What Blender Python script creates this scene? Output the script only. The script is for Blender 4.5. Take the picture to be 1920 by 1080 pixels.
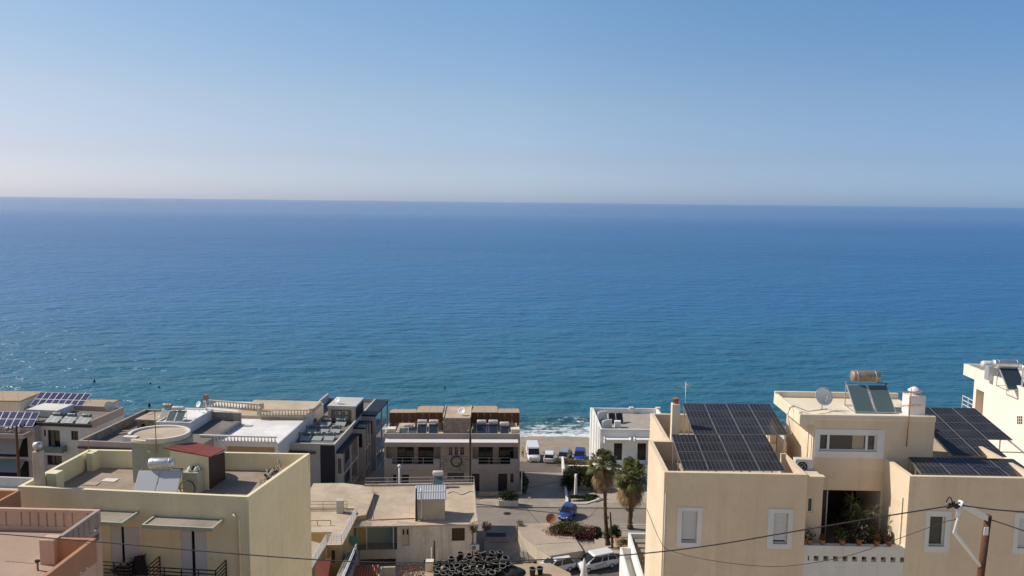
import bpy, bmesh, math, random
from mathutils import Vector, Matrix, noise
random.seed(7)
for o in list(bpy.data.objects): bpy.data.objects.remove(o, do_unlink=True)
scene = bpy.context.scene
col = scene.collection
R = math.radians

# ------------------------------------------------------------------ camera
FPX, CAM_H = 1478.0, 42.0                      # focal length in photo pixels, eye height above the sea
PITCH, ROLL = math.atan(161.5 / FPX), math.atan(21 / 1920)
fwd = Vector((0, math.cos(PITCH), -math.sin(PITCH)))
up0 = Vector((0, math.sin(PITCH), math.cos(PITCH)))
cr = math.cos(ROLL) * Vector((1, 0, 0)) + math.sin(ROLL) * up0
cu = -math.sin(ROLL) * Vector((1, 0, 0)) + math.cos(ROLL) * up0
EYE = Vector((0, 0, CAM_H))
cam = bpy.data.cameras.new('camera')
cam.sensor_width = 36.0
cam.lens = FPX / 1920 * 36
cam.clip_start, cam.clip_end = 0.5, 200000
camo = bpy.data.objects.new('camera', cam)
col.objects.link(camo)
m = Matrix((cr, cu, -fwd)).transposed().to_4x4()
m.translation = EYE
camo.matrix_world = m
scene.camera = camo

# ------------------------------------------------------------------ sky, sun, exposure
SUN_EL, SUN_BEYOND = R(41), R(13)              # sun from the left, a little out to sea
sun_dir = Vector((-math.cos(SUN_BEYOND) * math.cos(SUN_EL), math.sin(SUN_BEYOND) * math.cos(SUN_EL), math.sin(SUN_EL)))
world = bpy.data.worlds.new('World')
scene.world = world
world.use_nodes = True
wn, wl = world.node_tree.nodes, world.node_tree.links
wn.clear()
sky = wn.new('ShaderNodeTexSky')
sky.sky_type = 'NISHITA'
sky.sun_disc = False
sky.sun_elevation = SUN_EL
sky.sun_rotation = math.atan2(sun_dir.x, sun_dir.y)
sky.altitude = 0
sky.air_density, sky.dust_density, sky.ozone_density = 1.0, 0.6, 3.0
bg = wn.new('ShaderNodeBackground')
bg.inputs['Strength'].default_value = 0.095
wo = wn.new('ShaderNodeOutputWorld')
# maritime air: a bluer band towards the horizon, paler on the sun's side
tc = wn.new('ShaderNodeTexCoord')
sx = wn.new('ShaderNodeSeparateXYZ')
wl.new(tc.outputs['Generated'], sx.inputs[0])
def sky_ramp(src, lo, hi, stops):
    mr = wn.new('ShaderNodeMapRange'); mr.inputs[1].default_value = lo; mr.inputs[2].default_value = hi; wl.new(src, mr.inputs[0])
    re = wn.new('ShaderNodeValToRGB')
    for i, (pos, c) in enumerate(stops):
        e = re.color_ramp.elements[i] if i < 2 else re.color_ramp.elements.new(pos)
        e.position = pos; e.color = (c[0] / 2, c[1] / 2, c[2] / 2, 1)
    wl.new(mr.outputs[0], re.inputs[0])
    return re.outputs[0]
re = sky_ramp(sx.outputs['Z'], 0, 1, [(0.0, (0.97, 1.23, 2.02)), (0.053, (0.99, 1.04, 1.40)), (0.12, (1.147, 1.143, 1.245)), (0.24, (1.097, 1.26, 1.337)), (0.8, (0.92, 0.93, 0.93))])
ra = sky_ramp(sx.outputs['X'], -0.55, 0.55, [(0.0, (1.05, 0.925, 0.85)), (0.5, (1, 1, 1)), (1.0, (0.69, 0.81, 0.94))])
m1 = wn.new('ShaderNodeMix'); m1.data_type = 'RGBA'; m1.blend_type = 'MULTIPLY'; m1.inputs[0].default_value = 1
m2 = wn.new('ShaderNodeMix'); m2.data_type = 'RGBA'; m2.blend_type = 'MULTIPLY'; m2.inputs[0].default_value = 1
wl.new(sky.outputs[0], m1.inputs[6]); wl.new(re, m1.inputs[7])
wl.new(m1.outputs[2], m2.inputs[6]); wl.new(ra, m2.inputs[7])
m3 = wn.new('ShaderNodeMix'); m3.data_type = 'RGBA'; m3.blend_type = 'MULTIPLY'; m3.inputs[0].default_value = 1; m3.inputs[7].default_value = (4, 4, 4, 1)
wl.new(m2.outputs[2], m3.inputs[6]); wl.new(m3.outputs[2], bg.inputs['Color'])
wl.new(bg.outputs[0], wo.inputs[0])
sun = bpy.data.lights.new('sun', 'SUN')
sun.energy = 4.3
sun.angle = R(0.5)
sun.color = (1.0, 0.93, 0.85)
suno = bpy.data.objects.new('sun', sun)
col.objects.link(suno)
suno.rotation_euler = (-sun_dir).to_track_quat('-Z', 'Y').to_euler()
suno.location = sun_dir * 200
scene.render.engine = 'CYCLES'
vs = scene.view_settings
vs.view_transform = 'Standard'
vs.look = 'None'
vs.exposure = 0.0
vs.gamma = 1.0
vs.use_curve_mapping = False

# ------------------------------------------------------------------ helpers
def ray(x, y): return fwd + (x - 960) / FPX * cr - (y - 540) / FPX * cu
def az(x, y, z):
    d = ray(x, y); return EYE + d * ((z - CAM_H) / d.z)
def ad(x, y, D):
    d = ray(x, y); return EYE + d * (D / d.y)
def project(P):
    d = Vector(P) - EYE; w = d.dot(fwd)
    return 960 + FPX * d.dot(cr) / w, 540 - FPX * d.dot(cu) / w

class Frame:
    """local axes of a building: u to the right, v towards the sea, z up"""
    def __init__(s, P, deg):
        a = R(deg)
        s.o = Vector((P[0], P[1], 0)); s.ang = a
        s.U = Vector((math.cos(a), math.sin(a), 0)); s.V = Vector((-math.sin(a), math.cos(a), 0))
    def p(s, u, v, z): return s.o + s.U * u + s.V * v + Vector((0, 0, z))
    def loc(s, P):
        d = Vector(P) - s.o; return d.dot(s.U), d.dot(s.V), P[2]
    def onv(s, x, y, v):                       # photo point on the upright plane v -> (u, z)
        d = ray(x, y); P = s.o + s.V * v
        t = (P - EYE).dot(s.V) / d.dot(s.V); u, _, z = s.loc(EYE + d * t); return u, z
    def onu(s, x, y, u):                       # photo point on the upright plane u -> (v, z)
        d = ray(x, y); P = s.o + s.U * u
        t = (P - EYE).dot(s.U) / d.dot(s.U); _, v, z = s.loc(EYE + d * t); return v, z
    def onz(s, x, y, z):                       # photo point on the level z -> (u, v)
        u, v, _ = s.loc(az(x, y, z)); return u, v
    def rect(s, x0, y0, x1, y1, v):            # u0, u1, z0, z1 of a photo rectangle on the plane v
        ym, xm = (y0 + y1) / 2, (x0 + x1) / 2
        return s.onv(x0, ym, v)[0], s.onv(x1, ym, v)[0], s.onv(xm, y1, v)[1], s.onv(xm, y0, v)[1]
WORLD = Frame((0, 0, 0), 0)

class MB:
    def __init__(s, fr=None):
        s.fr = fr or WORLD; s.v = []; s.f = []; s.mi = []; s.uv = {}; s.smooth = []
    def P(s, u, v, z):
        s.v.append(s.fr.p(u, v, z)); return len(s.v) - 1
    def W(s, p):
        s.v.append(Vector(p)); return len(s.v) - 1
    def face(s, ids, mi=0, uv=None, sm=False):
        if uv: s.uv[len(s.f)] = uv
        s.f.append(list(ids)); s.mi.append(mi); s.smooth.append(sm)
    def quad(s, pts, mi=0, uv=None, world=False):
        s.face([s.W(p) if world else s.P(*p) for p in pts], mi, uv)
    def box(s, u0, u1, v0, v1, z0, z1, mi=0, skip=''):
        if u0 > u1: u0, u1 = u1, u0
        if v0 > v1: v0, v1 = v1, v0
        if z0 > z1: z0, z1 = z1, z0
        a = [s.P(u, v, z) for z in (z0, z1) for u, v in ((u0, v0), (u1, v0), (u1, v1), (u0, v1))]
        for k, q in (('b', (3, 2, 1, 0)), ('t', (4, 5, 6, 7)), ('f', (0, 1, 5, 4)), ('r', (1, 2, 6, 5)), ('k', (2, 3, 7, 6)), ('l', (3, 0, 4, 7))):
            if k not in skip: s.face([a[i] for i in q], mi)
        return s
    def prism(s, poly, z0, z1, mi=0, top=True, bottom=True):
        n = len(poly)
        a = [s.P(u, v, z0) for u, v in poly]; b = [s.P(u, v, z1) for u, v in poly]
        for i in range(n):
            j = (i + 1) % n; s.face([a[i], a[j], b[j], b[i]], mi)
        if top: s.face(b, mi)
        if bottom: s.face(a[::-1], mi)
        return s
    def bar(s, A, B, w, h=None, mi=0, world=False):
        A = Vector(A) if world else s.fr.p(*A); B = Vector(B) if world else s.fr.p(*B)
        h = h or w; d = (B - A).normalized()
        x = d.cross(Vector((0, 0, 1)))
        if x.length < 1e-4: x = s.fr.U.copy()
        x.normalize(); y = x.cross(d).normalized()
        a = [s.W(c + x * i * w / 2 + y * j * h / 2) for c in (A, B) for i, j in ((-1, -1), (1, -1), (1, 1), (-1, 1))]
        for q in ((3, 2, 1, 0), (4, 5, 6, 7), (0, 1, 5, 4), (1, 2, 6, 5), (2, 3, 7, 6), (3, 0, 4, 7)): s.face([a[i] for i in q], mi)
        return s
    def tube(s, pts, r, n=8, mi=0, world=False, cap=True):
        pts = [Vector(p) if world else s.fr.p(*p) for p in pts]
        rr = r if isinstance(r, (list, tuple)) else [r] * len(pts)
        rings = []
        for i, p in enumerate(pts):
            d = (pts[min(i + 1, len(pts) - 1)] - pts[max(i - 1, 0)]).normalized()
            x = d.cross(Vector((0.02, 0.03, 1)))
            if x.length < 0.1: x = d.cross(Vector((0, 1, 0.1)))
            x.normalize(); y = d.cross(x)
            rings.append([s.W(p + (x * math.cos(2 * math.pi * k / n) + y * math.sin(2 * math.pi * k / n)) * rr[i]) for k in range(n)])
        for a, b in zip(rings, rings[1:]):
            for k in range(n): s.face([a[k], a[(k + 1) % n], b[(k + 1) % n], b[k]], mi, None, True)
        if cap: s.face(rings[0][::-1], mi); s.face(rings[-1], mi)
        return s
    def lathe(s, C, axis, prof, n=16, mi=0, world=True):      # prof: (distance along axis, radius)
        C = Vector(C) if world else s.fr.p(*C); ax = Vector(axis).normalized()
        x = ax.orthogonal().normalized(); y = ax.cross(x)
        rings = [[s.W(C + ax * t + (x * math.cos(2 * math.pi * k / n) + y * math.sin(2 * math.pi * k / n)) * max(r, 1e-4)) for k in range(n)] for t, r in prof]
        for a, b in zip(rings, rings[1:]):
            for k in range(n): s.face([a[k], a[(k + 1) % n], b[(k + 1) % n], b[k]], mi, None, True)
        s.face(rings[0][::-1], mi); s.face(rings[-1], mi)
        return s
    def facade(s, side, fixed, a0, a1, z0, z1, holes=(), depth=0.2, mi=0, rm=None):
        """wall sheet with real openings; side f/l/r/k; holes (a0, a1, z0, z1); reveals go inwards"""
        rm = mi if rm is None else rm
        inw = {'f': 1, 'l': 1, 'r': -1, 'k': -1}[side]
        def pt(a, z, d=0):
            c = fixed + inw * d
            return s.P(a, c, z) if side in 'fk' else s.P(c, a, z)
        H = [(max(h[0], a0), min(h[1], a1), max(h[2], z0), min(h[3], z1)) for h in holes]
        A = sorted({a0, a1, *[h[0] for h in H], *[h[1] for h in H]}); Z = sorted({z0, z1, *[h[2] for h in H], *[h[3] for h in H]})
        for i in range(len(A) - 1):
            for j in range(len(Z) - 1):
                ca, cz = (A[i] + A[i + 1]) / 2, (Z[j] + Z[j + 1]) / 2
                if any(h[0] < ca < h[1] and h[2] < cz < h[3] for h in H): continue
                q = [(A[i], Z[j]), (A[i + 1], Z[j]), (A[i + 1], Z[j + 1]), (A[i], Z[j + 1])]
                if side in 'lk': q = q[::-1]
                s.face([pt(*c) for c in q], mi)
        for h in H:
            c = [(h[0], h[2]), (h[1], h[2]), (h[1], h[3]), (h[0], h[3])]
            for k in range(4):
                a, b = c[k], c[(k + 1) % 4]
                s.face([pt(*a), pt(*a, depth), pt(*b, depth), pt(*b)], rm)
        return s
    def block(s, u0, u1, v0, v1, z0, z1, hf=(), hl=(), hr=(), depth=0.2, mi=0, top=True, rm=None):
        s.facade('f', v0, u0, u1, z0, z1, hf, depth, mi, rm); s.facade('l', u0, v0, v1, z0, z1, hl, depth, mi, rm)
        s.facade('r', u1, v0, v1, z0, z1, hr, depth, mi, rm); s.facade('k', v1, u0, u1, z0, z1, (), depth, mi)
        if top: s.quad([(u0, v0, z1), (u1, v0, z1), (u1, v1, z1), (u0, v1, z1)], mi)
        return s
    def parapet(s, u0, u1, v0, v1, z0, z1, t=0.2, mi=0, sides='flrk'):
        if 'f' in sides: s.box(u0, u1, v0, v0 + t, z0, z1, mi)
        if 'k' in sides: s.box(u0, u1, v1 - t, v1, z0, z1, mi)
        fv, kv = v0 + (t if 'f' in sides else 0), v1 - (t if 'k' in sides else 0)
        if 'l' in sides: s.box(u0, u0 + t, fv, kv, z0, z1, mi)
        if 'r' in sides: s.box(u1 - t, u1, fv, kv, z0, z1, mi)
        return s
    def build(s, name, mats, parent=None, bevel=0, smooth=None):
        me = bpy.data.meshes.new(name)
        base = Vector((0, 0, 0)); q = parent
        while q is not None: base += q.location; q = q.parent
        me.from_pydata([v - base for v in s.v], [], s.f)
        for mt in (mats if isinstance(mats, (list, tuple)) else [mats]): me.materials.append(M[mt] if isinstance(mt, str) else mt)
        for i, p in enumerate(me.polygons):
            p.material_index = s.mi[i]; p.use_smooth = s.smooth[i] if smooth is None else smooth
        if s.uv:
            ul = me.uv_layers.new(name='UVMap')
            for fi, uv in s.uv.items():
                for li, c in zip(me.polygons[fi].loop_indices, uv): ul.data[li].uv = c
        me.update()
        o = bpy.data.objects.new(name, me); col.objects.link(o)
        if parent is not None: o.parent = parent
        if bevel:
            b = o.modifiers.new('bevel', 'BEVEL'); b.width = bevel; b.segments = 2; b.limit_method = 'ANGLE'; b.angle_limit = R(50)
        return o

def tag(o, label, cat, group=None, kind=None):
    if label: o['label'] = label
    if cat: o['category'] = cat
    if group: o['group'] = group
    if kind: o['kind'] = kind
    return o
def thing(name, label, cat, loc, group=None):
    o = bpy.data.objects.new(name, None); col.objects.link(o)
    o.location = Vector(loc); o.empty_display_size = 0.3
    return tag(o, label, cat, group)
def struct(o): o['kind'] = 'structure'; return o
def copy_tree(o, parent=None):
    c = o.copy(); col.objects.link(c); c.parent = parent
    for ch in list(o.children): copy_tree(ch, c)
    return c

# ------------------------------------------------------------------ materials
M = {}
def newmat(name):
    mt = bpy.data.materials.new(name); mt.use_nodes = True
    n = mt.node_tree.nodes; return mt, n, mt.node_tree.links, n['Principled BSDF']
def mixc(n, l, a, b, fac, mode='MIX'):
    x = n.new('ShaderNodeMix'); x.data_type = 'RGBA'; x.blend_type = mode
    for k, v in ((6, a), (7, b)):
        if isinstance(v, (tuple, list)): x.inputs[k].default_value = (*v[:3], 1)
        else: l.new(v, x.inputs[k])
    if isinstance(fac, (int, float)): x.inputs[0].default_value = fac
    else: l.new(fac, x.inputs[0])
    return x.outputs[2]
def noisen(n, l, vec, scale, detail=4, rough=0.55, sc=None):
    if sc is not None:
        mp = n.new('ShaderNodeMapping'); mp.inputs['Scale'].default_value = sc; l.new(vec, mp.inputs[0]); vec = mp.outputs[0]
    t = n.new('ShaderNodeTexNoise'); t.inputs['Scale'].default_value = scale; t.inputs['Detail'].default_value = detail; t.inputs['Roughness'].default_value = rough
    l.new(vec, t.inputs['Vector']); return t.outputs['Fac']
def ramp(n, l, v, a, b, lo=0.0, hi=1.0):
    x = n.new('ShaderNodeMapRange'); x.inputs[1].default_value = a; x.inputs[2].default_value = b; x.inputs[3].default_value = lo; x.inputs[4].default_value = hi
    l.new(v, x.inputs[0]); return x.outputs[0]
def bumpn(n, l, b, h, dist, strength=1.0):
    x = n.new('ShaderNodeBump'); x.inputs['Distance'].default_value = dist; x.inputs['Strength'].default_value = strength
    l.new(h, x.inputs['Height']); l.new(x.outputs[0], b.inputs['Normal'])
def plain(name, c, rough=0.6, metal=0.0, spec=0.5):
    mt, n, l, b = newmat(name)
    b.inputs['Base Color'].default_value = (*c, 1); b.inputs['Roughness'].default_value = rough; b.inputs['Metallic'].default_value = metal
    b.inputs['Specular IOR Level'].default_value = spec
    M[name] = mt; return mt
def plaster(name, c, stain=0.28, streak=0.22, scale=1.0, dark=0.55, rough=0.9, grain=0.006):
    """painted render: soft blotches, rain streaks, fine grain"""
    mt, n, l, b = newmat(name)
    g = n.new('ShaderNodeNewGeometry').outputs['Position']
    dk = tuple(x * dark * t for x, t in zip(c, (1.0, 0.96, 0.9)))
    lt = tuple(min(1, x * 1.08) for x in c)
    n1 = noisen(n, l, g, 0.55 * scale, 5, 0.6)
    n2 = noisen(n, l, g, 2.6 * scale, 6, 0.65)
    n3 = noisen(n, l, g, 1.0 * scale, 4, 0.6, (2.6, 2.6, 0.16))
    n4 = noisen(n, l, g, 22, 3, 0.6)
    c1 = mixc(n, l, c, lt, ramp(n, l, n1, 0.4, 0.65))
    c2 = mixc(n, l, c1, dk, ramp(n, l, n2, 0.52, 0.8, 0, stain))
    c3 = mixc(n, l, c2, dk, ramp(n, l, n3, 0.54, 0.78, 0, streak))
    c4 = mixc(n, l, c3, dk, ramp(n, l, n4, 0.5, 0.9, 0, 0.14))
    vo = n.new('ShaderNodeTexVoronoi'); vo.distance = 'CHEBYCHEV'; vo.inputs['Scale'].default_value = 0.42 * scale; l.new(g, vo.inputs['Vector'])
    sv = n.new('ShaderNodeSeparateColor'); l.new(vo.outputs['Color'], sv.inputs[0])
    c4 = mixc(n, l, c4, dk, ramp(n, l, sv.outputs[0], 0.35, 0.9, 0, 0.20 * min(1, stain * 3)))
    wv = n.new('ShaderNodeMix'); wv.data_type = 'VECTOR'; wv.inputs[0].default_value = 0.35; l.new(g, wv.inputs[4])
    nz = n.new('ShaderNodeTexNoise'); nz.inputs['Scale'].default_value = 1.4; nz.inputs['Detail'].default_value = 5; l.new(g, nz.inputs['Vector']); l.new(nz.outputs['Color'], wv.inputs[5])
    ve = n.new('ShaderNodeTexVoronoi'); ve.feature = 'DISTANCE_TO_EDGE'; ve.inputs['Scale'].default_value = 0.5 * scale; l.new(wv.outputs[1], ve.inputs['Vector'])
    c4 = mixc(n, l, c4, dk, ramp(n, l, ve.outputs['Distance'], 0.006, 0.0, 0, min(0.22, stain * 0.7)))
    l.new(c4, b.inputs['Base Color']); b.inputs['Roughness'].default_value = rough; b.inputs['Specular IOR Level'].default_value = 0.2
    if grain: bumpn(n, l, b, n4, grain, 0.6)
    M[name] = mt; return mt
def ground(name, c, c2, s1=0.4, s2=6.0, bump=0.01, rough=0.95, patch=0.5, fine=0.4):
    mt, n, l, b = newmat(name)
    g = n.new('ShaderNodeNewGeometry').outputs['Position']
    n1 = noisen(n, l, g, s1, 6, 0.65); n2 = noisen(n, l, g, s2, 5, 0.7)
    c1 = mixc(n, l, c, c2, ramp(n, l, n1, 0.42, 0.66, 0, patch))
    c3 = mixc(n, l, c1, c2, ramp(n, l, n2, 0.45, 0.75, 0, fine))
    if name.startswith(('roof', 'concrete', 'road', 'asphalt', 'terracotta', 'pavement')):     # patched repairs and dried puddles
        vo = n.new('ShaderNodeTexVoronoi'); vo.distance = 'CHEBYCHEV'; vo.inputs['Scale'].default_value = 0.33; l.new(g, vo.inputs['Vector'])
        sv = n.new('ShaderNodeSeparateColor'); l.new(vo.outputs['Color'], sv.inputs[0])
        c3 = mixc(n, l, c3, c2, ramp(n, l, sv.outputs[0], 0.4, 0.9, 0, 0.3))
        pn = noisen(n, l, g, 0.8, 3, 0.5); pr = n.new('ShaderNodeMath'); pr.operation = 'PINGPONG'; l.new(ramp(n, l, pn, 0.3, 0.7, 0, 2), pr.inputs[0]); pr.inputs[1].default_value = 0.5
        c3 = mixc(n, l, c3, c2, ramp(n, l, pr.outputs[0], 0.43, 0.5, 0, 0.35))
    l.new(c3, b.inputs['Base Color']); b.inputs['Roughness'].default_value = rough; b.inputs['Specular IOR Level'].default_value = 0.2
    bumpn(n, l, b, n2, bump, 0.7)
    M[name] = mt; return mt
def metal(name, c, rough=0.35, met=1.0, dirt=0.3):
    mt, n, l, b = newmat(name)
    g = n.new('ShaderNodeNewGeometry').outputs['Position']
    n1 = noisen(n, l, g, 6, 5, 0.6)
    l.new(mixc(n, l, c, tuple(x * 0.5 for x in c), ramp(n, l, n1, 0.45, 0.75, 0, dirt)), b.inputs['Base Color'])
    l.new(ramp(n, l, n1, 0.3, 0.7, rough, rough + 0.2), b.inputs['Roughness']); b.inputs['Metallic'].default_value = met
    M[name] = mt; return mt
def foliage(name, cols, rough=0.6, trans=0.25):
    mt, n, l, b = newmat(name)
    ri = n.new('ShaderNodeNewGeometry').outputs['Random Per Island']
    cr_ = n.new('ShaderNodeValToRGB')
    for i, c in enumerate(cols):
        e = cr_.color_ramp.elements[i] if i < 2 else cr_.color_ramp.elements.new(1)
        e.position = i / max(1, len(cols) - 1); e.color = (*c, 1)
    l.new(ri, cr_.inputs[0]); l.new(cr_.outputs[0], b.inputs['Base Color']); b.inputs['Roughness'].default_value = rough
    b.inputs['Specular IOR Level'].default_value = 0.25
    tr = n.new('ShaderNodeBsdfTranslucent'); l.new(cr_.outputs[0], tr.inputs[0])
    mx = n.new('ShaderNodeMixShader'); mx.inputs[0].default_value = trans
    out = n['Material Output']; l.new(b.outputs[0], mx.inputs[1]); l.new(tr.outputs[0], mx.inputs[2]); l.new(mx.outputs[0], out.inputs[0])
    M[name] = mt; return mt
def pvmat(name, base, line, nx, ny, lw=0.05, mid=True, rough=0.12):
    """photovoltaic cells: fine grid of joints printed behind the glass"""
    mt, n, l, b = newmat(name)
    uv = n.new('ShaderNodeUVMap').outputs[0]
    sp = n.new('ShaderNodeSeparateXYZ'); l.new(uv, sp.inputs[0])
    def math_(op, a, v=None):
        x = n.new('ShaderNodeMath'); x.operation = op
        for k, q in ((0, a), (1, v)):
            if q is None: continue
            if isinstance(q, (int, float)): x.inputs[k].default_value = q
            else: l.new(q, x.inputs[k])
        return x.outputs[0]
    def lines(c, k, w):
        fr_ = math_('FRACT', math_('MULTIPLY', c, k)); d = math_('ABSOLUTE', math_('SUBTRACT', fr_, 0.5))
        return math_('GREATER_THAN', d, 0.5 - w)
    gx, gy = lines(sp.outputs[0], nx, lw), lines(sp.outputs[1], ny, lw)
    g = math_('MAXIMUM', gx, math_('MULTIPLY', gy, 0.35))
    if mid: g = math_('MAXIMUM', g, math_('LESS_THAN', math_('ABSOLUTE', math_('SUBTRACT', sp.outputs[1], 0.5)), 0.009))
    pos = n.new('ShaderNodeNewGeometry').outputs['Position']
    nn = noisen(n, l, pos, 1.3, 3, 0.5)
    bc = mixc(n, l, base, tuple(x * 1.7 + 0.002 for x in base), ramp(n, l, nn, 0.35, 0.7))
    l.new(mixc(n, l, bc, line, g), b.inputs['Base Color'])
    b.inputs['Roughness'].default_value = rough; b.inputs['Specular IOR Level'].default_value = 0.35
    M[name] = mt; return mt

plaster('cream', (0.76, 0.615, 0.43), 0.4, 0.45, 1, 0.74); plaster('cream_pale', (0.80, 0.70, 0.52)); plaster('white_wall', (0.74, 0.71, 0.64), 0.3, 0.3)
plaster('white_clean', (0.80, 0.78, 0.73), 0.15, 0.2); plaster('yellow_wall', (0.84, 0.74, 0.47), 0.3, 0.28, 1, 0.72)
plaster('salmon', (0.64, 0.43, 0.31), 0.3, 0.35); plaster('orange_wall', (0.48, 0.25, 0.14), 0.3, 0.3)
plaster('pink_beige', (0.41, 0.335, 0.285), 0.3, 0.3); plaster('beige_wall', (0.58, 0.50, 0.38), 0.4, 0.4)
plaster('greenish', (0.46, 0.47, 0.34), 0.4, 0.4); plaster('grey_wall', (0.44, 0.42, 0.39), 0.3, 0.35)
plaster('light_grey', (0.56, 0.54, 0.50), 0.3, 0.3); plaster('pale_wall', (0.86, 0.77, 0.64), 0.2, 0.25, 1, 0.7); plaster('lime_wall', (0.72, 0.65, 0.56), 0.5, 0.6, 1.3, 0.45)
plaster('ochre', (0.55, 0.40, 0.18), 0.4, 0.4); plaster('trim_white', (0.74, 0.73, 0.70), 0.15, 0.15)
plaster('mauve_wall', (0.42, 0.36, 0.33), 0.35, 0.4); plaster('navy_panel', (0.025, 0.028, 0.04), 0.2, 0.2, rough=0.5)
plaster('charcoal', (0.05, 0.05, 0.055), 0.3, 0.3, rough=0.7)
ground('roof_tan', (0.60, 0.49, 0.35), (0.36, 0.27, 0.19), 0.5, 5, patch=0.5, fine=0.3)
ground('roof_grey', (0.26, 0.23, 0.20), (0.13, 0.11, 0.10), 0.5, 5)
ground('roof_brown', (0.40, 0.32, 0.25), (0.24, 0.185, 0.14), 0.6, 5)
ground('roof_white', (0.90, 0.87, 0.83), (0.50, 0.46, 0.40), 0.3, 4, 0.004, patch=0.35, fine=0.15)
ground('roof_gravel', (0.50, 0.44, 0.37), (0.28, 0.24, 0.20), 1.0, 16, 0.02, fine=0.7)
ground('terracotta_floor', (0.47, 0.345, 0.255), (0.36, 0.255, 0.18), 0.5, 4, 0.004, patch=0.45, fine=0.25)
ground('concrete', (0.38, 0.33, 0.27), (0.20, 0.17, 0.14), 0.5, 5, 0.01)
ground('concrete_pale', (0.52, 0.43, 0.33), (0.32, 0.25, 0.18), 0.45, 6, 0.01)
ground('asphalt', (0.115, 0.098, 0.082), (0.19, 0.16, 0.135), 0.3, 9, 0.006, patch=0.5, fine=0.3)
ground('road_dusty', (0.23, 0.20, 0.165), (0.34, 0.29, 0.235), 0.22, 7, 0.006, patch=0.6, fine=0.3)
ground('pavement', (0.40, 0.34, 0.27), (0.25, 0.21, 0.17), 0.6, 6, 0.006)
ground('hill_soil', (0.50, 0.42, 0.31), (0.32, 0.26, 0.17), 0.12, 2.5, 0.05)
ground('red_soil', (0.36, 0.20, 0.09), (0.24, 0.14, 0.07), 0.8, 6, 0.03)
ground('stone', (0.42, 0.36, 0.29), (0.20, 0.165, 0.13), 1.6, 5, 0.03, patch=0.8, fine=0.7)
ground('rubble', (0.40, 0.31, 0.22), (0.16, 0.12, 0.09), 2.2, 7, 0.05, patch=0.8, fine=0.7)
ground('pebble_beach', (0.40, 0.33, 0.245), (0.20, 0.165, 0.125), 0.35, 5.5, 0.05, patch=0.45, fine=0.85)
ground('red_sheet', (0.30, 0.075, 0.05), (0.20, 0.055, 0.04), 1.0, 8, 0.002, rough=0.6)
ground('wood', (0.16, 0.075, 0.038), (0.09, 0.042, 0.024), 3, 14, 0.004, rough=0.7)
ground('wood_pole', (0.13, 0.065, 0.035), (0.07, 0.037, 0.022), 4, 18, 0.006, rough=0.85)
ground('tan_board', (0.48, 0.36, 0.24), (0.36, 0.26, 0.17), 1, 9, 0.003)
ground('bark', (0.15, 0.085, 0.05), (0.07, 0.042, 0.026), 5, 16, 0.03)
ground('roof_tile', (0.56, 0.19, 0.10), (0.36, 0.11, 0.06), 3, 12, 0.01)
ground('clay', (0.42, 0.17, 0.09), (0.28, 0.11, 0.06), 3, 12, 0.004)
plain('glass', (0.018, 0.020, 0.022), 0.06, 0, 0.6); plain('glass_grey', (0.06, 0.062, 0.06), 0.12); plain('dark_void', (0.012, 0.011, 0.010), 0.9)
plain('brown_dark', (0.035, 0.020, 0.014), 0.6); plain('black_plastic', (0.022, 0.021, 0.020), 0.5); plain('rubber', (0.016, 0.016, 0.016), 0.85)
plain('pot_rim', (0.20, 0.19, 0.17), 0.7)
plain('shutter_white', (0.66, 0.66, 0.66), 0.5); plain('white_paint', (0.76, 0.75, 0.72), 0.45); plain('ac_white', (0.62, 0.60, 0.55), 0.5)
plain('awning', (0.78, 0.72, 0.65), 0.8); plain('awning_grey', (0.30, 0.29, 0.28), 0.8); plain('awning_teal', (0.20, 0.25, 0.28), 0.8)
plain('collector', (0.035, 0.055, 0.075), 0.22, 0, 0.5); plain('collector_green', (0.10, 0.15, 0.15), 0.2, 0, 0.5); plain('collector_white', (0.60, 0.60, 0.58), 0.35); plain('collector_pale', (0.36, 0.40, 0.37), 0.3); plain('collector_black', (0.012, 0.012, 0.014), 0.3)
plain('car_white', (0.74, 0.74, 0.73), 0.25, 0, 0.6); plain('car_silver', (0.42, 0.41, 0.39), 0.3, 0.4); plain('car_blue', (0.025, 0.045, 0.26), 0.25, 0, 0.6); plain('car_blue_mid', (0.03, 0.075, 0.26), 0.25, 0, 0.6)
plain('red_lamp', (0.35, 0.02, 0.015), 0.3); plain('lamp_glass', (0.6, 0.6, 0.58), 0.15); plain('sticker_red', (0.42, 0.12, 0.10), 0.6); plain('sticker_grey', (0.25, 0.25, 0.27), 0.6)
plain('wire', (0.02, 0.018, 0.016), 0.7); plain('skin', (0.45, 0.27, 0.18), 0.6); plain('cloth_blue', (0.03, 0.05, 0.12), 0.9); plain('cloth_yellow', (0.55, 0.40, 0.10), 0.9); plain('cloth_dark', (0.02, 0.02, 0.025), 0.9); plain('hair', (0.02, 0.014, 0.01), 0.8)
plain('curtain', (0.42, 0.36, 0.25), 0.9); plain('blue_cloth', (0.03, 0.05, 0.11), 0.9); plain('canopy_red', (0.20, 0.045, 0.03), 0.8); plain('teal_cloth', (0.10, 0.28, 0.22), 0.9); ground('road_paint', (0.50, 0.46, 0.40), (0.26, 0.22, 0.18), 1.2, 6, 0.002, patch=0.8, fine=0.6)
plain('polystyrene', (0.42, 0.40, 0.36), 0.8)
metal('galv', (0.62, 0.62, 0.60), 0.35, 0.8); metal('tank_silver', (0.72, 0.71, 0.68), 0.28, 0.85, 0.25); metal('rusty', (0.40, 0.20, 0.10), 0.6, 0.3, 0.6); metal('dark_iron', (0.035, 0.03, 0.028), 0.5, 0.2)
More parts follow.
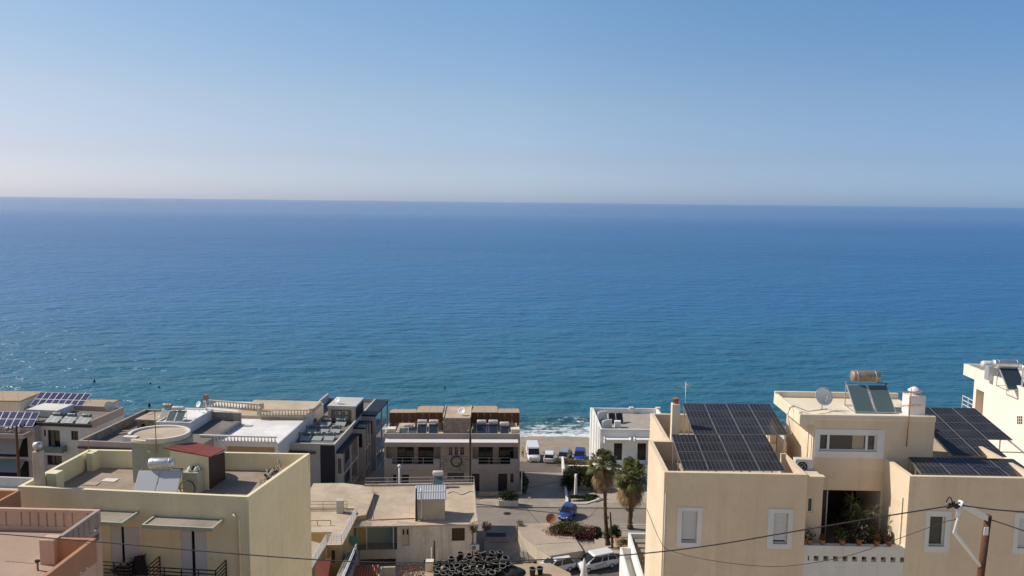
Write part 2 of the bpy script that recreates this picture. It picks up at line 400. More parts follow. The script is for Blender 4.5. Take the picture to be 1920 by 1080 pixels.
metal('tank_rust', (0.36, 0.28, 0.19), 0.5, 0.4, 0.7); plain('pv_frame', (0.24, 0.24, 0.245), 0.5, 0.3); metal('alu', (0.60, 0.60, 0.58), 0.4, 0.6); metal('tank_white', (0.66, 0.64, 0.60), 0.4, 0.0); metal('tank_dark', (0.16, 0.17, 0.16), 0.4, 0.3); metal('corrugated', (0.50, 0.52, 0.54), 0.4, 0.5)
pvmat('pv_black', (0.024, 0.024, 0.026), (0.14, 0.14, 0.14), 6, 12, 0.045, True, 0.24); pvmat('pv_blue', (0.040, 0.040, 0.085), (0.07, 0.07, 0.12), 6, 10, 0.03, False, 0.2)
foliage('leaf_green', [(0.025, 0.045, 0.012), (0.06, 0.09, 0.022), (0.10, 0.13, 0.04)])
foliage('leaf_dark', [(0.014, 0.026, 0.010), (0.03, 0.048, 0.016), (0.05, 0.07, 0.022)])
foliage('palm_green', [(0.08, 0.10, 0.025), (0.15, 0.165, 0.045), (0.24, 0.22, 0.075)], 0.5, 0.35)
foliage('palm_dead', [(0.22, 0.13, 0.06), (0.34, 0.22, 0.11), (0.44, 0.32, 0.17)], 0.8)
foliage('bougain', [(0.20, 0.02, 0.035), (0.32, 0.05, 0.06), (0.26, 0.03, 0.10)]); foliage('dry_leaf', [(0.12, 0.05, 0.02), (0.20, 0.09, 0.03), (0.07, 0.06, 0.02)])
foliage('white_flower', [(0.45, 0.42, 0.38), (0.6, 0.56, 0.5), (0.10, 0.12, 0.05)]); foliage('olive_leaf', [(0.09, 0.11, 0.04), (0.16, 0.17, 0.075), (0.24, 0.23, 0.11)], 0.6, 0.3)
foliage('red_shrub', [(0.18, 0.06, 0.05), (0.30, 0.12, 0.10), (0.10, 0.07, 0.03)])

# ------------------------------------------------------------------ terrain, beach, sea
PROF = [(-160, 60), (-80, 50), (-20, 33), (0, 28), (35, 15), (62, 7.5), (72, 4.8), (80, 4.4), (86, 3.2), (100, 3.2), (110, 2.6), (118, 2.0), (128, 1.35), (138, 0.0), (150, -1.5), (175, -3.5)]
def gz(y):
    for (a, za), (b, zb) in zip(PROF, PROF[1:]):
        if y <= b: return za + (zb - za) * max(0, (y - a)) / (b - a)
    return PROF[-1][1]
def sheet(name, mat, x0, x1, y0, y1, off=0.0, nx=2, jit=0.0, parent=None, skew=0.0):
    ys = sorted({y0, y1, *[p[0] for p in PROF if y0 < p[0] < y1]})
    mb = MB(); rows = []
    for y in ys:
        rows.append([mb.W((x0 + (x1 - x0) * i / nx + skew * (y - y0), y, gz(y) + off)) for i in range(nx + 1)])
    for a, b in zip(rows, rows[1:]):
        for i in range(nx): mb.face([a[i], a[i + 1], b[i + 1], b[i]])
    return mb.build(name, mat, parent)
# hillside with gentle bumps
mb = MB(); xs = [-420 + 12 * i for i in range(71)]
ys = sorted({*range(-160, 118, 6), *[p[0] for p in PROF if p[0] <= 118], 118})
rows = []
for y in ys:
    rows.append([mb.W((x, y, gz(y) - 0.02 + (0.25 * noise.noise(Vector((x / 17, y / 13, 2))) - 0.25 if y < 70 else 0))) for x in xs])
for a, b in zip(rows, rows[1:]):
    for i in range(len(xs) - 1): mb.face([a[i], a[i + 1], b[i + 1], b[i]])
struct(mb.build('hillside', 'hill_soil', smooth=True))
mb = MB(); xs = [-260 + 2.0 * i for i in range(261)]
ys = [117.5 + 1.1 * i for i in range(38)]; rows = []
for y in ys:
    rows.append([mb.W((x, y, gz(y) + (0.10 * noise.noise(Vector((x / 3, y / 1.6, 5))) + 0.12 * noise.noise(Vector((x / 14, y / 5, 1))) if y > 119 else -0.012))) for x in xs])
for a, b in zip(rows, rows[1:]):
    for i in range(len(xs) - 1): mb.face([a[i], a[i + 1], b[i + 1], b[i]])
struct(mb.build('beach', 'pebble_beach', smooth=True))

def sea_material():
    mt, n, l, b = newmat('sea_water')
    g = n.new('ShaderNodeNewGeometry').outputs['Position']
    sp = n.new('ShaderNodeSeparateXYZ'); l.new(g, sp.inputs[0]); Y = sp.outputs[1]
    big = noisen(n, l, g, 0.012, 4, 0.6, (0.35, 1, 1))
    streak = noisen(n, l, g, 0.0022, 4, 0.6, (0.25, 1, 1))
    shallow, mid, deep = (0.022, 0.138, 0.195), (0.018, 0.146, 0.322), (0.020, 0.116, 0.322)
    c1 = mixc(n, l, (0.060, 0.130, 0.110), shallow, ramp(n, l, Y, 141, 158))
    c1 = mixc(n, l, c1, mid, ramp(n, l, Y, 160, 330))
    c1 = mixc(n, l, c1, deep, ramp(n, l, Y, 300, 1400))
    c1 = mixc(n, l, c1, (0.010, 0.125, 0.21), ramp(n, l, big, 0.45, 0.75, 0, 0.35))
    c1 = mixc(n, l, c1, (0.004, 0.070, 0.20), ramp(n, l, streak, 0.45, 0.7, 0, 0.4))
    # broken white water at the shore and along the small breaker
    wob = noisen(n, l, g, 0.11, 3, 0.5)
    yy = n.new('ShaderNodeMath'); yy.operation = 'MULTIPLY_ADD'; l.new(wob, yy.inputs[0]); yy.inputs[1].default_value = 9.0; l.new(Y, yy.inputs[2])
    f1 = noisen(n, l, g, 1.5, 6, 0.7, (0.7, 1.2, 1)); f2 = noisen(n, l, g, 0.5, 4, 0.6, (0.5, 1.2, 1))
    thr = ramp(n, l, yy.outputs[0], 142.5, 159.0, 0.36, 0.66)
    ff = n.new('ShaderNodeMath'); ff.operation = 'ADD'; l.new(f1, ff.inputs[0]); l.new(f2, ff.inputs[1])
    fh = n.new('ShaderNodeMath'); fh.operation = 'MULTIPLY'; l.new(ff.outputs[0], fh.inputs[0]); fh.inputs[1].default_value = 0.5
    df = n.new('ShaderNodeMath'); df.operation = 'SUBTRACT'; l.new(fh.outputs[0], df.inputs[0]); l.new(thr, df.inputs[1])
    foam = ramp(n, l, df.outputs[0], 0.0, 0.10)
    l.new(mixc(n, l, c1, (0.74, 0.76, 0.76), foam), b.inputs['Base Color'])
    rg = n.new('ShaderNodeMath'); rg.operation = 'MAXIMUM'; l.new(ramp(n, l, Y, 220, 2600, 0.30, 0.155), rg.inputs[0]); l.new(ramp(n, l, foam, 0, 1, 0.0, 0.8), rg.inputs[1]); l.new(rg.outputs[0], b.inputs['Roughness'])
    b.inputs['IOR'].default_value = 1.33
    l.new(ramp(n, l, Y, 200, 2500, 0.55, 0.72), b.inputs['Specular IOR Level'])
    w1 = noisen(n, l, g, 0.9, 3, 0.55, (0.42, 1, 1)); w2 = noisen(n, l, g, 0.22, 4, 0.55, (0.5, 1, 1)); w3 = noisen(n, l, g, 0.05, 4, 0.6, (0.45, 1, 1)); w4 = noisen(n, l, g, 0.013, 5, 0.62, (0.5, 1, 1))
    def mul(a, k):
        x = n.new('ShaderNodeMath'); x.operation = 'MULTIPLY'; l.new(a, x.inputs[0]); x.inputs[1].default_value = k; return x.outputs[0]
    def add(a, c):
        x = n.new('ShaderNodeMath'); x.operation = 'ADD'; l.new(a, x.inputs[0]); l.new(c, x.inputs[1]); return x.outputs[0]
    h = add(add(mul(w1, 0.7), mul(w2, 3.1)), add(mul(w3, 3.6), mul(w4, 5.0)))
    bumpn(n, l, b, h, 1.0, 0.75)
    M['sea_water'] = mt
sea_material()
mb = MB()
ys = [134.0]
while ys[-1] < 330: ys.append(ys[-1] + 0.45 + (ys[-1] - 134) * 0.012)
ys[-1] = 330.0
xs = [-240 + 1.6 * i for i in range(301)]
def wave(x, y):
    a = min(1, max(0, (330 - y) / 60)) * min(1, (240 - abs(x)) / 20)
    n1 = noise.noise(Vector((x / 26, y / 5.2, 0.3))); n2 = noise.noise(Vector((x / 9, y / 2.4, 7.1)))
    yb = 149.5 + 2.2 * noise.noise(Vector((x / 30, 3, 1))) + 0.8 * noise.noise(Vector((x / 8, 9, 1)))
    br = (0.42 + 0.25 * noise.noise(Vector((x / 18, 1, 4)))) * math.exp(-((y - yb) / (1.6 if y > yb else 0.9)) ** 2)
    y2 = 163 + 3 * noise.noise(Vector((x / 36, 5, 2)))
    b2 = 0.28 * max(0, noise.noise(Vector((x / 30, 4, 4))) + 0.45) * math.exp(-((y - y2) / 2.2) ** 2)
    return a * (0.20 * n1 * min(1, max(0.15, (y - 138) / 25)) + 0.07 * n2 + br + b2)
rows = [[mb.W((x, y, wave(x, y))) for x in xs] for y in ys]
for a, b in zip(rows, rows[1:]):
    for i in range(len(xs) - 1): mb.face([a[i], a[i + 1], b[i + 1], b[i]], 0, None, True)
FAR = 90000
for q in ([(-240, 330), (240, 330), (FAR, FAR), (-FAR, FAR)], [(-FAR, 134), (-240, 134), (-240, 330), (-FAR, FAR)], [(240, 134), (FAR, 134), (FAR, FAR), (240, 330)]):
    mb.quad([(x, y, 0) for x, y in q])
struct(mb.build('sea', 'sea_water'))

# ------------------------------------------------------------------ road, pavements, lane
struct(sheet('road', 'road_dusty', -150, 200, 89.6, 97.0, 0.006))
mb = MB(); mb.box(-150, 200, 97.0, 98.7, 3.0, 3.33); struct(mb.build('pavement_far', 'pavement', bevel=0.02))
mb = MB(); mb.box(4.5, 200, 88.2, 89.6, 3.0, 3.33); struct(mb.build('pavement_near', 'pavement', bevel=0.02))
struct(sheet('lane', 'concrete', 1.35, 8.05, 98.7, 117.5, 0.012))
struct(sheet('car_park', 'asphalt', 0.5, 24, 112.5, 118.6, 0.022))
struct(sheet('forecourt', 'concrete_pale', 8.3, 34, 98.7, 104.2, 0.016))
struct(sheet('alley', 'asphalt', 2.5, 30, 70, 82.5, 0.05))
struct(sheet('garden_bed', 'red_soil', 12.2, 26, 83.2, 88.2, 0.05))
mb = MB()
for k in range(4): mb.box(12.6, 17.9, 89.75 + k * 0.75, 89.98 + k * 0.75, 3.207, 3.212)
struct(mb.build('road_marking', 'road_paint'))

# ------------------------------------------------------------------ builders of repeated kinds
def sbox(mb, side, fixed, a0, a1, d0, d1, z0, z1, mi=0):
    """box on a wall: a along the wall, d inwards from its face"""
    if side == 'f': mb.box(a0, a1, fixed + d0, fixed + d1, z0, z1, mi)
    elif side == 'l': mb.box(fixed + d0, fixed + d1, a0, a1, z0, z1, mi)
    elif side == 'r': mb.box(fixed - d1, fixed - d0, a0, a1, z0, z1, mi)
def window(parent, fr, side, h, fixed, depth=0.2, frame='white_paint', pane='glass', fw=0.07, mull=1, rows=1, name='window', sill=None, surround=None):
    a0, a1, z0, z1 = h
    mb = MB(fr); sbox(mb, side, fixed, a0 - 0.02, a1 + 0.02, depth - 0.03, depth + 0.02, z0 - 0.02, z1 + 0.02)
    w = mb.build(name, pane, parent)
    mb = MB(fr)
    for b in ((a0, a1, z0, z0 + fw), (a0, a1, z1 - fw, z1), (a0, a0 + fw, z0 + fw, z1 - fw), (a1 - fw, a1, z0 + fw, z1 - fw)):
        sbox(mb, side, fixed, b[0], b[1], depth - 0.10, depth - 0.032, b[2], b[3])
    for k in range(1, mull + 1):
        a = a0 + (a1 - a0) * k / (mull + 1); sbox(mb, side, fixed, a - fw / 2, a + fw / 2, depth - 0.09, depth - 0.034, z0 + fw, z1 - fw)
    for k in range(1, rows):
        z = z0 + (z1 - z0) * k / rows; sbox(mb, side, fixed, a0 + fw, a1 - fw, depth - 0.085, depth - 0.036, z - fw / 3, z + fw / 3)
    mb.build('frame', frame, w)
    if sill:
        mb = MB(fr); sbox(mb, side, fixed, a0 - 0.08, a1 + 0.08, -0.06, depth - 0.1, z0 - 0.06, z0 - 0.004); mb.build('sill', sill, w)
    if surround:
        s0, s1, t0, t1 = surround; mb = MB(fr)
        for b in ((s0, s1, t0, z0), (s0, s1, z1, t1), (s0, a0, z0, z1), (a1, s1, z0, z1)): sbox(mb, side, fixed, b[0], b[1], -0.03, 0.005, b[2], b[3])
        mb.build('surround', 'trim_white', w)
    return w
def shutter(parent, fr, side, h, fixed, depth, gap=0.1, mat='shutter_white'):
    a0, a1, z0, z1 = h; mb = MB(fr); zb = z0 + (z1 - z0) * gap; n = max(6, int((z1 - zb) / 0.055))
    for k in range(n):
        zz = zb + (z1 - zb) * k / n; sbox(mb, side, fixed, a0 + 0.03, a1 - 0.03, depth - 0.13, depth - 0.105, zz, zz + (z1 - zb) / n * 0.86)
    sbox(mb, side, fixed, a0 + 0.02, a1 - 0.02, depth - 0.106, depth - 0.10, zb, z1)
    return mb.build('shutter', mat, parent)
def pv_array(name, label, group, quadp, nx, ny, mat='pv_black', frame='pv_frame', legs=True, zfloor=None, skip=(), gap=0.012, thick=0.04, inset=0.014):
    TL, TR, BR, BL = [Vector(q) for q in quadp]
    base = (BL + BR) / 2; zf = zfloor if zfloor is not None else base.z - 0.2
    t = thing(name, label, 'solar panels', (base.x, base.y, zf), group)
    nrm = (TR - TL).cross(BL - TL).normalized()
    if nrm.z < 0: nrm = -nrm
    def at(s, q): return (BL * (1 - s) + BR * s) * (1 - q) + (TL * (1 - s) + TR * s) * q
    eu, ev = (BR - BL).normalized(), (TL - BL).normalized()
    for j in range(ny):
        for i in range(nx):
            if (i, j) in skip: continue
            c = [at(i / nx, j / ny) + (eu + ev) * gap, at((i + 1) / nx, j / ny) + (ev - eu) * gap, at((i + 1) / nx, (j + 1) / ny) - (eu + ev) * gap, at(i / nx, (j + 1) / ny) + (eu - ev) * gap]
            mb = MB()
            b = [mb.W(p - nrm * thick) for p in c]; tp = [mb.W(p) for p in c]
            mb.face(b[::-1], 1); mb.face(tp, 1)
            for k in range(4): mb.face([b[k], b[(k + 1) % 4], tp[(k + 1) % 4], tp[k]], 1)
            ins = [c[0] + (eu + ev) * inset, c[1] + (ev - eu) * inset, c[2] - (eu + ev) * inset, c[3] + (eu - ev) * inset]
            mb.quad([p + nrm * 0.004 for p in ins], 0, [(0, 0), (1, 0), (1, 1), (0, 1)], True)
            mb.build('solar_panel', [mat, frame], t)
    if legs:
        mb = MB(); L = 0.09
        for q in (0.12, 0.5, 0.88): mb.bar(at(0, q) - nrm * L, at(1, q) - nrm * L, 0.05, 0.05, world=True)
        for s in [k / max(2, nx // 2 + 1) for k in range(max(2, nx // 2 + 1) + 1)]:
            s = min(max(s, 0.02), 0.98); mb.bar(at(s, 0.04) - nrm * (L + 0.05), at(s, 0.96) - nrm * (L + 0.05), 0.05, 0.06, world=True)
            for q in (0.08, 0.5, 0.92):
                p = at(s, q) - nrm * (L + 0.08)
                if p.z > zf + 0.05: mb.bar((p.x, p.y, zf), p, 0.05, world=True)
        mb.build('support_frame', 'rusty' if frame == 'rust' else 'galv', t)
    return t
def heater(label, P, deg, tl=1.3, tr=0.26, ncol=1, cw=0.9, ch=1.7, tilt=35, tank='tank_white', coll='collector', group='solar water heaters', base=0.15, tank_up=0.10, frame='galv', text=False):
    """roof solar water heater: tilted flat collector(s), tank behind the upper edge, steel stand"""
    fr = Frame(P, deg); z0 = P[2]; t = thing('solar_water_heater', label, 'water heater', P, group)
    c, s = math.cos(R(tilt)), math.sin(R(tilt)); W = ncol * cw + (ncol - 1) * 0.06
    for k in range(ncol):
        u0 = -W / 2 + k * (cw + 0.06); u1 = u0 + cw; mb = MB(fr)
        pts = [(u0, 0, z0 + base), (u1, 0, z0 + base), (u1, ch * c, z0 + base + ch * s), (u0, ch * c, z0 + base + ch * s)]
        nv, nz = s, c
        dn = [mb.P(u, v + nv * 0.08, z - nz * 0.08) for u, v, z in pts]; upn = [mb.P(*q) for q in pts]
        mb.face(dn[::-1], 1); mb.face(upn, 1)
        for i in range(4): mb.face([dn[i], dn[(i + 1) % 4], upn[(i + 1) % 4], upn[i]], 1)
        e = 0.035; q = [(u0 + e, e * c, z0 + base + e * s), (u1 - e, e * c, z0 + base + e * s), (u1 - e, (ch - e) * c, z0 + base + (ch - e) * s), (u0 + e, (ch - e) * c, z0 + base + (ch - e) * s)]
        mb.quad([(u, v - nv * 0.004, z + nz * 0.004) for u, v, z in q], 0)
        mb.build('collector', [coll, 'alu'], t)
    vt, zt_ = ch * c + tr * 0.7, z0 + base + ch * s + tank_up + tr * 0.75
    mb = MB(fr); e = 0.09
    mb.lathe(fr.p(-tl / 2, vt, zt_), fr.U, [(0, 0.02), (0.012, tr * 0.7), (e * 0.6, tr * 0.95), (e, tr), (tl - e, tr), (tl - e * 0.6, tr * 0.95), (tl - 0.012, tr * 0.7), (tl, 0.02)], 18)
    tk = mb.build('tank', tank, t)
    for u in (-tl * 0.32, tl * 0.32):
        mb = MB(fr); mb.lathe(fr.p(u - 0.02, vt, zt_), fr.U, [(0, tr + 0.008), (0.04, tr + 0.008)], 18); mb.build('strap', 'galv', tk)
    mb = MB(fr)
    for u in (-W / 2 + 0.05, W / 2 - 0.05):
        mb.bar((u, vt, z0), (u, vt, zt_ - tr * 0.9), 0.04); mb.bar((u, 0.06, z0), (u, vt, z0 + 0.03), 0.04); mb.bar((u, 0.05, z0), (u, ch * c, z0 + base + ch * s - 0.1), 0.04); mb.bar((u, 0.05, z0), (u, 0.05, z0 + base), 0.04)
    mb.bar((-W / 2 + 0.05, vt, z0 + 0.04), (W / 2 - 0.05, vt, z0 + 0.04), 0.04)
    mb.build('stand', frame, t)
    mb = MB(fr); mb.tube([(W / 2 - 0.1, ch * c, z0 + base + ch * s), (W / 2 + 0.06, ch * c, z0 + base + ch * s + 0.06), (tl * 0.4, vt, zt_ - tr)], 0.02, 6); mb.build('pipe', 'black_plastic', t)
    return t
def dish(label, P, r, yaw, elev=30, mast=0.8, mat='white_paint', group='satellite dishes'):
    """offset satellite dish on a short mast"""
    t = thing('satellite_dish', label, 'satellite dish', P, group); P = Vector(P)
    d = Vector((math.sin(R(yaw)) * math.cos(R(elev)), math.cos(R(yaw)) * math.cos(R(elev)), math.sin(R(elev))))
    C = P + Vector((0, 0, mast)); mb = MB()
    prof = [(0.30 * r * (k / 6) ** 2, r * k / 6) for k in range(7)]
    mb.lathe(C, d, prof + [(x[0] - 0.02, max(x[1] - 0.004, 0.001)) for x in prof[::-1]], 20)
    dd = mb.build('reflector', mat, t)
    side = d.cross(Vector((0, 0, 1))).normalized(); low = C - side.cross(d).normalized() * -0 - Vector((0, 0, r * 0.8))
    mb = MB(); F = C + d * r * 1.05 - Vector((0, 0, r * 0.25))
    mb.bar(C - Vector((0, 0, r * 0.92)) + d * 0.25 * r, F, 0.03, world=True); mb.lathe(F - d * 0.06, d, [(0, 0.03), (0.1, 0.045)], 8); mb.build('feed_arm', 'galv', t)
    mb = MB(); mb.tube([P, C - d * 0.05], 0.03, 8, world=True); mb.build('mast', 'galv', t)
    return t
def ac_unit(label, P, deg, w=0.85, h=0.6, d=0.32, group='air conditioning units'):
    fr = Frame(P, deg); z = P[2]; t = thing('air_conditioner', label, 'air conditioner', P, group)
    mb = MB(fr); mb.box(-w / 2, w / 2, 0, d, z + 0.05, z + h); mb.build('casing', 'ac_white', t, bevel=0.015)
    r = h * 0.36; mb = MB(fr); cx = -w * 0.14
    mb.lathe(fr.p(cx, -0.012, z + h * 0.52), fr.V, [(0, r), (0.01, r)], 18); fan = mb.build('fan_opening', 'dark_void', t)
    mb = MB(fr)
    for q in (r * 1.02, r * 0.62): mb.tube([fr.p(cx + q * math.cos(a * math.pi / 8), -0.02, z + h * 0.52 + q * math.sin(a * math.pi / 8)) for a in range(17)], 0.012, 5, world=True, cap=False)
    for a in range(4): mb.bar(fr.p(cx - r * math.cos(a * math.pi / 4), -0.02, z + h * 0.52 - r * math.sin(a * math.pi / 4)), fr.p(cx + r * math.cos(a * math.pi / 4), -0.02, z + h * 0.52 + r * math.sin(a * math.pi / 4)), 0.01, world=True)
    mb.build('grille', 'ac_white', fan)
    mb = MB(fr); mb.box(-w * 0.38, -w * 0.28, 0, d, z, z + 0.05); mb.box(w * 0.28, w * 0.38, 0, d, z, z + 0.05); mb.build('bracket', 'galv', t)
    return t
def antenna(label, P, h, lean=0.0, n=7, yaw=0.0, group='roof aerials', mat='galv', r=0.022, booms=1):
    t = thing('roof_aerial', label, 'aerial', P, group); P = Vector(P); top = P + Vector((lean, 0, h))
    mb = MB(); mb.tube([P, top], [r, r * 0.7], 6, world=True); mb.build('mast', mat, t)
    mb = MB(); dx, dy = math.cos(R(yaw)), math.sin(R(yaw))
    for b in range(booms):
        C = P.lerp(top, 0.93 - 0.22 * b); A, B = C - Vector((dx, dy, 0)) * 0.55, C + Vector((dx, dy, 0)) * 0.55; mb.bar(A, B, 0.02, world=True)
        for k in range(n):
            q = A.lerp(B, (k + 0.5) / n); e = Vector((-dy, dx, 0)) * (0.34 - 0.03 * k); mb.bar(q - e, q + e, 0.012, world=True)
    mb.build('elements', mat, t)
    return t
def rail(mb, pts, z, h=1.0, n=2, step=1.2, r=0.02, bars=0.0):
    """posts and rails along a line of (u, v)"""
    for (a, b) in zip(pts, pts[1:]):
        A, B = Vector((*a, 0)), Vector((*b, 0)); L = (B - A).length; k = max(1, round(L / step))
        for i in range(k + 1):
            q = A.lerp(B, i / k); mb.bar((q.x, q.y, z), (q.x, q.y, z + h), 2 * r)
        for j in range(n):
            zz = z + h * (j + 1) / n; mb.bar((A.x, A.y, zz), (B.x, B.y, zz), 2 * r)
        if bars:
            m_ = int(L / bars)
            for i in range(1, m_):
                q = A.lerp(B, i / m_); mb.bar((q.x, q.y, z + 0.06), (q.x, q.y, z + h), r)
    return mb
def balustrade(parent, fr, A, B, z, h, post='trim_white', step=0.3, base=0.12, cap=0.12, w=0.2, pr=0.07, posts=True):
    """coping, plinth and turned balusters between A and B (u, v)"""
    A, B = Vector((*A, 0)), Vector((*B, 0)); d = (B - A); L = d.length; d.normalize()
    def seg(z0, z1, ww):
        mb = MB(fr); n_ = Vector((-d.y, d.x, 0)) * ww / 2
        mb.prism([((A - n_).x, (A - n_).y), ((B - n_).x, (B - n_).y), ((B + n_).x, (B + n_).y), ((A + n_).x, (A + n_).y)], z0, z1); return mb
    seg(z, z + base, w).build('plinth', post, parent); seg(z + h - cap, z + h, w * 1.1).build('coping', post, parent)
    mb = MB(fr); k = max(2, int(L / step)); hh = h - base - cap
    for i in range(k):
        q = A.lerp(B, (i + 0.5) / k); zb = z + base
        mb.lathe(fr.p(q.x, q.y, zb), (0, 0, 1), [(0, pr), (hh * 0.12, pr), (hh * 0.3, pr * 1.05), (hh * 0.5, pr * 0.55), (hh * 0.85, pr * 0.6), (hh * 0.9, pr), (hh, pr)], 6)
    tag(mb.build('balusters', post, parent), None, None, None, 'stuff')
def leaves(mb, C, rad, n, size, seed=0, flat=0.0, shell=0.35, mi=0, aspect=0.55):
    """leaf blades spread through an uneven ellipsoid"""
    rnd = random.Random(seed); C = Vector(C)
    for _ in range(n):
        while True:
            p = Vector((rnd.uniform(-1, 1), rnd.uniform(-1, 1), rnd.uniform(-1, 1)))
            if shell < p.length < 1: break
        k = 1 + 0.35 * noise.noise(p * 2.3 + Vector((seed, 0, 0)))
        q = C + Vector((p.x * rad[0], p.y * rad[1], p.z * rad[2])) * k
        a = Vector((rnd.gauss(0, 1), rnd.gauss(0, 1), rnd.gauss(0, 0.6))).normalized(); b = a.cross(Vector((rnd.gauss(0, 1), rnd.gauss(0, 1), rnd.gauss(0, 1)))).normalized()
        s = size * rnd.uniform(0.6, 1.3)
        mb.face([mb.W(q - a * s * 0.5), mb.W(q + b * s * aspect * 0.5), mb.W(q + a * s * 0.5), mb.W(q - b * s * aspect * 0.5)], mi)
    return mb
def shrub(name, label, cat, C, rad, n, size, mat, seed, stem='bark', group=None, extra=None, clumps=1):
    C = Vector(C); t = thing(name, label, cat, (C.x, C.y, C.z - rad[2]), group); mb = MB(); rnd = random.Random(seed)
    if clumps == 1: leaves(mb, C, rad, n, size, seed)
    else:
        for k in range(clumps):
            o = Vector((rnd.uniform(-0.7, 0.7) * rad[0], rnd.uniform(-0.7, 0.7) * rad[1], rnd.uniform(-0.5, 0.6) * rad[2])); f_ = rnd.uniform(0.35, 0.6)
            leaves(mb, C + o, [r_ * f_ for r_ in rad], n // clumps, size, seed + k)
    mb.build('foliage', mat, t)
    if extra:
        mb = MB(); leaves(mb, C + Vector((0, -0.1, 0.05)), [r_ * 1.03 for r_ in rad], extra[1], size * 0.8, seed + 99, shell=0.7); mb.build('blossom', extra[0], t)
    mb = MB()
    for k in range(5):
        e = C + Vector((rnd.uniform(-0.6, 0.6) * rad[0], rnd.uniform(-0.6, 0.6) * rad[1], rnd.uniform(-0.2, 0.5) * rad[2])); b = Vector((C.x + rnd.uniform(-0.1, 0.1) * rad[0], C.y, C.z - rad[2]))
        mb.tube([b, b.lerp(e, 0.5) + Vector((rnd.uniform(-.1, .1), 0, 0)), e], [0.035, 0.025, 0.012], 5, world=True)
    mb.build('stems', stem, t)
    return t
def fan_palm(label, base, top, seed, live=34, dead=60, sc=1.0, group='fan palms beside the road'):
    rnd = random.Random(seed); base, top = Vector(base), Vector(top); t = thing('palm_tree', label, 'palm tree', base, group)
    mb = MB(); n = 26; pts = []; rr = []
    for k in range(n + 1):
        f_ = k / n; p = base.lerp(top, f_) + Vector((0.10 * math.sin(f_ * 5 + seed), 0.06 * math.cos(f_ * 4), 0)) * (1 if 0 < k < n else 0)
        pts.append(p); rr.append((0.22 - 0.08 * f_ + 0.10 * max(0, 0.08 - f_) / 0.08) * sc * (1 + 0.09 * (k % 2)))
    mb.tube(pts, rr, 9, world=True); trunk = mb.build('trunk', 'bark', t)
    mb = MB()                                        # stubs of old leaf bases
    for k in range(90):
        f_ = rnd.uniform(0.05, 0.95); a = rnd.uniform(0, 6.28); p = base.lerp(top, f_); o = Vector((math.cos(a), math.sin(a), 0)); r0 = (0.20 - 0.08 * f_) * sc
        mb.bar(p + o * r0 * 0.7, p + o * (r0 + 0.10) + Vector((0, 0, 0.13)), 0.07, 0.03, world=True)
    mb.build('leaf_bases', 'palm_dead', trunk)
    def fans(cnt, name, mat, lo, hi, droop, ln, fold):
        mb = MB()
        for k in range(cnt):
            a = rnd.uniform(0, 6.283); e = R(rnd.uniform(lo, hi)); d = Vector((math.cos(a) * math.cos(e), math.sin(a) * math.cos(e), math.sin(e)))
            L = ln * rnd.uniform(0.75, 1.15) * sc; P0 = top + Vector((0, 0, rnd.uniform(-0.5, 0.15) if lo > -30 else rnd.uniform(-1.5, -0.1))) * sc; P1 = P0 + d * L - Vector((0, 0, droop * L * 0.35))
            mb.bar(P0, P1, 0.045, 0.03, world=True)
            d2 = (P1 - P0).normalized(); sd = d2.cross(Vector((0, 0, 1))); sd = sd.normalized() if sd.length > 0.1 else Vector((1, 0, 0)); nn = sd.cross(d2).normalized()
            nb = 13; BL = 0.95 * sc * rnd.uniform(0.8, 1.15)
            for i in range(nb):
                th = R(-80 + 160 * i / (nb - 1)) * fold; bd = (d2 * math.cos(th) + sd * math.sin(th)).normalized(); l_ = BL * (1 - 0.25 * abs(th))
                w_ = sd * math.cos(th) - d2 * math.sin(th); w_ = w_ * 0.055 * sc; m1_ = P1 + bd * l_ * 0.55 + nn * 0.05; e1 = P1 + bd * l_ - Vector((0, 0, (0.28 + droop * 0.5) * l_))
                A, B, Cc, D = mb.W(P1), mb.W(m1_ - w_), mb.W(e1), mb.W(m1_ + w_); mb.face([A, B, Cc, D])
        return mb.build(name, mat, t)
    fans(live, 'crown', 'palm_green', -25, 75, 0.3, 1.15, 1.0)
    fans(dead, 'dead_fronds', 'palm_dead', -80, -20, 0.6, 0.75, 0.75)
    return t
def potted(label, P, h, pr, mat, seed, n=70, size=0.10, extra=None, group='potted plants on the terrace ledge'):
    P = Vector(P); t = thing('potted_plant', label, 'plant pot', P, group)
    mb = MB(); mb.lathe(P, (0, 0, 1), [(0, pr * 0.7), (pr * 1.5, pr), (pr * 1.5, pr * 1.12), (pr * 1.8, pr * 1.12), (pr * 1.8, pr * 0.95), (pr * 1.65, pr * 0.92)], 14); mb.build('pot', 'clay', t)
    mb = MB(); leaves(mb, P + Vector((0, 0, pr * 1.8 + h * 0.45)), (h * 0.5, h * 0.5, h * 0.55), n, size, seed, shell=0.1); mb.build('foliage', mat, t)
    if extra:
        mb = MB(); leaves(mb, P + Vector((0, 0, pr * 1.8 + h * 0.5)), (h * 0.55, h * 0.55, h * 0.55), n // 2, size * 0.8, seed + 5, shell=0.6); mb.build('blossom', extra, t)
    return t
def cable(label, pts, r=0.02, group='overhead cables', sag=0.0, n=24):
    P = [Vector(p) for p in pts]; out = []
    for a, b in zip(P, P[1:]):
        for k in range(n):
            f_ = k / n; out.append(a.lerp(b, f_) - Vector((0, 0, sag * 4 * f_ * (1 - f_))))
    out.append(P[-1]); mb = MB(); mb.tube(out, r, 6, world=True)
    return tag(mb.build('power_cable', 'wire'), label, 'cable', group)
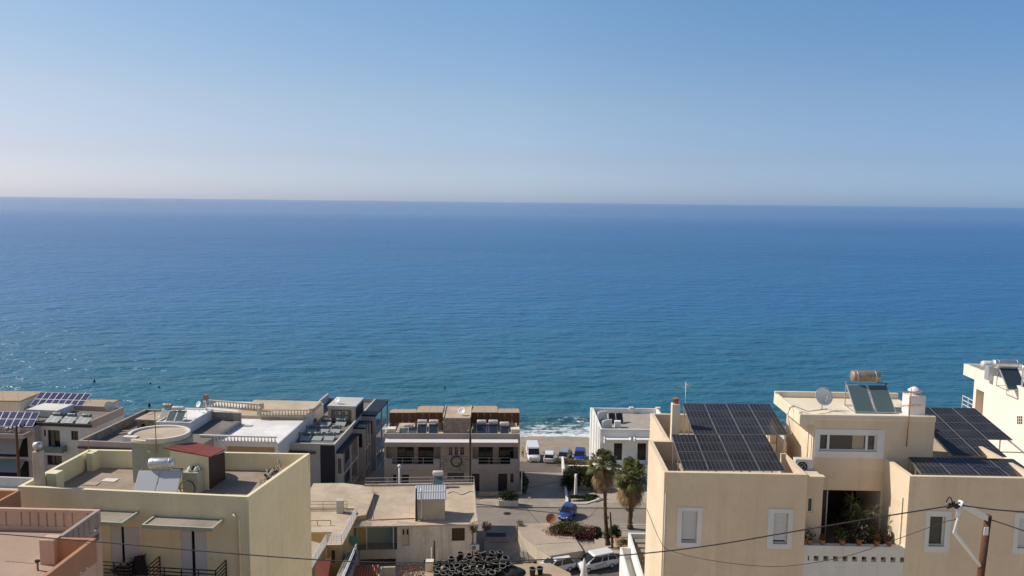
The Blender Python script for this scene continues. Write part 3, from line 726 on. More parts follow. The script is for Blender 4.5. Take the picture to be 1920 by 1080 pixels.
def pole(name, label, P, h, r=0.14, lean=(0, 0), mat='wood_pole', group=None):
    t = thing(name, label, 'pole', P, group); P = Vector(P); mb = MB(); tp = P + Vector((lean[0], lean[1], h))
    mb.tube([P.lerp(tp, k / 6) for k in range(7)], [r * (1 - 0.3 * k / 6) for k in range(7)], 10, world=True); mb.build('shaft', mat, t)
    return t, tp

def car(label, P, deg, L=4.1, W=1.75, H=1.5, paint='car_white', kind='hatch', group='parked cars', text=None):
    """deg: heading of the bonnet, 0 = towards the camera"""
    a = R(deg); t = thing('van' if kind == 'van' else 'parked_car', label, 'van' if kind == 'van' else 'car', P, group)
    fx = Vector((math.sin(a), -math.cos(a), 0)); sx_ = Vector((-fx.y, fx.x, 0)); O = Vector(P)
    def p(x, y, z): return O + fx * x + sx_ * y + Vector((0, 0, z))
    h = L / 2; w = W / 2; belt = 0.60 * H if kind != 'van' else 0.58 * H
    if kind == 'van': st = [(-h, 0.30, belt, .93), (-h + .12, .24, belt + .02, 1), (0, .22, belt, 1), (h - 1.0, .22, belt - .02, 1), (h - .5, .22, belt - .16, .98), (h - .12, .24, belt - .32, .93), (h, .32, belt - .46, .82)]
    else: st = [(-h, .36, belt - .06, .84), (-h + .14, .26, belt, .95), (-h + .7, .22, belt + .02, 1), (0, .20, belt - .01, 1), (h - 1.15, .20, belt - .03, 1), (h - .75, .20, belt - .09, .98), (h - .25, .24, belt - .20, .92), (h, .34, belt - .34, .78)]
    mb = MB(); rings = []
    for x, zb, zt_, k in st:
        ww = w * k; hh = zt_ - zb
        rings.append([mb.W(p(x, yy, zz)) for yy, zz in ((-ww * .85, zb), (-ww * .97, zb + hh * .2), (-ww, zb + hh * .55), (-ww * .96, zb + hh * .85), (-ww * .86, zt_), (0, zt_ + .02), (ww * .86, zt_), (ww * .96, zb + hh * .85), (ww, zb + hh * .55), (ww * .97, zb + hh * .2), (ww * .85, zb))])
    for A, B in zip(rings, rings[1:]):
        for i in range(11): mb.face([A[i], A[(i + 1) % 11], B[(i + 1) % 11], B[i]], 0, None, True)
    mb.face(rings[0][::-1]); mb.face(rings[-1]); body = mb.build('body', paint, t)
    # glasshouse
    if kind == 'van': g = [(-h + .10, -h + .22), (h - .62, h - 1.15)]
    elif kind == 'mpv': g = [(-h + .10, -h + .52), (h - .62, h - 1.75)]
    else: g = [(-h + .12, -h + .62), (h - .95, h - 1.80)]
    (rb, rt), (fb, ft) = g; zb, zt_ = belt - .05, H; wb, wt = w * .90, w * .72 if kind != 'van' else w * .82
    def ghouse(e, mat, name, parent, z0, z1):
        mb = MB(); lo, hi = [], []
        for f_, ring in ((0, lo), (1, hi)):
            z = z0 + (z1 - z0) * f_; q = (z - zb) / (zt_ - zb); xr = rb + (rt - rb) * q - e; xf = fb + (ft - fb) * q + e; y_ = wb + (wt - wb) * q + e
            ring += [mb.W(p(xr, -y_, z)), mb.W(p(xf, -y_, z)), mb.W(p(xf, y_, z)), mb.W(p(xr, y_, z))]
        for i in range(4): mb.face([lo[i], lo[(i + 1) % 4], hi[(i + 1) % 4], hi[i]])
        mb.face(hi); return mb.build(name, mat, parent)
    ghouse(0, 'glass', 'windows', t, zb, zt_ - .10)
    rf = ghouse(.012, paint, 'roof', t, zt_ - .13 if kind != 'van' else zt_ - .2, zt_)
    mb = MB()
    for sy in (-1, 1):
        for (x0, x1) in ((rb, rt), (fb, ft), ((rb + fb) / 2 + .1, (rt + ft) / 2 + .1)) + ((((rb * .7 + fb * .3)), (rt * .7 + ft * .3)),) * (kind != 'hatch'):
            mb.bar(p(x0, sy * (wb + .005), zb), p(x1, sy * (wt + .005), zt_ - .08), .09, .05, world=True)
    if kind == 'van':
        for sy in (-1, 1):
            A = [p(rb - .01, sy * (wb + .02), zb), p((rb + fb) / 2 + .3, sy * (wb + .02), zb), p((rt + ft) / 2 + .3, sy * (wt + .02), zt_ - .1), p(rt - .01, sy * (wt + .02), zt_ - .1)]; mb.quad(A, world=True)
    mb.build('pillars', paint, rf)
    for x in (-h + .78, h - .80):
        for sy in (-1, 1):
            r_ = .31 if kind != 'van' else .35; c = p(x, sy * (w - .02), r_); mb = MB()
            mb.lathe(c - sx_ * sy * .2, sx_ * sy, [(0, r_ * .7), (.02, r_), (.2, r_), (.225, r_ * .9), (.225, r_ * .62)], 18); wh = mb.build('wheel', 'rubber', t)
            mb = MB(); mb.lathe(c + sx_ * sy * .012, sx_ * sy, [(0, r_ * .64), (.016, r_ * .6), (.02, r_ * .1)], 14); mb.build('rim', 'alu', wh)
    for sy in (-1, 1):
        mb = MB(); c = p(h - .12, sy * w * .62, belt - .36)
        mb.lathe(c, fx * .9 + sx_ * sy * .3 + Vector((0, 0, .3)), [(0, .14), (.06, .12), (.09, .03)], 10); mb.build('headlight', 'lamp_glass', t)
        mb = MB(); mb.bar(p(-h + .02, sy * w * .76, belt - .3), p(-h + .05, sy * w * .76, belt - .02), .16, .08, world=True); mb.build('tail_light', 'red_lamp', t)
        mb = MB(); mb.bar(p(fb - .2, sy * (w * .96), belt + .08), p(fb - .2, sy * (w + .17), belt + .10), .12, .14, world=True); mb.build('mirror', paint, t)
    mb = MB(); mb.bar(p(h - .02, -w * .4, .42), p(h - .02, w * .4, .42), .06, .16, world=True); mb.build('grille', 'black_plastic', t)
    mb = MB(); mb.bar(p(h + .0, -.26, .52), p(h + .0, .26, .52), .03, .11, world=True); mb.bar(p(-h - .0, -.26, .62), p(-h - .0, .26, .62), .03, .11, world=True); mb.build('number_plate', 'white_paint', t)
    if text:
        rnd = random.Random(4); mb = MB()                       # too blurred to read: strokes in two colours
        def st(x0, z0, x1, z1, mi): mb.bar(p(x0, text * (w + .012), z0), p(x1, text * (w + .012), z1), .012, .035, mi, True)
        for k in range(7):
            x = .62 - k * .125; z = .52 + .012 * k; hh = rnd.choice((.16, .2, .22)); st(x, z, x - .02, z + hh, 0)
            if k % 2 == 0: st(x, z + hh * .9, x - .08, z + hh * .8, 0)
            else: st(x, z + hh * .5, x - .07, z + hh * .5, 0)
        for k in range(4):
            x = -.30 - k * .11; z = .66 + .012 * k; st(x, z, x - .03, z + .16, 1); st(x, z + .16, x - .07, z + .14, 1)
        st(-.62, .50, -1.0, .52, 1)
        mb.build('door_lettering', ['sticker_red', 'sticker_grey'], t)
    return t
def person(label, P, h, zones, seed=0, yaw=0.0):
    """one continuous skinned figure; zones: list of (height fraction, colour)"""
    P = Vector(P); s = h / 1.75
    J = {'pel': (0, 0, .95), 'che': (0, .0, 1.28), 'neck': (0, 0, 1.48), 'hd': (0, -.02, 1.58), 'top': (0, -.02, 1.72),
         'hl': (.10, 0, .90), 'kl': (.12, -.04, .50), 'al': (.13, .02, .08), 'fl': (.14, -.14, .04), 'hr': (-.10, 0, .90), 'kr': (-.11, -.06, .50), 'ar': (-.12, .02, .08), 'fr': (-.13, -.14, .04),
         'sl': (.19, 0, 1.42), 'el': (.26, .02, 1.14), 'wl': (.25, -.10, .90), 'ml': (.25, -.13, .80), 'sr': (-.19, 0, 1.42), 'er': (-.27, .02, 1.14), 'wr': (-.24, -.12, .92), 'mr': (-.24, -.16, .82)}
    rad = {'pel': .15, 'che': .155, 'neck': .06, 'hd': .095, 'top': .07, 'hl': .10, 'kl': .068, 'al': .045, 'fl': .04, 'hr': .10, 'kr': .068, 'ar': .045, 'fr': .04, 'sl': .07, 'el': .045, 'wl': .034, 'ml': .035, 'sr': .07, 'er': .045, 'wr': .034, 'mr': .035}
    E_ = [('pel', 'che'), ('che', 'neck'), ('neck', 'hd'), ('hd', 'top'), ('pel', 'hl'), ('hl', 'kl'), ('kl', 'al'), ('al', 'fl'), ('pel', 'hr'), ('hr', 'kr'), ('kr', 'ar'), ('ar', 'fr'), ('che', 'sl'), ('sl', 'el'), ('el', 'wl'), ('wl', 'ml'), ('che', 'sr'), ('sr', 'er'), ('er', 'wr'), ('wr', 'mr')]
    ks = list(J); me = bpy.data.meshes.new('person'); me.from_pydata([Vector(J[k]) * s for k in ks], [(ks.index(a), ks.index(b)) for a, b in E_], [])
    o = bpy.data.objects.new('person', me); col.objects.link(o); o.location = P; o.rotation_euler.z = R(yaw)
    sk = o.modifiers.new('skin', 'SKIN'); lay = me.skin_vertices[0] if me.skin_vertices else None
    if lay is None:
        bm = bmesh.new(); bm.from_mesh(me); bm.verts.layers.skin.verify(); bm.to_mesh(me); bm.free(); lay = me.skin_vertices[0]
    for i, k in enumerate(ks): lay.data[i].radius = (rad[k] * s, rad[k] * s * (.75 if k in ('pel', 'che') else 1)); lay.data[i].use_root = (k == 'pel')
    o.modifiers.new('sub', 'SUBSURF').levels = 2; o.modifiers['sub'].render_levels = 2
    mt, n, l, b = newmat('person_clothing'); tcn = n.new('ShaderNodeTexCoord'); spn = n.new('ShaderNodeSeparateXYZ'); l.new(tcn.outputs['Object'], spn.inputs[0])
    v = ramp(n, l, spn.outputs[2], 0, 1.75 * s); rp = n.new('ShaderNodeValToRGB'); rp.color_ramp.interpolation = 'CONSTANT'
    for i, (f_, c) in enumerate(zones):
        e = rp.color_ramp.elements[i] if i < 2 else rp.color_ramp.elements.new(f_)
        e.position = f_; e.color = (*c, 1)
    l.new(v, rp.inputs[0]); l.new(rp.outputs[0], b.inputs['Base Color']); b.inputs['Roughness'].default_value = 0.85; me.materials.append(mt)
    return tag(o, label, 'person')

# ================================================================== cream house at the right
P0 = ad(1246, 885.5, 33); zt = P0.z; F = Frame(P0, -1.2)
house = thing('cream_house', 'large cream plaster house with white window surrounds, leafy recessed terrace and flat solar roofs', 'house', F.p(6, 0, 13))
W1 = F.onv(1514.5, 891, 0)[0]; V1 = F.onz(1213, 825.5, zt)[1]; zf = zt - 1.0; zb = 12.0
hA = F.rect(1278, 958, 1306.7, 1017.5, 0); sA = F.rect(1269, 951, 1315.5, 1025.5, 0)
hB = F.rect(1450, 962, 1477, 1020, 0); sB = F.rect(1439, 954, 1486, 1028.5, 0)
mb = MB(F); mb.block(0, W1, 0, V1, zb, zf, hf=[hA, hB], depth=0.22)
mb.build('wall', 'cream', house)
mb = MB(F); mb.parapet(0, W1, 0, V1, zf, zt, 0.2, 0, 'flk'); v_r = F.onz(1467, 849.5, zt)[1]; mb.box(W1 - 0.24, W1, 0.2, v_r, zf, zt)
mb.build('parapet', 'cream', house)
mb = MB(F); mb.box(0.2, W1 - 0.24, 0.2, V1 - 0.2, zf - 0.05, zf + 0.012); mb.build('roof', 'roof_tan', house)
for h, s_, g in ((hA, sA, 0.08), (hB, sB, 0.10)):
    w = window(house, F, 'f', h, 0, 0.22, 'white_paint', 'glass', 0.05, 0, surround=s_); shutter(w, F, 'f', h, 0, 0.22, g)
# rear roof block
U2 = 0.85; V2 = F.onz(1229.5, 775, zt)[1]; U2r = W1 + 0.6
mb = MB(F); mb.block(U2, U2r, V1, V2, zb, zf); mb.build('rear_wall', 'cream', house)
mb = MB(F); mb.parapet(U2, U2r, V1 + 0.01, V2, zf, zt, 0.2, 0, 'lrk'); mb.build('rear_parapet', 'cream', house)
# chimney on the dividing wall
u0, u1, z0, z1 = F.rect(1259, 757, 1274, 812, V1 + 0.1)
mb = MB(F); mb.box(u0, u1, V1 - 0.02, V1 + 0.36, zf, z1); ch = mb.build('chimney', 'cream_pale', house, bevel=0.02)
mb = MB(F); uc = (u0 + u1) / 2; mb.lathe(F.p(uc, V1 + 0.17, z1), (0, 0, 1), [(0, 0.13), (0.22, 0.13), (0.22, 0.15), (0.26, 0.15)], 12); mb.build('flue', 'clay', ch)
# set-back piece with a small window, beside the terrace
vm = 0.75; W2 = F.onv(1541, 960, vm)[0]; zm = F.onv(1527, 896, vm)[1]
hS = F.rect(1513.5, 933, 1524.5, 961, vm)
mb = MB(F); mb.block(W1 - 0.02, W2, vm, 2.4, zb, zm, hf=[hS], depth=0.14); mb.build('side_wall', 'cream', house)
window(house, F, 'f', hS, vm, 0.14, 'white_paint', 'glass_grey', 0.05, 0)
mb = MB(F); mb.box(W1 - 0.1, W2 + 0.05, vm - 0.06, vm + 0.25, zm + 0.003, zm + 0.08); mb.build('ledge', 'cream_pale', house, bevel=0.02)
# stair tower with the wide window
VT = 2.4; uT0 = F.onv(1523, 850, VT)[0]; uT1 = F.onv(1749, 850, VT)[0]; zT = F.onv(1610, 778.5, VT)[1]; VTk = F.onz(1450, 739.4, zT)[1]
uO = F.onv(1499.5, 785, VT)[0]; zO = F.onv(1505, 796, VT)[1]
hW = F.rect(1535.5, 814, 1644, 846, VT); sW = F.rect(1527, 805, 1658, 858.5, VT)
uo0 = F.onv(1541, 960, VT)[0]; uo1 = F.onv(1649, 960, VT)[0]; zo1 = F.onv(1595, 919.5, VT)[1]
zB = F.onv(1600, 1027, 0)[1]; zTf = zB - 1.0
Wr = F.onv(1706, 893, 0)[0]; zt2 = F.onv(1706, 893, 0)[1]; Ur = Wr + 5.6
mb = MB(F)
mb.facade('f', VT, uT0, uT1, zo1, zT - 0.25, [hW], 0.16); mb.facade('f', VT, uT0 - 0.02, uT1, zTf - 0.5, zo1, [(uo0, uo1, zTf, zo1 - 0.001)], 2.6)
mb.facade('l', uT0, VT, VTk, zb, zT - 0.25); mb.facade('r', uT1, VT, VTk, zb, zT - 0.25); mb.facade('k', VTk, uT0, uT1, zb, zT - 0.25)
mb.build('tower_wall', 'cream', house)
mb = MB(F); mb.box(uO, uT1 + 0.03, VT - 0.02, VTk + 0.1, zT - 0.26, zT - 0.25 + 0.12); mb.box(uO, uT0, VT - 0.021, VTk + 0.1, zO, zT - 0.262); mb.build('roof_slab', 'cream_pale', house)
mb = MB(F); mb.parapet(uO, uT1 + 0.03, VT - 0.02, VTk + 0.1, zT - 0.129, zT, 0.16, 0, 'f'); mb.parapet(uO, uT1 + 0.03, VT + 0.14, VTk + 0.1, zT - 0.129, zT + 0.16, 0.16, 0, 'k'); mb.box(uO, uO + 0.16, VT + 0.14, VTk - 0.06, zT - 0.129, zT + 0.06); mb.build('tower_parapet', 'cream_pale', house, bevel=0.02)
w = window(house, F, 'f', hW, VT, 0.16, 'white_paint', 'glass_grey', 0.07, 0, surround=sW, sill='white_paint')
mb = MB(F); a0, a1, q0, q1 = hW
for x in (1553.5, 1625.5):
    uu = F.onv(x, 830, VT)[0]; mb.box(uu - 0.05, uu + 0.05, VT + 0.03, VT + 0.1, q0 + 0.07, q1 - 0.07)
mb.build('mullion', 'white_paint', w)
mb = MB(F); ua, ub = F.onv(1600, 830, VT)[0], F.onv(1622, 830, VT)[0]; mb.box(ua, ub, VT + 0.119, VT + 0.128, q0 + 0.07, q1 - 0.08); mb.build('blind', 'curtain', w)
# terrace: inner back wall, floor, brown post, pierced front
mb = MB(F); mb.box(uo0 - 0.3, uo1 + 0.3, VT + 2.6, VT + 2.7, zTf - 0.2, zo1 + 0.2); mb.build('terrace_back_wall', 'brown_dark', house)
mb = MB(F); mb.box(W1, Wr, 0.2, VT + 2.6, zTf - 0.15, zTf + 0.004); mb.build('terrace_floor', 'roof_brown', house)
mb = MB(F); ua, ub = F.onv(1541.5, 960, VT)[0], F.onv(1548, 960, VT)[0]; mb.box(ua, ub, VT - 0.03, VT + 0.12, zTf, zo1 - 0.004); mb.build('post', 'brown_dark', house)
mb = MB(F); ua = F.onv(1550, 960, VT)[0]; mb.tube([(ua, VT + 0.05, zTf), (ua, VT + 0.05, zo1 - 0.01)], 0.035, 8); mb.build('downpipe', 'white_paint', house)
holes = []
for k in range(11):
    x = 1507.9 + 17.97 * k; y = 1042 + 0.33 * k; a = F.rect(max(x, 1514.5), y, x + 9.8, y + 9.4, 0.02); holes.append(a)
mb = MB(F); mb.facade('f', 0.02, W1, Wr, zb, zB, holes, 0.2); mb.facade('k', 0.24, W1, Wr, zTf, zB, holes, 0.02); mb.box(W1, Wr, 0.021, 0.30, zB + 0.001, zB + 0.05); mb.build('balustrade_wall', 'white_wall', house)
# right wing
V3 = 9.0; hC = F.rect(1742, 968, 1771, 1024, 0); sC = F.rect(1734, 958, 1782, 1035, 0); hD = F.rect(1909, 972, 1938, 1028, 0); sD = F.rect(1900, 962, 1948, 1038, 0)
zf2 = zt2 - 0.7
mb = MB(F); mb.block(Wr, Ur, 0, V3, zb, zf2, hf=[hC, hD], depth=0.2); mb.build('wing_wall', 'cream', house)
mb = MB(F); mb.parapet(Wr, Ur, 0, V3, zf2, zt2, 0.2, 0, 'flr'); mb.build('wing_parapet', 'cream', house)
mb = MB(F); mb.box(Wr + 0.2, Ur - 0.2, 0.2, V3, zf2 - 0.05, zf2 + 0.012); mb.build('wing_roof', 'roof_tan', house)
window(house, F, 'f', hC, 0, 0.2, 'white_paint', 'glass_grey', 0.05, 0, surround=sC, sill='white_paint')
w = window(house, F, 'f', hD, 0, 0.2, 'white_paint', 'glass', 0.05, 0, surround=sD); shutter(w, F, 'f', hD, 0, 0.2, 0.02)
# pipes on the walls
mb = MB(F); va, za = F.onu(1702, 948, Wr); mb.tube([(Wr - 0.05, 0.45, F.onu(1697, 935, Wr)[1]), (Wr - 0.05, 0.45, zb + 8)], 0.035, 8); mb.build('drainpipe', 'cream_pale', house)
mb = MB(F); mb.tube([(0.08, -0.03, F.onv(1243, 925, 0)[1]), (0.08, -0.03, zb)], 0.022, 6); mb.build('cable_duct', 'light_grey', house)
mb = MB(F); q = F.rect(1600, 700, 1605, 710, VT); ua = F.onv(1519, 800, VT)[0]; mb.tube([(ua, VT + 0.2, zO - 0.05), (ua, VT + 0.2, zf)], 0.04, 8); mb.build('rain_pipe', 'cream_pale', house)
mb = MB(F); uu = uO - 0.04
pts = [az(1551, 767, zT + 0.02), az(1515, 771, zT + 0.02), az(1488, 760, zT + 0.12), az(1481, 765, zT + 0.05)]
pe = F.p(uO - 0.05, F.loc(pts[-1])[1], zT - 1.2); mb.tube([*pts, Vector((pts[-1].x - 0.1, pts[-1].y, zT - 0.3)), pe], 0.035, 7, world=True); mb.build('cable_hose', 'cream_pale', house)

# solar arrays of the cream house
def PQ(pts, ds): return [ad(x, y, d) for (x, y), d in zip(pts, ds)]
q = PQ([(1258, 814), (1435.5, 815), (1473, 882.5), (1281, 881.5)], [36.0, 35.95, 33.45, 33.5])
pv_array('solar_array', 'black solar array of eight panels behind the front parapet, nearest of the left pair', 'black solar arrays on the cream house', q, 4, 2, zfloor=zf)
q = PQ([(1279, 756.5), (1443.5, 757.5), (1479, 815), (1300.8, 814)], [40.0, 39.95, 36.85, 36.9])
pv_array('solar_array', 'black solar array beside the chimney, upper one of the left pair', 'black solar arrays on the cream house', q, 4, 2, zfloor=zf)
q = PQ([(1702, 856), (1900, 860), (1950, 894.5), (1727, 888)], [35.2, 35.1, 33.6, 33.7])
pv_array('solar_array', 'black solar array just behind the front parapet of the right wing', 'black solar arrays on the cream house', q, 4, 1, zfloor=zf2)
q = PQ([(1699, 763), (1827, 764.7), (1940, 858), (1787, 854)], [40.6, 40.5, 36.3, 36.4])
pv_array('solar_array', 'black solar array right of the tower, partly in its shadow', 'black solar arrays on the cream house', q, 3, 3, zfloor=zf2, skip=((2, 0),))

# things on the cream house
Pd = az(1549, 772, zT - 0.1); dish('large white satellite dish facing the camera on the cream house tower roof', (Pd.x, Pd.y + 0.5, zT - 0.12), 0.44, 170, 22, 0.62, 'white_paint')
Ph = az(1646, 777, zT - 0.1); heater('rust stained water heater with two grey green collectors on the cream tower roof', (Ph.x, Ph.y + 0.22, zT - 0.12), -1.2, 1.35, 0.28, 2, 0.92, 1.55, 42, 'tank_rust', 'collector_green', 'solar water heaters', 0.06, 0.16)
cu0, cu1, cz0, cz1 = F.rect(1703.5, 742, 1735.5, 778, VT + 0.5)
tch = thing('roof_chimney', 'white square chimney with a round cap and vent on the cream tower roof', 'chimney', F.p((cu0 + cu1) / 2, VT + 0.8, zT - 0.12))
mb = MB(F); mb.box(cu0, cu1, VT + 0.5, VT + 1.15, zT - 0.13, cz1); mb.build('stack', 'white_clean', tch, bevel=0.02)
mb = MB(F); uc = (cu0 + cu1) / 2; mb.lathe(F.p(uc, VT + 0.82, cz1), (0, 0, 1), [(0, 0.16), (0.14, 0.16), (0.14, 0.29), (0.2, 0.29), (0.32, 0.12), (0.36, 0.03)], 16); mb.build('cap', 'white_paint', tch)
mb = MB(F); mb.lathe(F.p(uc + 0.14, VT + 0.5, cz0 + (cz1 - cz0) * 0.45), -F.V, [(0, 0.07), (0.08, 0.07), (0.08, 0.05)], 10); mb.build('vent', 'white_paint', tch)
ua, zA = F.onv(1699.5, 838, VT - 0.12); zA2 = F.onv(1703, 742, VT - 0.12)[1]
antenna('old spiky television aerial bracketed to the front of the cream tower', F.p(ua, VT - 0.12, zA), zA2 - zA + 0.35, 0.05, 6, 20, mat='rusty', r=0.028, booms=2)
Pa = F.p(F.onv(1504, 870, 1.7)[0] - 0.0, 1.75, F.onv(1504, 893, 1.75)[1]); ac_unit('weathered white air conditioner in the corner beside the left solar parapet', (Pa.x + 0.12, Pa.y, max(Pa.z, zm + 0.0) - 0.22), -1.2, 0.8, 0.72, 0.35)
Pm = ad(1285, 757, 41.5); antenna('thin lone aerial mast behind the upper solar array', (Pm.x, Pm.y, zf), ad(1286, 716, 41.5).z - zf, 0, 4, 60, booms=1, r=0.02)
# terrace plants
pots = [(1518, 'white flowering plant in a clay pot, leftmost on the terrace ledge', 0.52, 'leaf_dark', 'white_flower'), (1542, 'small dark plant pot at the foot of the brown post', 0.25, 'dry_leaf', None), (1579, 'green bushy plant in a clay pot left of the tall white flowers', 0.55, 'leaf_green', None), (1611, 'tall white flowering plant in a clay pot in the middle of the ledge', 0.78, 'leaf_dark', 'white_flower'), (1644, 'clay pot with brown dried plant right of the white flowers', 0.32, 'dry_leaf', None), (1668, 'clay pot with low dried plant nearest the lit side wall', 0.28, 'dry_leaf', None)]
for k, (x, lb, h, mt_, ex) in enumerate(pots):
    uu = F.onv(x, 1018, 0.15)[0]; potted(lb, F.p(uu, 0.17, zB + 0.052), h, 0.12, mt_, 40 + k, 90, 0.11, ex)
def yucca(label, P, h, seed, n=9, ln=0.62, group='terrace shrubs', mat='olive_leaf'):
    rnd = random.Random(seed); P = Vector(P); t = thing('yucca_plant', label, 'plant', P, group); ms, ml = MB(), MB()
    for k in range(n):
        top = P + Vector((rnd.uniform(-.75, .75), rnd.uniform(-.35, .35), h * rnd.uniform(.55, 1))); ms.tube([P + Vector((rnd.uniform(-.1, .1), 0, 0)), P.lerp(top, .5), top], [.05, .04, .03], 6, world=True)
        for i in range(38):
            a = rnd.uniform(0, 6.283); e = R(rnd.uniform(-35, 75)); d = Vector((math.cos(a) * math.cos(e), math.sin(a) * math.cos(e), math.sin(e))); sd = d.cross(Vector((0, 0, 1))).normalized() * .022; L = ln * rnd.uniform(.7, 1.1)
            A, B, C_, D = ml.W(top), ml.W(top + d * L * .5 + sd), ml.W(top + d * L - Vector((0, 0, .12))), ml.W(top + d * L * .5 - sd); ml.face([A, B, C_, D])
    ms.build('stems', 'bark', t); ml.build('leaves', mat, t); return t
Py = F.p(F.onv(1626, 940, VT - 0.4)[0], VT - 0.35, zTf); yucca('tall spiky yucca filling the right of the recessed terrace', Py, zo1 - zTf - 0.35, 3)
Py = F.p(F.onv(1588, 960, VT + 0.8)[0], VT + 0.9, zTf); yucca('dark leafy yucca deep in the shade of the terrace', Py, 1.9, 8, 8, .55, mat='leaf_dark')
shrub('terrace_shrub', 'low dark green bush behind the terrace ledge pots', 'shrub', F.p((uo0 + uo1) / 2 + .1, 1.2, zTf + .75), (1.15, .5, .72), 900, .14, 'leaf_dark', 21, group='terrace shrubs')

# ================================================================== pale house at the far right edge
P2 = ad(1807.4, 681.8, 55); z2 = P2.z; F2 = Frame(P2, -4.2)
pale = thing('pale_house', 'tall pale cream house cut by the right edge, with an overhanging flat roof', 'house', F2.p(4, -10, 7))
zo = F2.onu(1807.4, 703, 0)[1]; vd = F2.onu(1825, 740, 0.0)[0]
hd = F2.onu(1829, 750, 0)[0], F2.onu(1844, 750, 0)[0]; hdz = F2.onu(1836, 731, 0)[1], F2.onu(1836, 790, 0)[1]
mb = MB(F2); mb.facade('l', 0, -24, vd, 7, zo, [(min(hd), max(hd), hdz[1] - 0.4, hdz[0])], 0.5); mb.quad([(0, vd, 7), (12, vd, 7), (12, vd, zo), (0, vd, zo)]); mb.facade('f', -24, 0, 12, 7, zo); mb.build('wall', 'pale_wall', pale)
mb = MB(F2); mb.box(0.003, 12, -24, 0, zo, z2 - 0.35); mb.build('roof_slab', 'pale_wall', pale)
mb = MB(F2); mb.parapet(0.003, 12, -24, 0, z2 - 0.349, z2, 0.2, 0, 'flk'); mb.build('parapet', 'pale_wall', pale)
mb = MB(F2); mb.box(0.5, 0.55, min(hd) - .05, max(hd) + .05, hdz[1] - 0.4, hdz[0]); mb.build('door', 'tan_board', pale)
mb = MB(F2)
for i in range(3):
    for j in range(3):
        v_, z_ = F2.onu(1908.5 + 3.6 * i, 782.5 + 5.2 * j, 0); mb.box(-0.012, 0.05, v_ - 0.07, v_ + 0.07, z_ - 0.07, z_ + 0.07)
mb.build('vents', 'dark_void', pale)
mb = MB(F2); rail(mb, [(0.1, vd), (0.1, vd + 1.6)], F2.onu(1815, 764, 0)[1] - 0.3, 0.9, 3, 0.8); mb.build('balcony_railing', 'white_paint', pale)
zr2 = z2 - 0.34
u_, v_ = F2.onz(1893, 726, zr2); Pq = F2.p(1.9, -6.2, zr2); u9_, v9_ = F2.onz(1908, 734, zr2); heater('water heater with a dark blue collector on the roof at the right edge', (F2.p(u9_, v9_, zr2)), -3, 1.75, 0.28, 1, 1.15, 1.65, 44, 'tank_silver', 'collector', base=0.1, tank_up=0.0)
mb = MB(F2); ua_, va_ = F2.onz(1842, 706, zr2); A = F2.p(ua_ - .1, va_, zr2 + .85); B = F2.p(ua_ + 1.6, va_, zr2 + .85); mb.lathe(A, B - A, [(0, .02), (.01, .2), (.1, .24), ((B - A).length - .1, .24), ((B - A).length, .1)], 14)
for u in (ua_ + .15, ua_ + 1.35): mb.bar((u, va_, zr2), (u, va_, zr2 + .7), .06)
tag(mb.build('water_tank', 'tank_white'), 'long white water cylinder lying on legs behind the dark collector', 'water tank')
mb = MB(F2); uc_, vc_ = F2.onz(1864, 714, zr2); mb.box(uc_ - .4, uc_ + .25, vc_, vc_ + .5, zr2, zr2 + .95); mb.box(uc_ + .28, uc_ + .75, vc_, vc_ + .5, zr2, zr2 + .95); tag(mb.build('roof_cabinet', 'corrugated', bevel=.02), 'pair of grey metal cabinets joined on the roof at the right edge', 'cabinet')
t_, tp_ = pole('vent_pipe', 'thin silver vent pipe standing on the roof at the right edge', F2.p(*F2.onz(1915, 735, zr2), zr2), 1.7, .06, mat='tank_silver')

# ================================================================== white beach house
F3 = Frame(ad(1125.6, 804.6, 106), 0.3); z3 = ad(1125.6, 804.6, 106).z; W3 = F3.onv(1262, 805, 0)[0]; V3k = F3.onz(1102, 764.3, z3)[1]; zg = 2.4
bh = thing('white_beach_house', 'white flat roofed beach house with ribbed curved side and gravel roof', 'house', F3.p(4, 0, zg))
zr3 = z3 - 0.75; hd1 = F3.rect(1151, 831, 1166.5, 863, 0); hd2 = F3.rect(1195, 831, 1211.5, 863.5, 0); hw1 = F3.rect(1150, 880, 1166, 900, 0)
zb3 = F3.onv(1140, 872, 0)[1]
mb = MB(F3); mb.block(0, W3, 0, V3k, zg, zr3, hf=[(hd1[0], hd1[1], hd1[2], hd1[3]), hd2, hw1], depth=0.35); mb.build('wall', 'white_clean', bh)
mb = MB(F3); mb.parapet(0, W3, 0, V3k, zr3, z3, 0.25); mb.build('parapet', 'white_clean', bh)
mb = MB(F3); mb.box(0.25, W3 - 0.25, 0.25, V3k - 0.25, zr3 - 0.05, zr3 + 0.015); mb.build('roof', 'roof_gravel', bh)
for k, vv in enumerate((1.3, 4.2, 7.4, 11.0)):                    # ribs bulging from the left wall
    mb = MB(F3); r_ = 0.55; poly = [(-0.02 - r_ * .45 * math.sin(math.pi * i / 8), vv - r_ * math.cos(math.pi * i / 8)) for i in range(9)]; mb.prism([(0.05, vv - r_), *poly, (0.05, vv + r_)][::-1], zg, z3 + 0.02); mb.build('rib', 'white_clean', bh)
for vv, uu in ((1.9, 2.05), (6.4, 1.9)):                         # curved screens on the roof edge
    mb = MB(F3); ri = 1.6; out, inn = [], []
    for i in range(13):
        a = math.pi * 0.5 * i / 12; out.append((uu - ri * math.cos(a), vv + ri * math.sin(a))); inn.append((uu - (ri - .16) * math.cos(a), vv + (ri - .16) * math.sin(a)))
    mb.prism(out + inn[::-1], zr3, z3 + 0.45); mb.build('curved_screen', 'white_clean', bh)
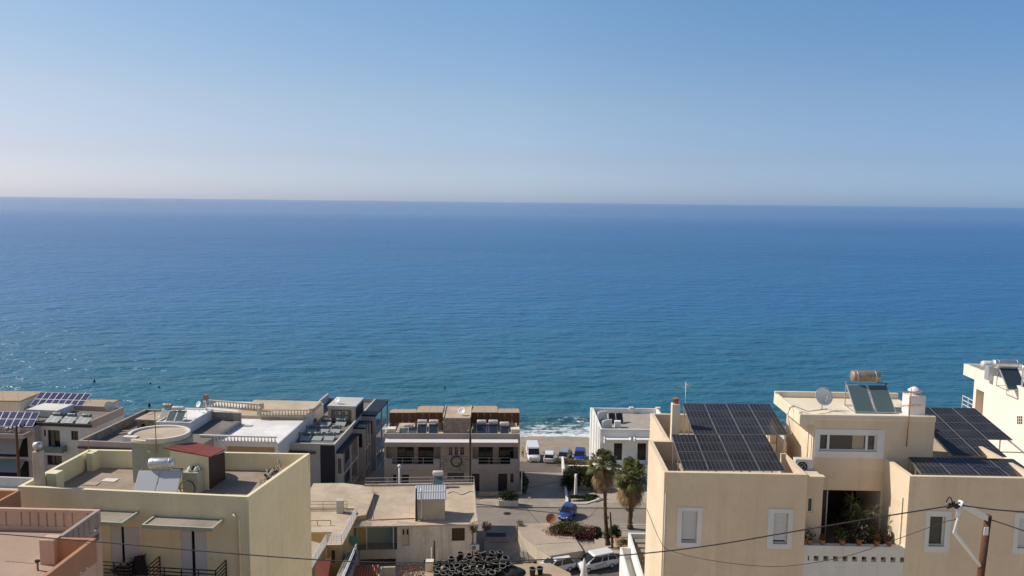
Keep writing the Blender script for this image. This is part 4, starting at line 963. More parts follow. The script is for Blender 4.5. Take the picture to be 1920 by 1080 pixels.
for x in (1183.5, 1233.5):
    uu = F3.onv(x, 770, V3k)[0]; mb = MB(F3); mb.box(uu - .35, uu + .35, V3k - .4, V3k + .05, zr3, z3 + .22); mb.build('parapet_post', 'white_clean', bh, bevel=.03)
for x0, x1 in ((1132, 1182), (1187.5, 1222)):
    a0, a1, q0, q1 = F3.rect(x0, 820, x1, 828.5, -0.3); mb = MB(F3); mb.box(a0, a1, -1.1, 0.0, q1 - 0.28, q1 - 0.1); mb.box(a0, a0 + .12, -1.2, -.02, q0 - .05, q1 + .05); mb.box(a1 - .12, a1, -1.2, -.02, q0 - .05, q1 + .05); mb.build('canopy', 'white_clean', bh)
for h in (hd1, hd2): window(bh, F3, 'f', h, 0, .35, 'brown_dark', 'glass', .12, 2, name='balcony_door')
window(bh, F3, 'f', hw1, 0, .35, 'brown_dark', 'glass', .08, 1)
mb = MB(F3); mb.box(-.0, W3, -1.5, 0, zb3 - .3, zb3 - .12); mb.build('balcony_slab', 'white_clean', bh)
mb = MB(F3); a0 = F3.onv(1176, 860, -1.4)[0]; mb.box(a0, a0 + .9, -1.5, -1.35, zb3 - .119, zb3 + .75); mb.box(W3 - 4, W3, -1.5, -1.35, zb3 - .119, zb3 + .6); mb.build('balcony_wall', 'white_clean', bh)
mb = MB(F3); rail(mb, [(.1, -1.42), (a0, -1.42)], zb3 - .119, .95, 4, 1.2); mb.build('balcony_railing', 'galv', bh)
for k, x in enumerate((1148, 1162)):
    u_, v_ = F3.onz(x - 1, 796, zr3); heater(('left' if k == 0 else 'right') + ' one of two black collectors on the gravel roof of the white beach house', F3.p(u_ + .15, v_ + .1, zr3 + .02), 0, .5, .1, 1, 1.0, 1.9, 40, 'tank_dark', 'collector_black', 'solar water heaters', .05, -.1)
u_, v_ = F3.onz(1159, 803.5, zr3); mb = MB(F3); mb.box(u_ - .42, u_ + .42, v_ + .3, v_ + .95, zr3, zr3 + .85); mb.box(u_ - .46, u_ + .46, v_ + .26, v_ + .99, zr3 + .853, zr3 + .95); tag(mb.build('roof_vent_box', 'white_clean', bevel=.06), 'small white plastered vent box on the gravel roof of the beach house', 'vent')

# ================================================================== centre apartment block
F4 = Frame(ad(720, 813, 102.6), 1.6); z4 = ad(720, 813, 102.6).z; W4 = F4.onv(975, 813, 0)[0]; V4 = 9.5; zr4 = z4 - 0.85; zg4 = 2.6
apt = thing('apartment_block', 'dusky beige two storey apartment block with stone centre bay and wooden roof screens', 'apartment block', F4.p(W4 / 2, 0, zg4))
L1, L2, R1, R2 = F4.onv(722, 850, 0)[0], F4.onv(826, 850, 0)[0], F4.onv(886, 850, 0)[0], F4.onv(971, 850, 0)[0]
zbb = F4.onv(780, 879, 0)[1]; zlo = F4.onv(780, 837.5, 0)[1]
VB = 1.5                                                            # upper flats sit behind deep loggias
hg = [F4.rect(737, 890, 743, 905, 0), F4.rect(753.5, 890, 767, 922, 0), F4.rect(885, 888, 899, 921.5, 0), F4.rect(934, 888, 951, 921.5, 0), F4.rect(957, 888, 963, 905, 0), F4.rect(839, 886.5, 870, 897.5, 0)]
hc = [F4.rect(841.5, 838.5, 848.5, 853.5, 0), F4.rect(852, 838.5, 859, 853.5, 0), F4.rect(862.5, 838.5, 870.5, 853.5, 0)]
mb = MB(F4); mb.facade('f', 0, 0, W4, zg4, zbb, hg, 0.25); mb.facade('f', 0, 0, W4, zlo, zr4 + 0.1); mb.facade('l', 0, 0, V4, zg4, zr4); mb.facade('r', W4, 0, V4, zg4, zr4); mb.facade('k', V4, 0, W4, zg4, zr4)
mb.quad([(0, 0, zr4), (W4, 0, zr4), (W4, V4, zr4), (0, V4, zr4)]); mb.facade('f', 0, L2, R1, zbb, zlo, hc, 0.25)
mb.box(0, L1 + .12, 0.002, VB, zbb, zlo); mb.box(R2, W4, 0.002, VB, zbb, zlo); mb.box(L2, L2 + .05, .3, VB, zbb, zlo); mb.box(R1 - .05, R1, .3, VB, zbb, zlo)
mb.build('wall', 'pink_beige', apt)
mb = MB(F4); hL = [F4.rect(745, 838, 776, 872, VB), F4.rect(784, 838, 813, 872, VB)]; hR = [F4.rect(897, 838, 924, 872, VB), F4.rect(935, 838, 963, 872, VB)]
zfl = zbb + 0.12
hL = [(a, b, zfl + .02, min(d, zlo - .1)) for a, b, c, d in hL]; hR = [(a, b, zfl + .02, min(d, zlo - .1)) for a, b, c, d in hR]
mb.facade('f', VB, L1, L2, zbb, zlo, hL, 0.1); mb.build('loggia_back_wall', 'pink_beige', apt); mb = MB(F4); mb.facade('f', VB, R1, R2, zbb, zlo, hR, 0.1); mb.build('loggia_back_wall', 'pink_beige', apt)
for h in hL + hR: window(apt, F4, 'f', h, VB, 0.1, 'brown_dark', 'glass', 0.07, 1, name='balcony_door')
for a, b in ((L1, L2), (R1, R2)):
    mb = MB(F4); mb.box(a + .12, b - .05, .25, VB, zbb - .02, zfl); mb.box(a + .12, b - .05, .0, VB, zlo + .001, zlo + .1); mb.build('loggia_slab', 'pink_beige', apt)
zp = F4.onv(780, 859.5, 0)[1]; zpm = F4.onv(780, 870, 0)[1]
for a, b, c, d in ((L1 - .1, F4.onv(735, 865, 0)[0], F4.onv(813, 865, 0)[0], L2 - .1), (R1 - .1, F4.onv(897, 865, 0)[0], F4.onv(957, 865, 0)[0], R2 + .1)):
    mb = MB(F4); mb.box(a, b, -.12, .2, zbb - .05, zp); mb.box(c, d, -.12, .2, zbb - .05, zp); mb.box(b, c, -.1, .2, zbb - .05, zpm); mb.build('balcony_parapet', 'mauve_wall', apt)
    mb = MB(F4); rail(mb, [(b, -.02), (c, -.02)], zpm, zp - zpm + .1, 2, 1.4); mb.build('balcony_railing', 'galv', apt)
names = ['window', 'door', 'door', 'door', 'window', 'window']
for h, nm in zip(hg, names): window(apt, F4, 'f', h, 0, .25, 'brown_dark', 'glass' if nm == 'window' else 'brown_dark', .07, 1 if nm == 'window' else 0, name=nm)
for h in hc: window(apt, F4, 'f', h, 0, .25, 'pink_beige', 'glass', .05, 1, 3)
a0, a1 = F4.onv(828, 860, 0)[0], F4.onv(880, 860, 0)[0]; zs0, zs1 = F4.onv(856, 885, 0)[1], F4.onv(856, 854.5, 0)[1]
rnd = random.Random(5); nx_, nz_ = 8, 5                                  # stone cladding of the centre bay
for j in range(nz_):
    for i in range(nx_):
        w_ = (a1 - a0) / nx_; h_ = (zs1 - zs0) / nz_; o_ = (j % 2) * w_ * .5; ua = a0 + i * w_ + o_; ub = min(ua + w_ - .03, a1)
        if ub - ua < .15: continue
        mb = MB(F4); mb.box(ua, ub, -.05 - rnd.uniform(0, .03), .01, zs0 + j * h_, zs0 + (j + 1) * h_ - .03); mb.build('stone', 'stone', apt)
mb = MB(F4); uc, zc = F4.onv(856, 864.5, 0); rr_ = .68; mb.tube([(uc + rr_ * math.cos(a * math.pi / 12), -.10, zc + rr_ * math.sin(a * math.pi / 12)) for a in range(25)], .07, 6, cap=False)
for a in range(12): mb.bar((uc + rr_ * math.cos(a * math.pi / 6), -.10, zc + rr_ * math.sin(a * math.pi / 6)), (uc + (rr_ + .17) * math.cos(a * math.pi / 6), -.10, zc + (rr_ + .17) * math.sin(a * math.pi / 6)), .08)
mb.build('sun_ornament', 'charcoal', apt)
mb = MB(F4); mb.parapet(0, W4, 0, V4, zr4, z4, .22); mb.build('parapet', 'pink_beige', apt)
mb = MB(F4); mb.box(.22, W4 - .22, .22, V4 - .22, zr4 - .02, zr4 + .012); mb.build('roof', 'roof_tan', apt)
for a, b in ((F4.onv(722, 828, -.6)[0], F4.onv(880, 828, -.6)[0]), (F4.onv(884, 828, -.6)[0], F4.onv(971.5, 828, -.6)[0])):   # rolled-out awnings
    za, zb_ = F4.onv(800, 822, 0)[1], F4.onv(800, 829.5, -1.0)[1]; zc = F4.onv(800, 837.5, -1.0)[1]
    mb = MB(F4); mb.prism([(a, -1.0), (b, -1.0), (b, 0), (a, 0)], za - .02, za)
    for i, v in enumerate(mb.v):
        if F4.loc(v)[1] < -.5: mb.v[i] = Vector((v.x, v.y, v.z - (za - zb_)))
    aw = mb.build('awning', 'awning', apt)
    mb = MB(F4); mb.box(a, b, -1.02, -.985, zc, zb_ - .03); mb.build('valance', 'pink_beige', aw)
# stair head
vs0 = 2.0; u0, u1, q0, q1 = F4.rect(831, 783.5, 882, 811, vs0); vk = F4.onz(856, 761, q1)[1]
mb = MB(F4); mb.box(u0, u1, vs0, vk, zr4, q1 - .12); sh = mb.build('stair_head', 'stone', apt)
mb = MB(F4); mb.box(u0 - .05, u1 + .05, vs0 - .05, vk, q1 - .118, q1); mb.parapet(u0 - .05, u1 + .05, vs0 - .05, vk, q1, q1 + .12, .15, 0, 'lkr'); mb.build('stair_head_roof', 'roof_tan', sh)
# wooden screens with board roofs, piece by piece
vw = 4.6
def screen(xs, yt, y0, y1, vbk):
    for x0, x1 in zip(xs, xs[1:]):
        a0, a1, c0, c1 = F4.rect(x0, y0, x1, y1, vw); mb = MB(F4); mb.box(a0 + .02, a1 - .02, vw, vw + .06, c0, c1); mb.build('wood_panel', 'wood', apt)
        zk = F4.onv((x0 + x1) / 2, yt, vbk)[1]; mb = MB(F4); A = [(a0 + .01, vw - .2, c1 + .05), (a1 - .01, vw - .2, c1 + .05), (a1 - .01, vbk, zk), (a0 + .01, vbk, zk)]; lo = [mb.P(u, v, z - .07) for u, v, z in A]; hi = [mb.P(*q) for q in A]
        mb.face(lo[::-1]); mb.face(hi)
        for k in range(4): mb.face([lo[k], lo[(k + 1) % 4], hi[(k + 1) % 4], hi[k]])
        mb.build('roof_board', 'tan_board', apt)
    a0, a1 = F4.onv(xs[0], 780, vw)[0], F4.onv(xs[-1], 780, vw)[0]
    for a in (a0 + .06, a1 - .06):
        for v in (vw, vbk - .3): mb = MB(F4); mb.bar((a, v + .1, zr4), (a, v + .1, F4.onv(xs[0], y0, vw)[1]), .12); mb.build('screen_post', 'wood', apt)
screen([730, 743, 755, 767, 779.5], 767, 773.5, 793, 6.9); screen([780, 793, 805, 818, 830], 761, 773, 793, 8.9)
screen([883, 896, 908, 920, 933], 761, 773, 793, 8.9); screen([933.5, 947, 960, 974], 766, 773.5, 793, 6.9)
mb = MB(F4)
for x in (748, 760): pass
hs = [(765, 'leftmost heater on the centre apartment roof, lower than its neighbours', 2, 1.0, 1.35, 'collector_green', 788), (791, 'second heater from the left on the centre apartment roof', 1, 1.25, 1.8, 'collector', 783), (812.5, 'heater just left of the stair head on the centre apartment roof', 1, 1.25, 1.8, 'collector', 783), (903, 'heater just right of the stair head on the centre apartment roof', 1, 1.4, 1.8, 'collector', 782), (925, 'middle heater right of the stair head on the centre apartment roof', 1, 1.25, 1.8, 'collector', 782), (946, 'rightmost heater on the centre apartment roof', 1, 1.2, 1.5, 'collector', 785)]
for x, lb, nc, cw, chh, mt_, y in hs:
    u_ = F4.onv(x, 800, 1.4)[0]; heater(lb, F4.p(u_, .9, zr4 + .02), 1.6, 1.3, .27, nc, cw if nc == 1 else 1.15, chh, 46, 'tank_white', mt_, 'solar water heaters', .25 if nc == 1 else .1)
for x, lb in ((734, 'cream water tank box at the left end of the centre apartment roof'), (966, 'cream water tank box at the right end of the centre apartment roof')):
    u_ = F4.onv(x, 805, 1.2)[0]; mb = MB(F4); mb.box(u_ - .55, u_ + .55, .8, 1.9, zr4 + .01, z4 + .35); mb.box(u_ - .6, u_ + .6, .75, 1.95, z4 + .352, z4 + .42); tag(mb.build('roof_tank', 'cream_pale', bevel=.05), lb, 'water tank')
Pd = F4.p(F4.onv(866, 778, 3.2)[0], 3.4, q1); dish('pale satellite dish lying back on the stair head of the centre apartments', (Pd.x, Pd.y, q1 + .01), .5, 200, 40, .55)

# ================================================================== grey modern block, left of centre
F5 = Frame(ad(515.6, 830.5, 99), -3.0); z5 = ad(515.6, 830.5, 99).z; W5 = F5.onv(627.8, 832.5, 0)[0]; V5 = 23.5; zr5 = z5 - .55; zg5 = 2.4
gb = thing('grey_apartments', 'modern grey apartment block with dark navy strip and roof full of flat water heaters', 'apartment block', F5.p(W5 / 2, 0, zg5))
un = F5.onv(601, 865, 0)[0]
mb = MB(F5); mb.facade('f', 0, 0, un, zg5, z5); mb.facade('l', 0, 0, V5, zg5, z5); mb.facade('k', V5, 0, W5, zg5, z5); mb.facade('r', W5, 0, V5, zg5, z5); mb.build('wall', 'grey_wall', gb)
mb = MB(F5); mb.box(un, W5 - .004, -.05, .1, zg5, z5 - .12); mb.build('navy_strip', 'navy_panel', gb)
mb = MB(F5); mb.parapet(.004, W5 - .004, .004, V5, zr5, z5 + .05, .22, 0, 'flr'); mb.build('parapet', 'light_grey', gb)
mb = MB(F5); mb.box(.2, W5 - .2, .2, V5, zr5 - .05, zr5 + .01); mb.build('roof', 'roof_grey', gb)
a0, a1 = F5.onv(530, 848, -.5)[0], F5.onv(590, 848, -.5)[0]; zz = F5.onv(560, 849, -.3)[1]
mb = MB(F5); mb.box(a0, a1, -.45, 0, zz - .05, zz + .2); mb.build('charcoal_strip', 'charcoal', gb)  # charcoal strip standing out from the front wall
# raised left wall further back
vL = F5.onz(585, 771, z5)[1]; zL = F5.onu(585, 769, 0)[1]
mb = MB(F5); mb.box(.01, .28, vL, V5, z5 + .051, z5 + .75); mb.build('side_screen', 'light_grey', gb)
# roof head with four air conditioners
v5a = F5.onz(640, 794, zr5)[1]; u0, u1, q0, q1 = F5.rect(615, 761, 666, 794, v5a); vkk = v5a + 5.0
hN = F5.rect(620, 768, 659, 791, v5a)
mb = MB(F5); mb.block(u0, u1, v5a, vkk, zr5, q1 - .3, hf=[(hN[0], hN[1], zr5, hN[3])], depth=1.0); mb.box(hN[0] - .1, hN[1] + .1, v5a + 1.0, v5a + 1.1, zr5, hN[3] + .1); rh = mb.build('stair_head', 'beige_wall', gb)
mb = MB(F5); mb.box(u0 - .08, u1 + .08, v5a - .08, vkk, q1 - .298, q1); mb.build('stair_head_roof', 'light_grey', rh)
mb = MB(F5); mb.box(u1 + .001, u1 + .06, v5a + .3, vkk - .3, zr5 - .8, q1 - .3); mb.build('dark_cladding', 'navy_panel', rh)
for k, (x, y) in enumerate(((633.5, 778), (646.5, 778), (633.5, 788), (646.5, 788))):
    u_, zq = F5.onv(x, y, v5a + .35); ac_unit(('upper' if k < 2 else 'lower') + (' left' if k % 2 == 0 else ' right') + ' air conditioner of the four in the grey block roof recess', F5.p(u_, v5a + .4, zq - .05), -3, .82, .58, .32)
Pd = F5.p(F5.onv(633, 760, v5a + 1)[0], v5a + 1.2, q1); dish('white satellite dish on the roof head of the grey block', (Pd.x, Pd.y, q1), .42, 215, 35, .5)
# heaters in three rows
rows5 = [(826, [547.5, 570, 592.5, 615], 'front'), (812.5, [561.5, 582.5, 604.5, 626.5], 'middle'), (799, [578, 608, 636], 'back')]
words = ['leftmost', 'second from left', 'third from left', 'rightmost']
for y, xsr, rw in rows5:
    for k, x in enumerate(xsr):
        u_, v_ = F5.onz(x, y + 1.5, zr5); wd = words[k] if len(xsr) == 4 else ['left', 'middle', 'right'][k]
        heater(wd + ' low flat water heater in the ' + rw + ' row on the grey block roof', F5.p(u_, v_, zr5 + .02), -3, 1.34 if rw != 'back' else 1.6, .25, 1, 1.3 if rw != 'back' else 1.5, 1.25, 14, 'tank_dark', 'collector_pale', 'flat water heaters on the grey block', .12, .0)
# balconies down the right side
def side_bay(v0, v1, proj, ztop, nfl, nm):
    mb = MB(F5); mb.box(W5 + .003, W5 + proj, v0, v1, ztop - .25, ztop); b = mb.build('bay_roof', 'navy_panel', gb)
    H_ = 3.0
    for k in range(nfl):
        zt_ = ztop - .25 - k * H_; zlow = max(zt_ - H_ + .2, zg5)
        mb = MB(F5); mb.box(W5 + .003, W5 + proj, v0, v1, zlow - .2, zlow); mb.build('balcony_slab', 'light_grey', gb)
        for v in (v0 + .15, (v0 + v1) / 2, v1 - .15): mb = MB(F5); mb.box(W5 + proj - .22, W5 + proj - .02, v - .13, v + .13, zlow, zt_); mb.build('column', 'light_grey', gb)
        mb = MB(F5); mb.box(W5 + .002, W5 + .05, v0 + .4, (v0 + v1) / 2 - .3, zlow, zt_ - .5); mb.build('balcony_door', 'glass', gb)
        mb = MB(F5); mb.box(W5 + .002, W5 + .05, (v0 + v1) / 2 + .3, v1 - .4, zlow, zt_ - .5); mb.build('balcony_door', 'glass', gb)
        mb = MB(F5); rail(mb, [(W5 + proj - .06, v0 + .3), (W5 + proj - .06, v1 - .3)], zlow, 1.0, 3, 1.3); mb.build('balcony_railing', 'galv', gb)
    hh = (W5 + proj * .3, W5 + proj * .75, ztop - 2.9, ztop - .9)
    mb = MB(F5); mb.facade('f', v0 - .02, W5 + .003, W5 + proj, zg5, ztop - .252, [hh], .1); mb.build('bay_front', 'grey_wall', gb); window(gb, F5, 'f', hh, v0 - .02, .1, 'charcoal', 'glass', .04, 0)
zS = F5.onv(634, 847, .4)[1]; side_bay(.4, 8.6, .95, zS, 2, 'a'); zS2 = zS + .35; side_bay(9.3, 12.8, 1.7, zS2 + .3, 3, 'b'); side_bay(14.2, V5 - .5, 2.1, z5 + .05, 3, 'c')

# ================================================================== house with the white roof terrace
F6 = Frame(ad(373, 830, 95), -2.5); z6 = ad(373, 818, 95).z; W6 = F6.onv(521, 818, 0)[0]; zg6 = 2.6
wt = thing('white_terrace_house', 'old house with a bright white roof terrace ringed by balustrades', 'house', F6.p(W6 / 2, 0, zg6))
zr6 = F6.onv(450, 831, 0)[1]; V6 = F6.onz(500, 786, zr6)[1]; hb = F6.rect(423, 837.5, 515, 849, 0)
mb = MB(F6); mb.block(-6, W6, 0, V6 + 9, zg6, zr6, hf=[(hb[0], hb[1], hb[2] - 2, hb[3])], depth=.6); mb.build('wall', 'white_wall', wt)
mb = MB(F6); mb.box(hb[0], hb[1], .6, .7, hb[2] - 2.2, hb[3]); mb.build('shutters', 'tan_board', wt)
mb = MB(F6); mb.box(-.2, W6 - .1, .1, V6, zr6 - .02, zr6 + .03); mb.build('terrace_floor', 'roof_white', wt)
mb = MB(F6); mb.box(-.2, W6 - .1, V6, V6 + 8.5, zr6 - .02, zr6 + .45); mb.build('rear_terrace', 'roof_tan', wt)
hbal = z6 - zr6 + .18
balustrade(wt, F6, (0, .12), (W6 - .2, .12), zr6 + .001, hbal, 'white_wall', .42, .22, .16, .26, .1)
A = F6.onz(380, 770, zr6 + .45); B = F6.onz(491, 771, zr6 + .45); balustrade(wt, F6, (A[0], B[1] + 1.6), (B[0], B[1] - .1), zr6 + .452, 1.05, 'beige_wall', .45, .2, .16, .3, .12)
C_ = F6.onz(486, 780.5, zr6 + .45); D_ = F6.onz(584, 781, zr6 + .45); balustrade(wt, F6, (C_[0], C_[1]), (D_[0], D_[1]), zr6 + .452, 1.0, 'beige_wall', .4, .2, .14, .3, .11)
for q in (A, B, C_, D_): mb = MB(F6); mb.box(q[0] - .22, q[0] + .22, q[1] - .22 + (0.8 if q is A else 0), q[1] + .22 + (0.8 if q is A else 0), zr6 + .45, zr6 + 1.62); mb.build('balustrade_post', 'beige_wall', wt)
# raised block on the left of the terrace
zR = zr6 + 2.0; uq = F6.onz(412, 769, zR)[0]; uL = F6.onz(335, 795, zR)[0] - 1
va, vb = F6.onz(378, 793, zR)[1], F6.onz(412, 766, zR)[1]
va = max(va, 1.2)
mb = MB(F6); mb.block(-6.2, uq - 1.2, va, vb, zg6, zR - .25); mb.build('upper_wall', 'white_wall', wt)
mb = MB(F6); mb.box(-6.2, uq - 1.2, va, vb, zR - .249, zR - .2); mb.parapet(-6.2, uq - 1.2, va, vb, zR - .2, zR, .2); mb.build('upper_roof', 'roof_white', wt)
u_, v_ = F6.onz(361, 793, zR); heater('water heater with two grey glass collectors at the corner of the white terrace house', F6.p(uq - 3.6, va + .6, zR - .19), -2.5, 1.6, .26, 2, 1.05, 1.6, 40, 'tank_white', 'collector_green')
dish('small white dish on the raised roof of the white terrace house', F6.p(uq - 2.6, vb - 1.2, zR - .19), .42, 215, 30, 1.0)
u_ = F6.onz(383, 766, zR)[0]; tv = thing('metal_flue', 'short rusty flue with a box cap rising above the white terrace house', 'flue', F6.p(uq - 2.0, vb - .4, zR - .2))
mb = MB(F6); mb.tube([(uq - 2.0, vb - .4, zR - .2), (uq - 2.0, vb - .4, zR + 1.3)], .1, 8); mb.build('pipe', 'galv', tv)
mb = MB(F6); mb.box(uq - 2.25, uq - 1.75, vb - .65, vb - .15, zR + 1.3, zR + 1.95); mb.build('cap', 'rusty', tv)

# ================================================================== dark roofed house with stone parapets
F7 = Frame(ad(146, 826, 90), -5.5); z7 = ad(146, 826, 90).z; W7 = F7.onv(252, 826, 0)[0] + 6.5; zg7 = 3.5; V7 = F7.onz(262, 768, z7)[1] + .3
dk = thing('dark_roof_house', 'mauve grey house with dark sunken roof and rough stone parapets', 'house', F7.p(W7 / 2, 0, zg7)); zr7 = z7 - 1.0
mb = MB(F7); mb.block(0, W7, 0, V7, zg7, zr7); mb.build('wall', 'mauve_wall', dk)
mb = MB(F7); mb.box(0, W7, -.02, .25, zr7 - .001, z7); mb.build('front_parapet', 'mauve_wall', dk)
for s_, (a, b, c, d) in enumerate(((0, .35, .25, V7), (.35, W7, V7 - .35, V7))): mb = MB(F7); mb.box(a, b, c, d, zr7 - .002, z7 + .03); mb.build('stone_parapet', 'stone', dk)
mb = MB(F7); mb.box(.35, W7, .25, V7 - .35, zr7, zr7 + .015); mb.build('roof', 'roof_grey', dk)
mb = MB(F7); zz = F7.onv(200, 841, -.1)[1]; mb.box(0, W7, -.18, -.021, zz - .12, zz + .1); mb.build('cornice', 'brown_dark', dk)
# rubble hut and plastered head with heater
hv = F7.onz(285, 806, zr7)[1]; u0, u1, q0, q1 = F7.rect(257, 788, 294, 809, hv); hh = F7.rect(264, 795, 272, 807, hv)
mb = MB(F7); mb.block(u0, u1, hv, hv + 3.4, zr7, q1, hf=[hh], depth=.3); hut = mb.build('hut', 'rubble', dk)
mb = MB(F7); mb.box(hh[0], hh[1], hv + .3, hv + .35, hh[2], hh[3]); mb.build('opening', 'dark_void', hut)
mb = MB(F7); mb.box(u0 - .15, u1 + .15, hv - .2, hv + 3.5, q1, q1 + .14); mb.build('hut_roof', 'concrete_pale', hut)
u0, u1, q0, q1 = F7.rect(294, 782, 322, 803, hv + 1.2)
mb = MB(F7); mb.box(u0, u1, hv + 1.2, hv + 3.2, zr7, q1); mb.build('plastered_head', 'cream_pale', dk)
heater('water heater with a pale collector and rusty tank on the plastered roof head at left', F7.p((u0 + u1) / 2, hv + 1.25, q1 + .01), -5.5, 1.25, .3, 1, 1.3, 1.15, 48, 'tank_rust', 'collector_pale', base=.05)


# ================================================================== grey house with glass balcony, at left
F8 = Frame(ad(82, 796, 100), -6); z8 = ad(82, 796, 100).z; u8 = F8.onv(172, 798, 0)[0]; zg8 = 3.0; V8 = F8.onz(233, 764, z8 + .7)[1]
gh = thing('grey_balcony_house', 'light grey house with small glass balcony and three pairs of collectors on its roof edge', 'house', F8.p(u8 / 2, 0, zg8)); uL8 = F8.onv(66, 830, 0)[0]
h1 = F8.rect(89.5, 806.5, 112.5, 838, 0); h2 = F8.rect(133, 808, 146.5, 825, 0); h3 = F8.rect(82, 806, 86, 818, 0); h4 = F8.rect(88, 852, 116, 872, 0)
h1 = (h1[0], h1[1], h1[2], h1[3])
mb = MB(F8); mb.block(uL8, u8, 0, V8, zg8, z8, hf=[h1, h2, h3, h4], depth=.25); mb.build('wall', 'light_grey', gh)
mb = MB(F8); mb.box(uL8 - .1, u8, -.25, .02, z8 - .1, z8 + .28); mb.build('fascia', 'charcoal', gh)
mb = MB(F8); mb.box(uL8, u8, .02, V8, z8 + .001, z8 + .08); mb.build('roof', 'roof_grey', gh)
mb = MB(F8); mb.box(u8 - .2, u8 + .03, .02, V8, z8 - .3, z8 + .75); mb.box(uL8, u8 - .2, V8 - .2, V8, z8 + .081, z8 + .75); mb.build('parapet', 'pink_beige', gh)
window(gh, F8, 'f', h1, 0, .25, 'charcoal', 'glass', .07, 1, name='balcony_door')
for h in (h2, h3, h4): window(gh, F8, 'f', h, 0, .25, 'charcoal', 'glass', .06, 1)
a0, a1 = F8.onv(80, 842, -.8)[0], F8.onv(119, 842, -.8)[0]; zz = F8.onv(100, 847, -.6)[1]
mb = MB(F8); mb.box(a0, a1, -1.1, 0, zz - .3, zz); mb.build('balcony_slab', 'light_grey', gh)
mb = MB(F8); mb.box(a0 + .05, a1 - .05, -1.08, -1.05, zz, zz + .75); mb.box(a1 - .08, a1 - .05, -1.05, -.02, zz, zz + .75); mb.build('glass_balustrade', 'collector_green', gh)
mb = MB(F8); mb.tube([(uL8 - .3, .1, zg8), (uL8 - .3, .1, z8 - .2), (uL8 - .05, .1, z8 + .1)], .28, 12); mb.build('round_pillar', 'light_grey', gh)
for k, x in enumerate((106, 136.5, 167)):
    u_, v_ = F8.onz(x - 1, 790, z8 + .1); heater(['left', 'middle', 'right'][k] + ' twin pale collector heater on the front edge of the grey balcony house roof', F8.p(u_, .35, z8 + .09), -6, 1.25, .22, 2, .78, 1.25, 26, 'tank_dark', 'collector_pale', 'twin collector heaters', .18, .0)
u_, v_ = F8.onz(200, 776, z8 + .1); dish('large tilted mesh dish on the roof of the grey balcony house', F8.p(u8 - 1.6, 6.2, z8 + .08), .75, 120, 35, .8, 'cream_pale')
q = [ad(75, 735, 112.2), ad(171.5, 738, 111.6), ad(152, 764, 108.3), ad(55.5, 761, 109)]
pv_array('solar_array', 'blue solar array of sixteen white framed panels, farther of the two at left', 'blue solar arrays at left', q, 8, 2, 'pv_blue', 'white_paint', zfloor=z8 + .1, inset=.05)
mb = MB(F8); P_ = az(75, 770, z8 + .6); u_, v_, _ = F8.loc(P_); mb.box(u_ - 1.2, u_ + 3.2, v_ - 1, v_ + 2.4, z8 + .081, z8 + 1.0); mb.build('roof_shed', 'white_wall', gh)

# ================================================================== house at the left edge with the near blue array
F9 = Frame(ad(0, 801, 99), -3); z9 = ad(0, 801, 99).z; u9 = F9.onv(64, 803, 0)[0]; zg9 = 4
lh = thing('awning_house', 'brownish house with grey awnings and balcony at the left edge below the blue array', 'house', F9.p(1.5, 0, zg9))
h1 = F9.rect(-20, 836, 40, 862, .2); h2 = F9.rect(-20, 868, 44, 900, .2)
zbc = F9.onv(20, 815, -1.4)[1]
mb = MB(F9); mb.block(-9, u9, 0, 5, zg9, z9, hf=[(-2.5, u9 - 1.0, zbc - 3.4, zbc - .35), (-2.5, u9 - 1.0, zbc - 7, zbc - 3.9)], depth=.5); mb.build('wall', 'mauve_wall', lh)
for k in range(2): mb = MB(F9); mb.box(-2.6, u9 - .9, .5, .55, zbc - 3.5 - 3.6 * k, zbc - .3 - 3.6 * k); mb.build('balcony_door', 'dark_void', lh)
mb = MB(F9); mb.box(-9, u9 - .4, -1.5, 0, zbc - .5, zbc - .25); mb.parapet(-9, u9 - .4, -1.5, 0, zbc - .249, zbc + .1, .18, 0, 'fr'); mb.build('balcony', 'pink_beige', lh)
for k, (za, zc, mt_) in enumerate(((zbc - .55, zbc - 2.5, 'awning_grey'), (zbc - 3.7, zbc - 4.9, 'awning_teal'))):
    mb = MB(F9); A = [(-3.2, -.2, za), (u9 - 1.3, -.2, za), (u9 - 1.3, -1.5, zc), (-3.2, -1.5, zc)]; lo = [mb.P(u, v, z - .03) for u, v, z in A]; hi = [mb.P(*q) for q in A]; mb.face(hi); mb.face(lo[::-1])
    for i in range(4): mb.face([lo[i], lo[(i + 1) % 4], hi[(i + 1) % 4], hi[i]])
    mb.build('awning', mt_, lh)
mb = MB(F9); mb.box(-9, u9, 0, 5, z9 + .001, z9 + .1); mb.build('roof', 'roof_grey', lh)
for k, x in enumerate((14, 30)):
    u_, zq = F9.onv(x, 812, -.5); ac_unit(('left' if k == 0 else 'right') + ' air conditioner above the balcony of the awning house', F9.p(u_, -.45, zbc + .0), -3, .8, .6, .32)
q = [ad(-34, 771, 102.4), ad(75, 772.5, 102), ad(61, 800, 98.8), ad(-48, 799, 99.2)]
pv_array('solar_array', 'blue solar array at the left edge, nearer of the two', 'blue solar arrays at left', q, 8, 2, 'pv_blue', 'white_paint', zfloor=z9 + .1, inset=.05)
F10 = Frame(ad(-20, 752, 121), 0); z10 = ad(-20, 752, 121).z; u10 = F10.onv(37, 750, 0)[0]
ch_ = thing('cream_head_house', 'low cream roof head against the sea at the left edge', 'house', F10.p(0, 0, 2))
